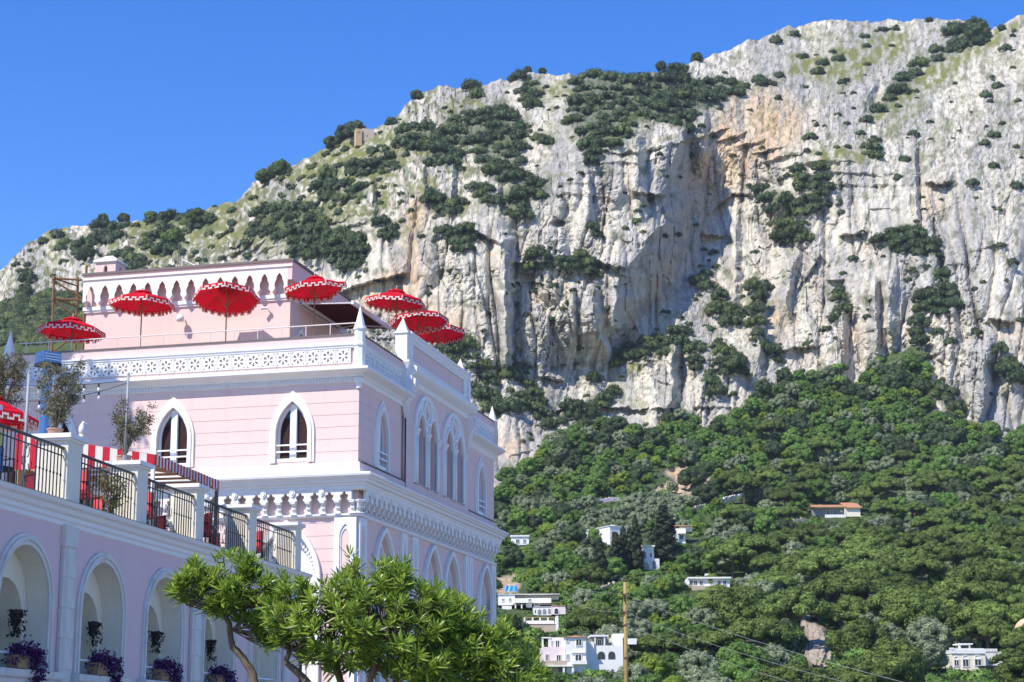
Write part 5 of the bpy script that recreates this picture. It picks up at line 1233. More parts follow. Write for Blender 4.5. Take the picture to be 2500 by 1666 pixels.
h.block('balustrade', RUBBLE, *B(765, 1255, 1120, 1325), -1.4, -1.2); h.block('balcony', LIME, *B(750, 1325, 1215, 1345), -1.6, -0.01); h.block('balcony', LIME, *B(1195, 1255, 1425, 1310), -1.5, -0.81)
h.block('cornice', LIME, *B(1195, 1120, 1400, 1140), -1.0, -0.81); h.block('painted_loggia_shade', DULL, *B(1000, 1347, 1200, 1470), -0.06, -0.005)  # thin grey sheet paints the shade inside the loggia
for q in ((1055, 1347, 1085, 1500), (1190, 1347, 1225, 1500)): h.block('column', LIME, *B(*q), -1.5, -1.2)
h.block('rubble_wall', RUBBLE, *B(890, 1370, 1000, 1520), -0.5, -0.01)
h.keep(1318, 1552, 1465, 1648); h.keep(1440, 1550, 1520, 1615)
# long low white house
h = House('white_house', 'long low white house with flat roofs and a terrace above the arcaded cottage', 'house', 1280, 1488, 352, -0.02)
h.block('wall', LIME, *B(70, 210, 330, 370), 0, 6); h.block('wall', LIME, *B(335, 275, 890, 345), -1.5, 5); h.block('wall', LIME, *B(455, 200, 1010, 272), 2.5, 6); h.block('flat_roof', LIME, *B(60, 200, 1020, 208), -0.2, 6.2)
h.block('wall', DULL, *B(335, 215, 450, 270), 1.0, 2.4); h.block('wall', LIME, *B(130, 385, 280, 440), -0.5, 5); h.block('wall', DULL, *B(300, 348, 900, 372), -0.4, 4); h.block('wall', LIME, *B(505, 348, 590, 412), -0.8, 4)
for q in ((330, 372, 350, 430), (425, 372, 445, 430)): h.block('column', LIME, *B(*q), -1.4, -1.1)
h.window(*B(130, 270, 155, 310)); h.window(*B(240, 265, 265, 310)); h.window(*B(640, 350, 700, 385), d=-0.41); h.window(*B(540, 290, 580, 320), d=-1.5)
h.keep(1205, 1450, 1362, 1492)
h = House('white_cottage', 'small white cottage with three arched openings below the long white house', 'house', 1335, 1503, 340, 0.02)
h.block('wall', LIME, *B(620, 405, 895, 530), 0, 5); h.block('wall', LIMEP, *B(898, 395, 1110, 520), -0.6, 5); h.block('roof', TERRA, *B(895, 385, 1105, 394), -0.7, 5.1); h.block('parapet', LIME, *B(615, 398, 893, 404), -0.1, 5)
for q in ((685, 440, 740, 520), (762, 435, 815, 515), (845, 430, 885, 510)): h.window(*B(*q), arch=True, frame=False, m=DULL)
h.window(*B(940, 430, 998, 518), d=-0.6, arch=True); h.window(*B(640, 450, 655, 500), frame=False); h.keep(1297, 1480, 1380, 1503)
h = House('pillared_terrace', 'stone terrace with a row of white pillars under a vine pergola', 'terrace', 1310, 1540, 318, 0.0)
h.block('rubble_wall', RUBBLE, *B(410, 670, 960, 830), 0, 3.5); h.block('coping', LIMEP, *B(405, 660, 960, 669), -0.1, 3.6); h.block('corner_pier', LIME, *B(960, 545, 1000, 820), -0.2, 1.0)
for x in (465, 590, 705, 825, 950): h.block('pillar', LIME, *B(x, 570, x + 26, 659), 0.1, 0.5)
h.block('beam', TANW, *B(460, 560, 955, 569), 0.1, 0.4); h.block('shade_wall', LIME, *B(500, 600, 940, 659), 3.0, 3.4); h.keep(1265, 1508, 1358, 1548)
# upper villas among the cypresses
zc_ = lambda x, y: (1450 + x / 5.8075, 1130 + y / 5.8075)
def B(x0, y0, x1, y1): a = zc_(x0, y0); c = zc_(x1, y1); return a[0], a[1], c[0], c[1]
h = House('white_villa', 'square pale villa with a flat roof rising behind the cypress row', 'house', 1526, 1340, 438, 0.50)
b = MB(); k = h.k; b.box(-4.7, 0.0, 0.0, 11.5, -2.0, 4.9); b.build('wall', LIMEY if False else LIME, h.t)
b = MB(); b.box(-4.9, 0.2, -0.2, 11.7, 4.9, 5.05); b.build('flat_roof', LIME, h.t); b = MB(); b.box(-2.2, -1.4, 3, 3.8, 5.05, 5.7); b.build('chimney', LIME, h.t)
for x, z, ww, hh in ((-3.7, 2.2, 0.9, 1.5), (-1.3, 2.6, 0.6, 1.2)):
    w = link('window', None, h.t); b = MB(); b.panel(rounded(x, z, z + hh - ww/2, ww/2, 8), [], lambda u, v, q: (u, -0.03, v)); b.build('pane', WDARK, w, fix=False)
w = link('window', None, h.t); b = MB(); b.box(0.005, 0.03, 5.0, 6.1, 2.2, 3.7); b.build('pane', WDARK, w)
h.keep(1482, 1292, 1584, 1336)
h = House('white_house', 'white stepped house with arches right under the lone dark cypress', 'house', 1580, 1395, 410, 0.1)
h.block('wall', LIME, *B(665, 1215, 830, 1440), 0, 6); h.block('roof', LIMEY, *B(655, 1190, 840, 1213), -0.3, 6.2); h.block('wall', LIME, *B(610, 1385, 890, 1540), -1.2, 5)
h.window(*B(640, 1270, 715, 1380), d=-0.01, arch=True, frame=False, m=DULL); h.window(*B(770, 1300, 800, 1360)); h.window(*B(790, 1415, 835, 1530), d=-1.2, arch=True, frame=False, m=DULL); h.window(*B(610, 1430, 740, 1545), d=-1.22, arch=True, frame=False, m=RUBBLE); h.keep(1560, 1336, 1602, 1394)
h = House('white_house', 'small white house with a rounded bay and vine terrace right of the lone cypress', 'house', 1650, 1332, 440, -0.1)
h.block('wall', LIME, *B(1040, 950, 1280, 1060), 0.6, 5); h.block('wall', LIMEY, *B(1190, 915, 1375, 990), 1.6, 6); h.block('wall', LIME, *B(1060, 1030, 1175, 1165), -0.8, 4); h.block('wall', LIME, *B(1178, 1030, 1275, 1165), 0.3, 4); h.block('coping', LIME, *B(1020, 1022, 1285, 1032), -0.9, 4)
h.block('pergola', TANW, *B(1060, 905, 1370, 912), 0.6, 5); h.window(*B(1120, 1040, 1150, 1075), d=-0.8); h.window(*B(1195, 1045, 1245, 1105), d=0.3, frame=False); h.keep(1627, 1288, 1684, 1330)
h = House('white_house', 'low flat-roofed white house with a round green tree in front', 'house', 1725, 1440, 392, 0.0)
zd = lambda x, y: (1200 + x / 3.677, 1240 + y / 3.677)
def B(x0, y0, x1, y1): a = zd(x0, y0); c = zd(x1, y1); return a[0], a[1], c[0], c[1]
h.block('wall', LIME, *B(1740, 655, 2120, 760), 0, 6); h.block('flat_roof', LIME, *B(1745, 640, 2130, 654), -0.6, 6.2); h.block('wall', RUBBLE, *B(1745, 722, 2050, 760), -1.2, -0.02); h.block('chimney', LIME, *B(1912, 600, 1955, 640), 2, 3)
for x in (1760, 1800, 1850, 2010, 2060): h.window(*B(x, 672, x + 28, 710))
h.keep(1672, 1408, 1778, 1442)
h = House('white_house', 'tiny white house showing just right of the villa cornice', 'house', 1258, 1328, 432, 0.0)
h.block('wall', LIME, *B(160, 262, 320, 335), 0, 5); h.block('flat_roof', LIME, *B(150, 248, 325, 261), -0.3, 5.2); h.window(*B(205, 285, 230, 318)); h.window(*B(270, 285, 290, 315)); h.block('wall', LIME, *B(120, 295, 172, 335), -0.5, 3); h.keep(1240, 1306, 1290, 1332)
# terracotta roofed house
ze = lambda x, y: (1900 + x / 7.84, 1180 + y / 7.84)
def B(x0, y0, x1, y1): a = ze(x0, y0); c = ze(x1, y1); return a[0], a[1], c[0], c[1]
h = House('tiled_house', 'low house with a terracotta roof deep among the pines', 'house', 2030, 1270, 478, 0.0)
h.block('wall', DULL, *B(640, 525, 1245, 720), 0.8, 6); b = MB(); x0, y0, x1, y1 = B(610, 462, 1290, 520); b.add([(h.X(x0), -0.8, h.Z(y1)), (h.X(x1), -0.8, h.Z(y1)), (h.X(x1), 6, h.Z(y0)+.5), (h.X(x0), 6, h.Z(y0)+.5), (h.X(x0), -0.8, h.Z(y1)+.2), (h.X(x1), -0.8, h.Z(y1)+.2), (h.X(x1), 6, h.Z(y0)+.7), (h.X(x0), 6, h.Z(y0)+.7)], [(0,3,2,1),(4,5,6,7),(0,1,5,4),(1,2,6,5),(2,3,7,6),(3,0,4,7)]); b.build('tiled_roof', TERRA, h.t)
b = MB(); x0, y0, x1, y1 = B(1255, 375, 1570, 540); b.add([(h.X(x0), -1.2, h.Z(y1)), (h.X(x1), -1.2, h.Z(y1)), (h.X(x1), 7, h.Z(y0)), (h.X(x0), 7, h.Z(y0)), (h.X(x0), -1.2, h.Z(y1)+.2), (h.X(x1), -1.2, h.Z(y1)+.2), (h.X(x1), 7, h.Z(y0)+.2), (h.X(x0), 7, h.Z(y0)+.2)], [(0,3,2,1),(4,5,6,7),(0,1,5,4),(1,2,6,5),(2,3,7,6),(3,0,4,7)]); b.build('tiled_roof', TERRA, h.t)
h.block('wall', LIMEY, *B(1270, 545, 1540, 700), -0.6, 5); h.block('parapet', LIME, *B(860, 660, 1240, 720), -0.6, -0.3); h.block('pillar', LIMEY, *B(1235, 525, 1262, 720), -0.6, 0)
for q in ((910, 570, 970, 655), (1040, 560, 1100, 655)): h.window(*B(*q), d=0.8)
h.window(*B(1165, 560, 1225, 610), d=0.78, arch=True, m=LIME, frame=False); h.keep(1980, 1238, 2098, 1270)
# crenellated villa at the lower right
zf_ = lambda x, y: (2300 + x / 9.445, 1500 + y / 9.445)
def B(x0, y0, x1, y1): a = zf_(x0, y0); c = zf_(x1, y1); return a[0], a[1], c[0], c[1]
h = House('crenellated_villa', 'cream villa with a scalloped parapet and arched windows at the lower right', 'villa', 2360, 1655, 268, 0.10)
h.block('wall', LIMEY, *B(170, 1015, 960, 1395), 0, 8); h.block('wall', LIME, *B(962, 965, 1420, 1290), 1.2, 8); h.block('frieze', LIME, *B(160, 930, 965, 1013), -0.15, 8); h.block('ledge', RUBBLE, *B(160, 1396, 830, 1415), -0.3, 7)
h.block('wall', LIME, *B(180, 1416, 950, 1700), 0.1, 8); h.block('wall', DULL, *B(955, 1330, 1500, 1700), 0.9, 8); h.block('corner_pier', LIME, *B(155, 880, 225, 929), -0.2, 0.6)
for x in range(250, 940, 58): h.block('merlon', LIME, *B(x, 895, x + 40, 929), -0.1, 0.2)
for x in range(1030, 1330, 62): h.block('merlon', LIME, *B(x, 895, x + 40, 964), 1.1, 1.4)
for q in ((470, 795, 512, 929), (712, 795, 735, 929)): h.block('post', LIME, *B(*q), 2, 2.3)
h.block('pergola', LIME, *B(460, 768, 790, 794), 1.8, 4.5); h.block('balcony', IRON, *B(770, 1290, 1210, 1330), -0.8, 1.0)
for x0, x1, y0, y1 in ((225, 325, 1085, 1290), (425, 555, 1065, 1300), (705, 850, 1055, 1275)):
    h.window(*B(x0, y0 + 70, x1, y1)); h.window(*B(x0 - 4, y0, x1 + 4, y0 + 64), d=-0.02, arch=True, m=LIME)
h.window(*B(1090, 1140, 1210, 1255), d=1.2); h.window(*B(840, 1420, 945, 1620), d=0.08, arch=True, frame=False, m=LIME); h.keep(2314, 1592, 2440, 1650)
# old fort on the ridge
zg = lambda x, y: (800 + x / 11.765, 250 + y / 11.765)
def B(x0, y0, x1, y1): a = zg(x0, y0); c = zg(x1, y1); return a[0], a[1], c[0], c[1]
TUFF = mat('fort_stone', (0.50, 0.35, 0.20), 0.95, 0.25, 0.6, bump=0.6, bscale=2.0)
TUFP = mat('fort_render', (0.56, 0.44, 0.36), 0.95, 0.25, 0.5, bump=0.6, bscale=2.0)
fy = 0
h = House('stone_fort', 'ruined tan stone fort on the ridge against the sky', 'ruin', 905, 338, fy, 0.30)
b = MB(); kk = h.k; b.box(-5.6, -3.0, 0, 3.5, -3.0, 4.4); b.build('tower', TUFF, h.t)
b = MB(); b.box(-2.6, 2.6, 0.6, 6, -3.0, 5.0); b.build('keep', TUFP, h.t); b = MB(); b.box(2.65, 5.2, 3.2, 5, 1.8, 4.4); b.build('side_wall', TUFF, h.t)
b = MB(); b.lathe([(0.9, 4.4), (0.8, 5.1), (0.4, 5.6), (0.0, 5.75)], 3.6, 4.1, 10); b.build('white_dome', LIME, h.t, smooth=True)
b = MB(); b.box(5.25, 9.5, 4.2, 4.7, 1.2, 3.6); b.build('parapet_wall', TUFF, h.t)
for x, z, d in ((-4.3, 2.2, 0), (-0.6, 1.4, 0.6), (-0.7, -1.3, 0.6)):
    w = link('window', None, h.t); b = MB(); b.box(x - 0.16, x + 0.16, d - 0.03, d - 0.005, z, z + 0.9); b.build('opening', WDARK, w)
# garden walls, tarpaulin, cream parasol
def gwall(px0, py0, px1, py1, hgt, label, m=RUBBLE, name='stone_wall'):
    p, q = ground_at(px0, py0), ground_at(px1, py1); d = (q - p); L_ = d.length; a = math.atan2(d.y, d.x)
    t = thing(name, label, 'wall', p, a); n = max(2, int(L_ / 1.1)); sl = d.z / L_
    rr = random.Random(int(px0))
    for row in range(2):
        for i in range(n):
            x0 = L_ * (i + 0.5*row*0) / n; x1 = L_ * (i + 1) / n - 0.03; z = sl * x0 + row * hgt / 2
            b = MB(); b.box(x0, x1, rr.uniform(-0.06, 0.06), 0.5, z - (1.0 if row == 0 else 0), z + hgt/2 - 0.02 + (rr.uniform(-0.18, 0.2) if row else 0)); b.build('stone', m, t)
    return t
gwall(1452, 1232, 1508, 1226, 1.2, 'pinkish terrace wall under the dark trees, farthest left on the slope', LIMEP); gwall(1508, 1226, 1570, 1214, 0.8, 'pale terrace wall running right towards the tan earth bank')
gwall(1672, 1262, 1722, 1246, 1.5, 'ruined stone wall with an opening above the cypress villa'); gwall(1745, 1240, 1835, 1216, 1.6, 'white garden wall half hidden by the pines', LIME, 'garden_wall'); gwall(1935, 1285, 1972, 1281, 1.2, 'short pale wall below the terracotta house')
gwall(1462, 1448, 1500, 1436, 1.2, 'low rubble wall left of the wooden pole', RUBBLE)
tp = ground_at(1244, 1442); TARP = mat('blue_tarp', (0.04, 0.30, 0.72), 0.5, 0.15, 1.0)
t = thing('tarpaulin', 'bright blue tarpaulin on the earth bank just right of the villa', 'tarpaulin', (tp.x, tp.y - 0.6, tp.z - 0.3), 0.1)
b = MB()
for i in range(7):
    x = -1.25 + 2.5*i/6; b.v += [(x, 0.12*math.sin(2.3*i), 0.05*math.cos(i)), (x, 0.3 + 0.1*math.cos(3*i), 1.25 + 0.1*math.sin(1.7*i)), (x, 1.2, 1.35 + 0.08*math.cos(2*i))]
for i in range(6):
    for j in (0, 1): b.f.append((3*i+j, 3*i+3+j, 3*i+4+j, 3*i+1+j))
b.build('sheet', TARP, t, fix=False)
for x in (-1.2, 1.2): b = MB(); b.tube([(x, 0.35, -0.6), (x, 0.35, 1.3)], 0.04, 5); b.build('pole', WOOD, t)
pc = at(2512, 1517, 262); PARA = cloth('cream_parasol', (0.80, 0.60, 0.36), 0.3)
t = thing('parasol', 'big cream dome parasol cut off by the right edge', 'umbrella', (pc.x, pc.y, pc.z - 4.0))
b = MB(); b.lathe([(2.55, 2.35), (2.3, 2.95), (1.7, 3.5), (0.9, 3.85), (0.08, 4.0)], 0, 0, 12); b.build('canopy', PARA, t); b = MB(); b.tube([(0, 0, -4.5), (0, 0, 3.9)], 0.05, 6); b.build('pole', WOOD, t)
KEEP.append((2470, 1515, 2500, 1545, 262))

# ================================================================== TREES
def crown_mesh(name, m, clumps, per, leaf, seed, up=0.25, inner=0.12, rough=0.36, core=0.84):
    """foliage mesh: clumps (x, y, z, r, flatten) each with a skin of small leaves shaded as one tuft"""
    rg = np.random.default_rng(seed); Vs, Fs, Ts, Ns, k = [], [], [], [], 0
    for (x, y, z, r, fz) in clumps:
        n = int(per * r * r); d = rg.normal(size=(n, 3)); d[:, 2] = np.where(d[:, 2] < -0.35, -d[:, 2], d[:, 2]); d /= np.linalg.norm(d, axis=1)[:, None]
        lump = 1 + 0.16 * np.sin(5*d[:, 0] + seed) * np.sin(5*d[:, 1] + 2*x) + 0.10 * np.sin(9*d[:, 2] + y)
        rad = r * lump * np.where(rg.random(n) < inner, rg.uniform(0.4, 0.9, n), rg.uniform(0.88, 1.06, n))
        P = np.array([x, y, z]) + d * rad[:, None] * np.array([1, 1, fz])
        N = d.copy(); N[:, 2] += up
        V, F = leaf_tris(P, N, leaf, rg, 0.40)
        Vs.append(V); Fs.append(F + k); k += len(V)
        nn = N + rough * rg.normal(size=N.shape); nn /= np.linalg.norm(nn, axis=1)[:, None]; Ns.append(np.repeat(nn, 3, 0))
        ph, th = np.meshgrid(np.linspace(0, 2*np.pi, 9)[:-1], np.linspace(0.15, np.pi - 0.5, 5)); cd = np.stack([np.sin(th)*np.cos(ph), np.sin(th)*np.sin(ph), np.cos(th)], -1).reshape(-1, 3)
        qi = [(a*8 + b, a*8 + (b+1) % 8, (a+1)*8 + (b+1) % 8, (a+1)*8 + b) for a in range(4) for b in range(8)]; tri = np.array([(q[0], q[2], q[1]) for q in qi] + [(q[0], q[3], q[2]) for q in qi])
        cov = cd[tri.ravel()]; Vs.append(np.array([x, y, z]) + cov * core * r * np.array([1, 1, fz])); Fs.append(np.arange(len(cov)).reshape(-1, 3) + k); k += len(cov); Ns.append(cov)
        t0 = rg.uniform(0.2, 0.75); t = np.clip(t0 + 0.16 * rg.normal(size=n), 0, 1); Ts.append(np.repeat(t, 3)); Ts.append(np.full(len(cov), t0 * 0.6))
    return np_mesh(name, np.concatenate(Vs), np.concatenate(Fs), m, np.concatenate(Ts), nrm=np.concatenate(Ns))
M_PINE = leaf_mat('pine_needles', (0.064, 0.108, 0.022), (0.245, 0.325, 0.075), 0.7, 0.28, rnd=0.34)
M_OAK = leaf_mat('holm_oak_leaves', (0.04, 0.068, 0.027), (0.118, 0.17, 0.062), 0.6, 0.15, rnd=0.25)
M_BROAD = leaf_mat('broad_leaves', (0.072, 0.15, 0.027), (0.24, 0.385, 0.085), 0.6, 0.3, rnd=0.25)
M_OLIVE = leaf_mat('olive_leaves', (0.15, 0.19, 0.1), (0.37, 0.43, 0.25), 0.6, 0.25, rnd=0.15)
M_MAC = leaf_mat('maquis_leaves', (0.065, 0.1, 0.03), (0.2, 0.245, 0.078), 0.6, 0.2, rnd=0.25)
M_CYP = leaf_mat('cypress_leaves', (0.018, 0.031, 0.014), (0.055, 0.074, 0.031), 0.7, 0.1, rnd=0.15)
M_LIME = leaf_mat('young_leaves', (0.14, 0.22, 0.026), (0.33, 0.43, 0.065), 0.6, 0.35, rnd=0.2)
BARK = mat('grey_bark', (0.11, 0.085, 0.065), 0.95, 0.3, 3.0)
PARK = thing('x', '', '') ; bpy.data.objects.remove(PARK)
def clumps_dome(R, Hc, n, rc, seed, flat=0.7, hollow=True):
    rr = random.Random(seed); out = []
    for i in range(n):
        a = 2.39996 * i + rr.uniform(-0.3, 0.3); q = math.sqrt((i + 0.5) / n); r = R * q * rr.uniform(0.92, 1.05)
        out.append((r*math.cos(a), r*math.sin(a), Hc * (1 - q*q) * rr.uniform(0.75, 1.1), rc * rr.uniform(0.75, 1.3), flat))
    return out
def clumps_ball(R, n, rc, seed, sz=1.0, low=-0.55):
    rr = random.Random(seed); out = []
    for i in range(n):
        z = low + (1 - low) * (i + 0.5) / n; a = 2.39996 * i + rr.uniform(-0.4, 0.4); s = math.sqrt(max(0, 1 - z*z)); q = rr.uniform(0.62, 1.0)
        out.append((R*s*q*math.cos(a), R*s*q*math.sin(a), R*sz*z*q, rc * rr.uniform(0.7, 1.35), 0.85))
    return out
def clumps_spire(R, H, n, rc, seed):
    rr = random.Random(seed); out = []
    for i in range(n):
        f = (i + 0.5) / n; a = 2.39996 * i; r = R * math.sin(math.pi * min(1, 0.18 + 0.82*f) ) ** 0.75 * rr.uniform(0.45, 0.8); r *= (1 - f*0.55)
        out.append((r*math.cos(a), r*math.sin(a), H * f, rc * (1.1 - 0.6*f) * rr.uniform(0.8, 1.2), 1.5))
    return out
def proto(name, m, clumps, per, leaf, zc0, trunk_r, seed, limbs=5, lean=0.3):
    """tree prototype with its base at the origin; crown lifted to zc0"""
    t = thing(name, 'tree', 'tree', (0, 0, -50))
    cl = [(x, y, z + zc0, r, f) for x, y, z, r, f in clumps]
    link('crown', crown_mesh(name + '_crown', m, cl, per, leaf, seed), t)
    rr = random.Random(seed); b = MB(); bx, by = rr.uniform(-lean, lean), rr.uniform(-lean, lean)
    b.tube([(0, 0, -1.5), (bx*0.3, by*0.3, zc0*0.4), (bx, by, zc0)], trunk_r, 7, trunk_r*0.6)
    for i in range(limbs):
        c = cl[rr.randrange(len(cl))]; b.tube([(bx*0.8, by*0.8, zc0*0.8), (c[0]*0.4, c[1]*0.4, zc0 + (c[2]-zc0)*0.3), (c[0]*0.85, c[1]*0.85, c[2]-c[3]*0.3)], trunk_r*0.45, 5, trunk_r*0.15)
    b.build('trunk', BARK, t); freeze(t); return t
# prototypes, unit: metres at scale 1
PR = {
 'pine': [proto('stone_pine', M_PINE, clumps_dome(5.2, 2.6, 40, 1.15, 11 + i, 0.72), 150, 0.30, 5.2, 0.32, 11 + i, 8) for i in range(4)],
 'pineb': [proto('maritime_pine', M_PINE, clumps_ball(4.2, 42, 1.25, 31 + i, 0.95, -0.5), 140, 0.30, 5.0, 0.30, 31 + i, 8) for i in range(2)],
 'oak': [proto('holm_oak', M_OAK, clumps_ball(3.4, 36, 1.15, 51 + i, 0.85, -0.6), 150, 0.27, 3.2, 0.26, 51 + i, 6) for i in range(3)],
 'broad': [proto('broadleaf_tree', M_BROAD, clumps_ball(3.3, 34, 1.05, 71 + i, 0.9, -0.6), 150, 0.28, 3.3, 0.24, 71 + i, 6) for i in range(3)],
 'olive': [proto('olive_tree', M_OLIVE, clumps_ball(2.8, 30, 0.95, 91 + i, 0.9, -0.5), 130, 0.27, 2.8, 0.2, 91 + i, 6) for i in range(3)],
 'cyp': [proto('cypress', M_CYP, clumps_spire(1.5, 8.6, 34, 0.72, 111 + i), 200, 0.26, 0.9, 0.2, 111 + i, 2, 0.05) for i in range(2)],
 'lime': [proto('young_tree', M_LIME, clumps_ball(2.2, 24, 0.8, 131 + i, 0.95, -0.5), 190, 0.25, 2.3, 0.14, 131 + i, 4) for i in range(2)],
}
SHR = {k: [] for k in ('dark', 'green')}
for i in range(4):
    r = random.Random(300 + i); cl = []
    for j in range(17):
        a = 2.4*j + r.uniform(-0.4, 0.4); q = math.sqrt((j + 0.3) / 17) * 0.80 * r.uniform(0.85, 1.1)
        cl.append((q*math.cos(a), q*math.sin(a), 0.12 + 0.60*(1 - q*q) * r.uniform(0.6, 1.25), r.uniform(0.18, 0.34), r.uniform(0.8, 1.1)))
    for nm, m in (('dark', M_OAK), ('green', M_MAC)):
        SHR[nm].append(crown_mesh('shrub_crown', m, cl, 1000, 0.085, 300 + i, up=0.15, inner=0.05, rough=0.62, core=0.74))
BB = {'pine': (6.4, 2.6, 6.6), 'pineb': (5.3, 4.4, 6.0), 'oak': (4.5, 3.7, 3.6), 'broad': (4.4, 3.6, 3.7), 'olive': (3.8, 3.2, 3.2), 'cyp': (1.7, 4.8, 4.8), 'lime': (3.0, 2.7, 2.7)}   # half width, half height, centre height
KIND = {'pine': ('umbrella-shaped stone pine', 'pine tree'), 'pineb': ('tall full-crowned pine', 'pine tree'), 'oak': ('dark green holm oak', 'tree'), 'broad': ('fresh green broadleaf tree', 'tree'),
        'olive': ('silvery grey-green olive tree', 'olive tree'), 'cyp': ('narrow dark cypress', 'cypress'), 'lime': ('bright yellow-green young tree', 'tree')}
def zone(px, py):
    if py < 1140: return 'under the left cliff foot' if px < 1600 else 'under the middle cliff foot' if px < 2050 else 'under the right cliff foot'
    if px < 1420: return 'left slope by the villa'
    if px < 1540: return 'around the wooden pole'
    if px < 1800: return 'right of the wooden pole' if py > 1400 else 'among the upper villas'
    if py < 1330: return 'around the tiled house' if px < 2150 else 'right edge mid slope'
    return 'by the pale outcrop' if px < 2080 else 'lower right pine wood'
ORD = ['first', 'second', 'third', 'fourth', 'fifth', 'sixth', 'seventh', 'eighth', 'ninth', 'tenth', 'eleventh', 'twelfth']
def call_roll(items, per_row=7):
    """give every plant a label of its own: its row counted from the top, its place counted from the left"""
    by = {}
    for it in items: by.setdefault((it[1], it[2]), []).append(it)
    for (n, z), L in by.items():
        if len(L) == 1: L[0][0]['label'] = n + ', the only one, ' + z; continue
        L.sort(key=lambda q: q[4]); rows = max(1, -(-len(L) // per_row)); sz_ = -(-len(L) // rows)
        for r in range(rows):
            R = sorted(L[r*sz_:(r+1)*sz_], key=lambda q: q[3])
            for i, q in enumerate(R): q[0]['label'] = n + ', ' + ORD[i] + ' from left' + (' in ' + (ORD[r] if r < 12 else 'lowest') + ' row down' if rows > 1 else '') + ', ' + z
ROLL_CALL = []; KEEP += [(1592, 1150, 1680, 1200, 560), (1460, 1216, 1500, 1228, 540), (1684, 1248, 1712, 1258, 520), (1766, 1222, 1800, 1234, 520), (1952, 1562, 2012, 1632, 330), (1470, 1436, 1500, 1446, 400), (1210, 1408, 1260, 1444, 420), (1936, 1276, 1972, 1285, 480)]
N_IND = {}; PLACED = []; REST = []
def put(kind, px, py, s, rr, label=None, group=None, force=False, wid=1.0):
    """crown centre on a bearing; the foot is dropped to the hillside"""
    hw, hh, zc0 = BB[kind]
    g0 = ground_at(px, py); k = g0.y / F_PX
    base = ground_at(px, min(1785, py + zc0 * s / k * 0.93)); k = base.y / F_PX
    rx, ry = hw*s/k, hh*s/k
    if not force:
        for x0, y0, x1, y1, Y in KEEP:
            if base.y < Y + 14 and px + rx*0.92 > x0 and px - rx*0.92 < x1 and py + ry > y0 + 2 and py - ry < y1: return False
        if mask_at(m_earth, px, py) > 0.4 or mask_at(m_crag, px, py) > 0.4 or mask_at(m_crag, px, py + ry) > 0.5: return False
    p = rr.choice(PR[kind]); n, c = KIND[kind]
    grp = group or (n + 's ' + zone(px, py)); lab = label or n
    if N_IND.get(kind, 0) < 290:
        o = copy_thing(p, base, rr.uniform(0, 6.28), (s * wid * rr.uniform(0.9, 1.12), s * wid * rr.uniform(0.9, 1.12), s * rr.uniform(0.92, 1.12)), lab, grp); o['category'] = c
        N_IND[kind] = N_IND.get(kind, 0) + 1
        if not label: ROLL_CALL.append((o, n, zone(px, py), px, py))
    PLACED.append((px, py, rx, ry)); return True
rr = random.Random(5)
# trees one can point at
for px, py, s, lab in ((1459, 1388, 0.95, 'leftmost and lowest cypress of the row before the pale villa'), (1500, 1358, 1.0, 'slim cypress at the left corner of the pale villa'), (1517, 1356, 1.0, 'cypress in the middle of the pale villa front'),
                       (1547, 1350, 1.12, 'stout cypress at the right end of the cypress row')):
    put('cyp', px, py, s, rr, lab, 'cypress row before the pale villa', True, 1.25)
put('cyp', 1618, 1328, 1.35, rr, 'lone tall dark cypress between the two upper white houses', 'lone cypress', True, 1.9)
for px, py, s, lab in ((1252, 1565, 0.6, 'thin cypress left of the pillared terrace'), (1262, 1562, 0.55, 'short cypress beside the pillared terrace'), (1652, 1600, 0.62, 'slender cypress low on the slope right of the pole'), (1668, 1603, 0.56, 'second slender cypress low right of the pole')):
    put('cyp', px, py, s, rr, lab, 'single cypresses on the lower slope', True)
put('pine', 2405, 1562, 0.80, rr, 'umbrella pine standing in front of the crenellated villa', 'pines at the crenellated villa', True)
put('pine', 1883, 1052, 0.95, rr, 'lone umbrella pine high under the cliff with a bare leaning trunk', 'lone high pines', True); put('pine', 2000, 1100, 0.95, rr, 'flat-topped umbrella pine high on the slope, right of the leaning pine', 'lone high pines', True); put('pine', 1935, 1142, 0.8, rr, 'low umbrella pine below the two lone high pines', 'lone high pines', True)
put('broad', 1995, 1205, 1.15, rr, 'green tree with a dark trunk before the terracotta-roofed house', 'house tree', True); put('lime', 1733, 1421, 0.62, rr, 'round bright green tree before the flat-roofed white house', 'round garden tree', True)
put('pine', 1815, 1190, 0.95, rr, 'umbrella pine over the white garden wall', 'garden wall pine', True); put('oak', 1690, 1170, 1.0, rr, 'dark tree standing on the tan earth bank', 'earth bank trees', True); put('olive', 1640, 1195, 0.6, rr, 'small dark shrub tree in the middle of the earth bank', 'earth bank trees', True)
put('lime', 1520, 1172, 1.0, rr, 'yellowish green tree left of the earth bank', 'yellow tree', True); put('pine', 1440, 1535, 0.75, rr, 'umbrella pine above the roof of the large white and pink house', 'pine over the white house', True)
put('pine', 2460, 1545, 0.62, rr, 'umbrella pine under the cream parasol', 'pines at the crenellated villa', True)
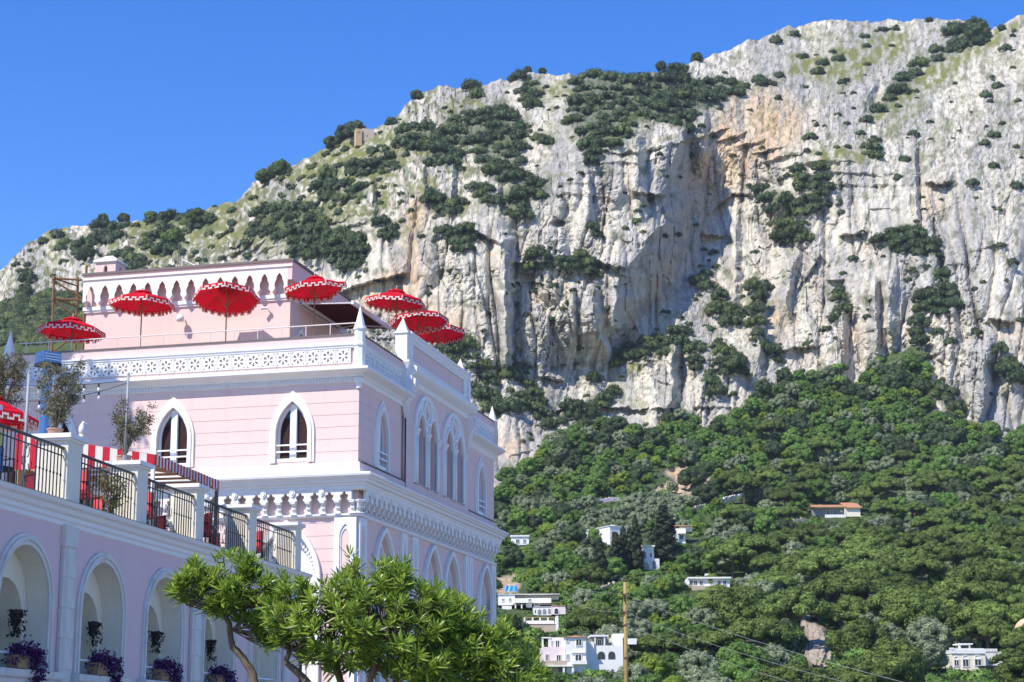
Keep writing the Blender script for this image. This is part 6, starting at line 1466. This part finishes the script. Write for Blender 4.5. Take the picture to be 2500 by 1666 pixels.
# the rest of the wood
FOR = [(1195,1700)] + [(x, y) for x, y in FOREST_TOP if 1200 < x < 2520] + [(2560,1060),(2560,1700)]
def pick(px, py):
    u = rr.random()
    if py < 1120: return ('broad', rr.uniform(0.55, 0.95)) if u < 0.45 else ('oak', rr.uniform(0.6, 1.0)) if u < 0.75 else ('lime', rr.uniform(0.6, 0.9)) if u < 0.86 else ('olive', rr.uniform(0.7, 0.95))
    if px > 1780 and py > 1320: return ('pine', rr.uniform(0.75, 1.15)) if u < 0.62 else ('pineb', rr.uniform(0.7, 1.0)) if u < 0.78 else ('olive', rr.uniform(0.8, 1.1)) if u < 0.88 else ('broad', rr.uniform(0.7, 1.0))
    if px > 1780: return ('pine', rr.uniform(0.65, 0.95)) if u < 0.4 else ('broad', rr.uniform(0.6, 1.0)) if u < 0.7 else ('oak', rr.uniform(0.6, 0.95)) if u < 0.86 else ('olive', rr.uniform(0.7, 1.0))
    if 1430 < px < 1680 and 1215 < py < 1290: return ('olive', rr.uniform(0.6, 0.85))
    if py > 1400: return ('olive', rr.uniform(0.6, 0.95)) if u < 0.42 else ('broad', rr.uniform(0.5, 0.85)) if u < 0.68 else ('lime', rr.uniform(0.6, 0.95)) if u < 0.84 else ('pine', rr.uniform(0.55, 0.8))
    return ('broad', rr.uniform(0.55, 0.9)) if u < 0.45 else ('oak', rr.uniform(0.55, 0.9)) if u < 0.7 else ('lime', rr.uniform(0.6, 0.9)) if u < 0.82 else ('olive', rr.uniform(0.6, 0.9))
for it in range(9000):
    px, py = rr.uniform(1200, 2540), rr.uniform(900, 1700)
    if py < np.interp(px, _fx, _fy) + 4 or len(PLACED) > 640: continue
    kind, s = pick(px, py); hw, hh, _z = BB[kind]; k = ground_at(px, py).y / F_PX; rx, ry = hw*s/k, hh*s/k
    if any(abs(px - q[0]) < 0.51 * (rx + q[2]) and ((px - q[0]) / (0.51*(rx + q[2]))) ** 2 + ((py - q[1]) / (0.40*(ry + q[3]))) ** 2 < 1 for q in PLACED): continue
    put(kind, px, py, s, rr)
# trees on the skyline and the left shoulder
SKYT = [('oak',1708,146,0.85,'single dark bush tree on the skyline left of the summit'),('oak',1295,172,0.55,'small round tree on the skyline above the shoulder'),('oak',1330,174,0.5,'second small tree on the skyline above the shoulder'),('oak',1022,230,0.75,'dark tree on the steep skyline above the fort'),
        ('pineb',650,424,1.0,'left pine of the pair standing out on the ridge'),('pineb',688,405,1.05,'right taller pine of the pair standing out on the ridge'),('oak',845,322,1.2,'dark pine clump left of the stone fort'),('oak',872,312,1.2,'dark tree directly behind the stone fort'),
        ('oak',815,345,1.0,'lowest tree of the clump left of the stone fort'),('oak',252,526,0.8,'dark tree on the left shoulder skyline'),('oak',303,524,0.75,'dark round tree on the left skyline'),('broad',371,522,0.95,'pale green tree on the left skyline'),
        ('oak',404,524,0.9,'dark tree right of the pale green skyline tree'),('pineb',483,522,1.05,'big dark tree on the left ridge'),('oak',516,530,0.75,'tree just right of the big ridge tree'),('cyp',402,566,1.3,'conical dark tree on the left slope'),('pineb',420,570,0.95,'broad dark tree on the left slope'),
        ('oak',528,500,0.35,'tiny bush on the left ridge'),('oak',960,295,0.7,'dark bush right of the stone fort'),('oak',1620,165,0.7,'dark bush on the skyline dip'),('oak',2395,88,1.5,'dark thicket in the summit notch'),('oak',2275,58,0.5,'low bush on the summit skyline'),('oak',2455,78,0.5,'bush on the right summit skyline')]
for kind, px, py, s, lab in SKYT:
    hw, hh, zc0 = BB[kind]; g0 = ground_at(px, py + 14); k = g0.y / F_PX
    base = ground_at(px, py + zc0*s/k*0.75); o = copy_thing(rr.choice(PR[kind]), (base.x, base.y + 1.0, at(px, py, base.y + 1.0).z - zc0*s), rr.uniform(0, 6.28), s, lab); o['category'] = KIND[kind][1]
# scrub on the cliffs: groves along ledges and clefts, loose bushes elsewhere
SC = []
def sz(px, py): return ('upper' if py < 420 else 'middle' if py < 700 else 'lower') + (' left' if px < 900 else ' centre' if px < 1700 else ' right') + ' cliff'
for gi, gp in enumerate(GROVES):
    xs = [q[0] for q in gp]; ys = [q[1] for q in gp]; done = []
    for it in range(700):
        px, py = rr.uniform(min(xs), max(xs)), rr.uniform(min(ys), max(ys))
        if not inpoly(np.array([px]), np.array([py]), gp)[0]: continue
        r = rr.uniform(17, 31)
        if any((px-a)**2 + ((py-b_)*1.25)**2 < (0.52*(r + c))**2 for a, b_, c in done): continue
        done.append((px, py, r)); SC.append((px, py, r, 'dark' if rr.random() < 0.82 else 'green'))
LONE = zz(1600,0,[(950,380),(1180,400),(800,510),(1460,215),(1540,210),(2030,1210),(2170,1100),(2310,1230),(2170,905),(2115,955),(2190,590),(1660,890),(900,240),(1350,250),(790,290),(700,550),(1200,550),(1050,480),(1080,420),(2120,640),(2250,340),(1400,920),(1000,900),(1320,860),(1550,1150),(1600,1040)]) + \
       zz(1600,600,[(1260,100),(2270,145),(2050,580),(1880,640),(1810,580),(2260,850),(2210,30),(380,60),(300,230),(350,540),(250,720),(400,660),(980,640),(1090,550),(2000,150),(2330,510)])
for px, py in LONE: SC.append((px, py, rr.uniform(13, 20), 'dark'))
LL = LOWER_LEFT_WOOD
for it in range(420):
    px, py = rr.uniform(0, 230), rr.uniform(700, 830)
    if inpoly(np.array([px]), np.array([py]), LL)[0]: SC.append((px, py, rr.uniform(12, 20), 'dark' if rr.random() < 0.6 else 'green'))
for it in range(4200):
    px, py = rr.uniform(0, 2500) if it < 2900 else rr.uniform(0, 1000), rr.uniform(60, 1120)
    if py < np.interp(px, _sx, _sy) + 8 or py > np.interp(px, _fx, _fy): continue
    d = mask_at(patchy, px, py) - 0.55; gr = mask_at(m_grass, px, py)
    if rr.random() < 0.10 + 0.5 * max(0, d) * (1 if px > 1400 else 0.7) + (0.35 if gr > 0.5 else 0) + (0.22 if 330 < px < 900 else 0) + (0.3 if px < 1350 and py > 860 else 0): SC.append((px, py, rr.uniform(5, 11) * (1.3 if px < 900 else 1), 'dark' if rr.random() < 0.6 else 'green'))
SC.sort(key=lambda q: -q[2])
MV, MN, MT = {'dark': [], 'green': []}, {'dark': [], 'green': []}, {'dark': [], 'green': []}
RAW = {}
for nm in SHR:
    RAW[nm] = []
    for me in SHR[nm]:
        v = np.empty(len(me.vertices)*3, np.float32); me.vertices.foreach_get('co', v); t_ = np.empty(len(me.vertices), np.float32); me.attributes['tint'].data.foreach_get('value', t_); v = v.reshape(-1, 3); c_ = np.repeat(v.reshape(-1, 3, 3).mean(1), 3, 0); nn = c_ - np.array([0, 0, 0.25]); nn /= np.linalg.norm(nn, axis=1)[:, None]; RAW[nm].append((v, t_, nn))
def bake(kd, j, r, R_, a, hz, loc, LV, LN, LT, thin):
    v, t_, nn = RAW[kd][j]; m_ = len(v) // 3
    sel = (np.arange(0, m_, thin)[:, None] * 3 + np.arange(3)).ravel(); q = v[sel].reshape(-1, 3, 3); c_ = q.mean(1, keepdims=True); q = (c_ + (q - c_) * thin ** 0.5).reshape(-1, 3); n0 = nn[sel]
    ca_, sa_ = math.cos(a), math.sin(a)
    LV.append(np.stack([(q[:,0]*ca_ - q[:,1]*sa_)*R_ + loc[0], (q[:,0]*sa_ + q[:,1]*ca_)*R_ + loc[1], q[:,2]*R_*hz + loc[2]], 1))
    LN.append(np.stack([n0[:,0]*ca_ - n0[:,1]*sa_, n0[:,0]*sa_ + n0[:,1]*ca_, n0[:,2]], 1)); LT.append(np.clip(t_[sel] * rr.uniform(0.6, 1.2), 0, 1))
n_ind = 0
for i, (px, py, r, kd) in enumerate(SC):
    g0 = ground_at(px, py); R_ = r * g0.y / F_PX * 1.25; j = rr.randrange(4); a = rr.uniform(0, 6.28); hz = rr.uniform(0.95, 1.4)
    loc = (g0.x, g0.y - 0.15*R_, g0.z - 0.55*R_)
    if n_ind < 298:
        n_ind += 1
        o = link('shrub', SHR[kd][j], None, loc, (0, 0, a), (R_ * rr.uniform(0.8, 1.35), R_ * rr.uniform(0.8, 1.2), R_*hz)); w = 'dark evergreen' if kd == 'dark' else 'fresh green'
        tag(o, w + ' shrub', 'shrub', w + ' shrubs on the ' + sz(px, py)); ROLL_CALL.append((o, w + ' shrub', sz(px, py), px, py))
    else:
        bake(kd, j, r, R_, a, hz, loc, MV[kd], MN[kd], MT[kd], 4 if r < 9 else 2 if r < 13 else 1)
for kd in MV:
    if MV[kd]:
        V_ = np.concatenate(MV[kd]); tag(link('cliff_scrub', np_mesh('cliff_scrub', V_, np.arange(len(V_)).reshape(-1, 3), M_OAK if kd == 'dark' else M_MAC, np.concatenate(MT[kd]), nrm=np.concatenate(MN[kd]))), kind='stuff')
call_roll(ROLL_CALL)
# undergrowth between the trees
UV, UN, UT = {'dark': [], 'green': []}, {'dark': [], 'green': []}, {'dark': [], 'green': []}
for it in range(4100):
    px, py = rr.uniform(1190, 2530), rr.uniform(880, 1760)
    if it > 3300: px, py = rr.uniform(850, 1200), rr.uniform(1080, 1700)
    elif it > 2400: q_ = rr.choice(KEEP); px, py = rr.uniform(q_[0] - 25, q_[2] + 25), rr.uniform(q_[1] - 12, q_[3] + 16)
    if py < np.interp(px, _fx, _fy) + 3 or mask_at(m_earth, px, py) > 0.3 or mask_at(m_crag, px, py) > 0.3: continue
    small = any(x0 - 6 < px < x1 + 6 and y0 - 4 < py < y1 + 12 for x0, y0, x1, y1, Y in KEEP)
    g0 = ground_at(px, py); R_ = rr.uniform(0.4, 0.8) if small else rr.uniform(1.1, 3.0) * (1.25 if py < 1100 else 1.0); kd = 'green' if rr.random() < 0.66 else 'dark'
    bake(kd, rr.randrange(4), 10, R_, rr.uniform(0, 6.28), rr.uniform(0.8, 1.2), (g0.x, g0.y, g0.z - 0.45*R_), UV[kd], UN[kd], UT[kd], 3)
for kd in UV:
    V_ = np.concatenate(UV[kd]); tag(link('undergrowth', np_mesh('undergrowth', V_, np.arange(len(V_)).reshape(-1, 3), M_OAK if kd == 'dark' else M_BROAD, np.concatenate(UT[kd]), nrm=np.concatenate(UN[kd]))), kind='stuff')
for ps_ in PR.values():
    for p in ps_:
        for ch in list(p.children): bpy.data.objects.remove(ch)
        bpy.data.objects.remove(p)

# ================================================================== FOREGROUND
# wooden pole with its wires
PW = mat('pole_wood', (0.34, 0.25, 0.09), 0.75, 0.25, 3.0, bump=0.4, bscale=8, stain=(0.20, 0.11, 0.04))
pt_, pb_ = at(1520.5, 1424, 88), at(1522, 1700, 88)
po = thing('wooden_pole', 'tall yellowish wooden utility pole standing right of the oleander', 'utility pole', (pb_.x, 88, 0))
H_ = pt_.z
b = MB(); b.tube([(0, 0, -0.5), (0, 0, H_ * 0.5), (pt_.x - pb_.x, 0, H_)], 0.108, 10, 0.085); b.build('shaft', PW, po, smooth=True)
zs = [at(1521, y, 88).z for y in (1454, 1497, 1528, 1608)]
for z, r in zip(zs, (0.125, 0.122, 0.122, 0.125)): b = MB(); b.lathe([(r, z - 0.04), (r + 0.012, z - 0.03), (r + 0.012, z + 0.03), (r, z + 0.04)], 0, 0, 10); b.build('band', RUST, po)
for z in zs[:2]:
    for s in (-1, 1): b = MB(); b.tube([(0, -0.08, z), (s*0.16, -0.16, z + 0.02)], 0.014, 5); b.lathe([(0.03, z), (0.045, z + 0.04), (0.02, z + 0.10)], s*0.16, -0.16, 7); b.build('insulator', IRON, po)
b = MB(); b.frustum(0, -0.15, zs[0] - 0.35, zs[0] - 0.12, 0.10, 0.08, 0.10, 0.08); b.build('junction_box', IRON, po)
WIRE = mat('wire', (0.35, 0.35, 0.36), 0.5)
pole_at = lambda z: Vector((pb_.x, 87.86, z))
for i, (z, px, py, Y, sg, lab) in enumerate(((zs[0] + 0.05, 1352, 1408, 190, 0.5, 'upper wire running left from the wooden pole'), (zs[1] + 0.05, 1372, 1438, 190, 0.8, 'lower wire running left from the wooden pole'),
                                        (zs[0], 1850, 1552, 60, 0.30, 'upper wire running right from the wooden pole'), (zs[1], 1860, 1592, 60, 0.35, 'middle wire running right from the wooden pole'), (zs[2], 1980, 1660, 60, 0.4, 'lowest wire running right from the wooden pole'))):
    e = at(px, py, Y); e = pole_at(z) + (e - pole_at(z)) * (1.0 if i < 2 else 1.9)
    pts = [pole_at(z).lerp(e, k/16) - Vector((0, 0, sg * 4 * (k/16) * (1 - k/16))) for k in range(17)]
    b = MB(); b.tube(pts, 0.006 if i > 1 else 0.009, 4); tag(b.build('cable', WIRE), lab, 'cable', 'wires of the wooden pole')

# potted olives on the terrace piers
M_OLT = leaf_mat('potted_olive_leaf', (0.075, 0.078, 0.038), (0.31, 0.30, 0.19), 0.6, 0.3, rnd=0.05)
M_YEL = leaf_mat('yellow_green_leaf', (0.12, 0.12, 0.02), (0.30, 0.26, 0.05), 0.6, 0.3, rnd=0.05)
TWIG = mat('twig_bark', (0.20, 0.15, 0.10), 0.95, 0.2, 6.0)
TPOT = mat('terracotta_pot', (0.42, 0.25, 0.17), 0.85, 0.15, 5.0)
def potted(name, label, loc, H, W, seed, nl, mix_=0.0, pot=True, lean=0.0, cat='olive tree'):
    rr_ = random.Random(seed); rg_ = np.random.default_rng(seed); t = thing(name, label, cat, loc)
    if pot: b = MB(); b.lathe([(0.13, 0.0), (0.16, 0.13), (0.175, 0.135), (0.175, 0.16), (0.15, 0.16), (0.13, 0.14)], 0, 0, 14); b.build('pot', TPOT, t, smooth=False)
    z0 = 0.13 if pot else 0.0; b = MB(); tips = []
    for i in range(7):
        an = 2.4 * i + rr_.uniform(-0.3, 0.3); out = W * 0.5 * rr_.uniform(0.35, 0.95); hh = H * rr_.uniform(0.72, 1.0)
        tip = Vector((out*math.cos(an) + lean*0.3, out*math.sin(an), hh)); base_ = Vector((0.02*math.cos(an), 0.02*math.sin(an), z0))
        pts = [base_, base_.lerp(tip, 0.35) + Vector((-0.10*tip.x, -0.10*tip.y, 0.06)), base_.lerp(tip, 0.7) + Vector((rr_.uniform(-0.05, 0.05), rr_.uniform(-0.05, 0.05), 0.03)), tip]
        b.tube(pts, 0.017, 5, 0.005, caps=False)
        for k in range(11):
            f = rr_.uniform(0.14, 1.0); p = base_.lerp(tip, f); L_ = rr_.uniform(0.14, 0.34) * (1.15 - 0.5*f)
            d = Vector((rr_.uniform(-1, 1), rr_.uniform(-1, 1), rr_.uniform(-0.1, 0.9))).normalized(); q_ = p + d * L_
            b.tube([p, q_], 0.005, 4, 0.002, caps=False); tips.extend([p.lerp(q_, g_) for g_ in (0.3, 0.55, 0.8, 1.0)])
    b.build('branches', TWIG, t)
    T = np.array([tuple(p) for p in tips]); P = T[rg_.integers(0, len(T), nl)] + rg_.normal(0, 0.042, (nl, 3))
    P[:, 2] = np.where(P[:, 2] < z0 + 0.1, z0 + 0.1 + 0.4 * rg_.random(nl), P[:, 2])
    n2 = int(nl * mix_)
    for k, (PP, m) in enumerate(((P[n2:], M_OLT), (P[:n2], M_YEL))):
        if len(PP) == 0: continue
        n = len(PP); A = rg_.normal(size=(n, 3)); A[:, 2] += 0.5; A /= np.linalg.norm(A, axis=1)[:, None]; B_ = np.cross(A, rg_.normal(size=(n, 3))); B_ /= np.linalg.norm(B_, axis=1)[:, None]
        L_ = (rg_.uniform(0.045, 0.075, n))[:, None]; w_ = L_ * 0.20
        V = np.stack([PP, PP + A*L_*0.5 + B_*w_, PP + A*L_, PP + A*L_*0.5 - B_*w_], 1).reshape(-1, 3)
        tag(link('foliage', np_mesh('olive_foliage', V, np.arange(n*4).reshape(n, 4), m, np.repeat(rg_.random(n), 4)), t), kind='stuff')
    return t
q = W_mat @ Vector((-0.45, -0.12, 7.69)); potted('potted_olive', 'wispy grey-green potted olive on the first white terrace pier', q, 1.62, 1.55, 401, 5200, lean=0.1)
q = W_mat @ Vector((-0.45, 3.50, 7.69)); potted('potted_olive', 'smaller potted olive with yellowing leaves on the second terrace pier', q, 1.38, 1.35, 402, 3600, mix_=0.22, lean=0.2)
q = W_mat @ Vector((-1.0, -3.1, 7.2)); potted('potted_olive', 'dense potted olive cut by the left edge behind the red umbrella', at(8, 1010, 39.0), 1.55, 1.25, 403, 5200)
potted('climbing_vine', 'yellow-green climbing vine on the railing of the second bay', W_mat @ Vector((-0.22, 2.3, 6.31)), 1.05, 0.9, 404, 1500, mix_=0.6, pot=False, cat='vine')

# tall pine out of frame on the left: its shade lies on the left end of the villa front
PINEM = leaf_mat('tall_pine_leaf', (0.03, 0.05, 0.015), (0.08, 0.11, 0.03), 0.7, 0.2, rnd=0.0)
def shade_tree(loc, H, label):
    t = thing('tall_tree', label, 'tree', loc); rr_ = random.Random(9)
    cl = [(rr_.uniform(-1, 1) * 2.5, rr_.uniform(-2.2, 2.2), H - 0.6 - 5.4 * rr_.random() ** 1.3, rr_.uniform(0.5, 1.0), 1.1) for _ in range(60)]
    link('crown', crown_mesh('tall_crown', PINEM, cl, 160, 0.22, 9), t); b = MB(); b.tube([(0, 0, 0), (0.1, 0, H * 0.5), (0, 0, H * 0.95)], 0.28, 8, 0.08); b.build('trunk', BARK, t); return t
sp = villa.matrix_world @ Vector((0, 0, 0))
VM = Matrix.Translation(VO) @ Matrix.Rotation(-TH, 4, 'Z')
f0 = VM @ Vector((-11.5, 0, 12.9)); k_ = 14.5
c0 = f0 + sun_dir * k_
shade_tree((c0.x, c0.y, 0), c0.z + 1.6, 'tall dark tree left of the villa that shades its left corner')

# ------------------------------------------------------------------ oleanders
M_OLE = leaf_mat('oleander_leaf', (0.040, 0.105, 0.012), (0.46, 0.60, 0.075), 0.34, 0.45, spec=0.45, rnd=0.0)  # dark-to-light tint also carries the bush's highlights and shaded interior as colour
OBARK = mat('oleander_bark', (0.135, 0.10, 0.065), 0.9, 0.35, 7.0, bump=0.6, bscale=18)
def whorl_arrays(rg_, n, up, L0):
    """leaves radiating from a shoot tip: lance-shaped, folded along the midrib, drooping at the tip; apex at the origin, shoot along +Z"""
    Vs, Fs, Ts, k = [], [], [], 0
    for i in range(n):
        a = 2.39996 * i + rg_.normal(0, 0.25); lvl = i / n; el = math.radians(78 - 70 * lvl + rg_.normal(0, 9)) if up else rg_.uniform(-0.6, 0.9)
        d = np.array([math.cos(a)*math.cos(el), math.sin(a)*math.cos(el), math.sin(el)]); side = np.array([-math.sin(a), math.cos(a), 0]); nrm = np.cross(side, d)
        L = L0 * rg_.uniform(0.75, 1.2) * (0.62 + 0.5 * min(1, lvl * 2)); w = L * rg_.uniform(0.075, 0.105); o = np.array([0, 0, -0.085 * lvl])
        dr = -0.10 * L * rg_.uniform(0.2, 1.8)
        pts = [o + d*0.01, o + d*L*0.33 + side*w + nrm*w*0.45, o + d*L*0.33 + nrm*0.0, o + d*L*0.33 - side*w + nrm*w*0.45,
               o + d*L*0.68 + side*w*0.85 + nrm*w*0.4 + [0, 0, dr*0.4], o + d*L*0.68 + [0, 0, dr*0.4], o + d*L*0.68 - side*w*0.85 + nrm*w*0.4 + [0, 0, dr*0.4], o + d*L + [0, 0, dr]]
        Vs.append(np.array(pts)); Fs += [(k, k+2, k+1), (k, k+3, k+2), (k+1, k+2, k+5), (k+1, k+5, k+4), (k+2, k+3, k+6), (k+2, k+6, k+5), (k+4, k+5, k+7), (k+5, k+6, k+7)]
        Ts += [float(np.clip(rg_.normal(0.75 - 0.5 * lvl, 0.2), 0, 1))] * 8; k += 8
    return np.concatenate(Vs), np.array(Fs), np.array(Ts)
rgo = np.random.default_rng(61)
WH = [whorl_arrays(rgo, rgo.integers(11, 17), True, 0.175) for _ in range(10)]
WH_me = [np_mesh('leaf_cluster', v, f, M_OLE, t) for v, f, t in WH]
def oleander(name, label, poly, Y0, dY, nt_, trunks, seed, n_part=90):
    rr_ = random.Random(seed); base = at(trunks[0][-1][0], trunks[0][-1][1], Y0); t = thing(name, label, 'tree', (base.x, base.y, 0)); org = Vector((base.x, base.y, 0))
    bt = []
    for tr in trunks:
        pts = [at(x, y, Y0 + d) - org for x, y, d in tr]; bt.append(pts)
        b = MB(); lo = pts[-1].copy(); lo.z = 0.0; r0 = 0.078
        sm = [];  seq = pts + [lo]
        for i in range(len(seq) - 1):
            for f in (0, 0.33, 0.66): sm.append(seq[i].lerp(seq[i+1], f) + Vector((rr_.uniform(-0.012, 0.012), rr_.uniform(-0.012, 0.012), 0)))
        sm.append(seq[-1]); b.tube(sm, 0.036, 8, r0); b.build('trunk', OBARK, t, smooth=True)
    heads = [p for pts in bt for p in pts[:2]]
    xs = [p[0] for p in poly]; ys = [p[1] for p in poly]; tips = []; cx, cy = sum(xs)/len(xs), sum(ys)/len(ys)
    tries = 0
    while len(tips) < nt_ and tries < nt_ * 40:
        tries += 1
        px, py = rr_.uniform(min(xs), max(xs)), rr_.uniform(min(ys), max(ys))
        if not inpoly(np.array([px]), np.array([py]), poly)[0]: continue
        if pnoise(np.array([px / 38.0 + seed]), np.array([py / 30.0]))[0] < -0.12: continue
        if rr_.random() < 0.09: ux, uy = px - cx, py - cy; ul = math.hypot(ux, uy) + 1; j_ = rr_.uniform(5, 34); px += ux / ul * j_; py += uy / ul * j_ - 6
        d = rr_.uniform(-1, 1); e = min(1.0, min(math.hypot(px - a, py - b_) for a, b_ in poly) / 90.0)      # thinner towards the outline
        p = at(px, py, Y0 + d * dY * (0.25 + 0.75 * e)) - org; tips.append((p, px, py, d))
    Vs, Fs, Ts, k = [], [], [], 0; bs_ = MB(); cen = at(cx, cy + 60, Y0) - org
    order = sorted(range(len(tips)), key=lambda i: tips[i][0].y)
    front = set(order[:n_part * 3:3])
    for i, (p, px, py, d) in enumerate(tips):
        h = min(heads, key=lambda q: (q - p).length); out = (p - cen); out.normalize(); ax = (out * 0.75 + Vector((rr_.uniform(-0.5, 0.5), rr_.uniform(-0.5, 0.3), 0.75))).normalized()
        if i % 2 == 0:
            m_ = p.lerp(h, 0.45) + Vector((rr_.uniform(-0.06, 0.06), rr_.uniform(-0.06, 0.06), -0.05)); bs_.tube([p, p - ax*0.09, m_] + ([h] if i % 6 == 0 else []), 0.005, 4, 0.012, caps=False)
        s = rr_.uniform(0.8, 1.25); M = ax.to_track_quat('Z', 'Y').to_matrix().to_4x4() @ Matrix.Rotation(rr_.uniform(0, 6.28), 4, 'Z') @ Matrix.Scale(s, 4)
        j = rr_.randrange(len(WH))
        if i in front:
            o = link('leaf_cluster', WH_me[j], t); o.matrix_local = Matrix.Translation(p) @ M
        else:
            v, f, tt_ = WH[j]; R = np.array(M.to_3x3()); Vs.append(v @ R.T + np.array(p)); Fs.append(f + k); Ts.append(np.clip(tt_ + rr_.uniform(-0.2, 0.15), 0, 1)); k += len(v)
    tag(link('foliage', np_mesh('oleander_foliage', np.concatenate(Vs), np.concatenate(Fs), M_OLE, np.concatenate(Ts)), t), kind='stuff')
    bs_.build('branches', OBARK, t); return t
oleander('oleander_tree', 'left oleander tree with a bent bare trunk in front of the arcade', [(408,1432),(442,1352),(472,1352),(492,1388),(540,1338),(585,1342),(622,1380),(690,1402),(700,1450),(690,1520),(670,1590),(640,1560),(600,1520),(560,1505),(520,1488),(478,1460),(440,1458)], 26.6, 0.75, 340,
         [[(545,1492,0.0),(556,1530,0.0),(562,1575,0.0),(588,1600,0.0),(608,1640,0.0),(620,1690,0.0),(628,1780,0)]], 71)
oleander('oleander_tree', 'broad main oleander bush with several pale trunks before the villa corner', [(636,1480),(672,1424),(720,1402),(752,1430),(800,1428),(852,1366),(890,1382),(925,1362),(968,1372),(1000,1405),(1052,1428),(1090,1470),(1110,1560),(1100,1690),(1000,1690),(900,1620),(800,1640),(720,1600),(670,1560)], 25.6, 1.0, 780,
         [[(700,1585,0.1),(690,1612,0.1),(735,1652,0.1),(760,1690,0),(770,1780,0)],[(922,1570,-0.1),(912,1612,-0.1),(898,1650,-0.1),(892,1700,0),(890,1790,0)],[(990,1622,0.1),(965,1652,0.1),(950,1690,0.1),(940,1790,0)],[(800,1600,0.4),(818,1640,0.3),(840,1700,0.2),(850,1790,0)]], 72)
oleander('oleander_tree', 'right oleander bush sloping down in front of the white houses', [(1030,1440),(1090,1446),(1160,1482),(1205,1512),(1250,1548),(1290,1592),(1322,1640),(1330,1690),(1180,1695),(1060,1690),(1040,1580)], 26.2, 1.0, 560,
         [[(1110,1620,0.2),(1090,1660,0.1),(1070,1700,0.1),(1060,1790,0)],[(1185,1640,0),(1170,1690,0),(1150,1790,0)]], 73)
# bare-branched tree at the lower right corner
bt_ = at(2483, 1664, 240); tr = thing('bare_tree', 'dark half-bare tree with spreading limbs at the lower right corner', 'tree', (bt_.x, bt_.y, bt_.z - 3))
b = MB(); rr_ = random.Random(4); kk_ = 240 / F_PX
def P2(px, py): q = at(px, py, 240 + rr_.uniform(-0.8, 0.8)); return (q.x - bt_.x, q.y - bt_.y, q.z - bt_.z + 3)
for ln, r in (([(2485,1700),(2484,1650),(2480,1620),(2476,1590)],0.2),([(2484,1650),(2466,1640),(2458,1622),(2440,1615)],0.12),([(2480,1622),(2492,1600),(2498,1585)],0.1),([(2466,1640),(2448,1634),(2428,1626)],0.07),([(2478,1600),(2468,1585),(2464,1572)],0.07),([(2484,1640),(2500,1625),(2512,1600)],0.1)):
    b.tube([P2(x, y) for x, y in ln], r, 6, r*0.45)
b.build('trunk', BARK, tr)
cl = []
for px, py, r in ((2432,1618,0.9),(2448,1612,1.0),(2468,1582,1.1),(2482,1575,1.2),(2462,1600,0.9),(2496,1592,1.1),(2420,1626,0.7)):
    q = P2(px, py); cl.append((q[0], q[1], q[2], r, 0.55))
link('crown', crown_mesh('bare_tree_crown', M_PINE, cl, 90, 0.24, 17), tr)

# ================================================================== thin haze volume, added to lift shadows and soften the mountain
hm = bpy.data.materials.new('haze_air'); hm.use_nodes = True
hn = hm.node_tree; hn.nodes.remove(hn.nodes['Principled BSDF'])
pv = hn.nodes.new('ShaderNodeVolumePrincipled'); pv.inputs['Color'].default_value = (0.82, 0.90, 1.0, 1); pv.inputs['Density'].default_value = 0.000075; pv.inputs['Anisotropy'].default_value = 0.2
hn.links.new(pv.outputs[0], hn.nodes['Material Output'].inputs['Volume'])
TOPZ = max(float(ALL[..., 2].max()), 60.0) + 25
b = MB(); b.box(-3100, 3100, -400, 4100, -4.5, TOPZ)
tag(b.build('haze', hm), kind='stuff')
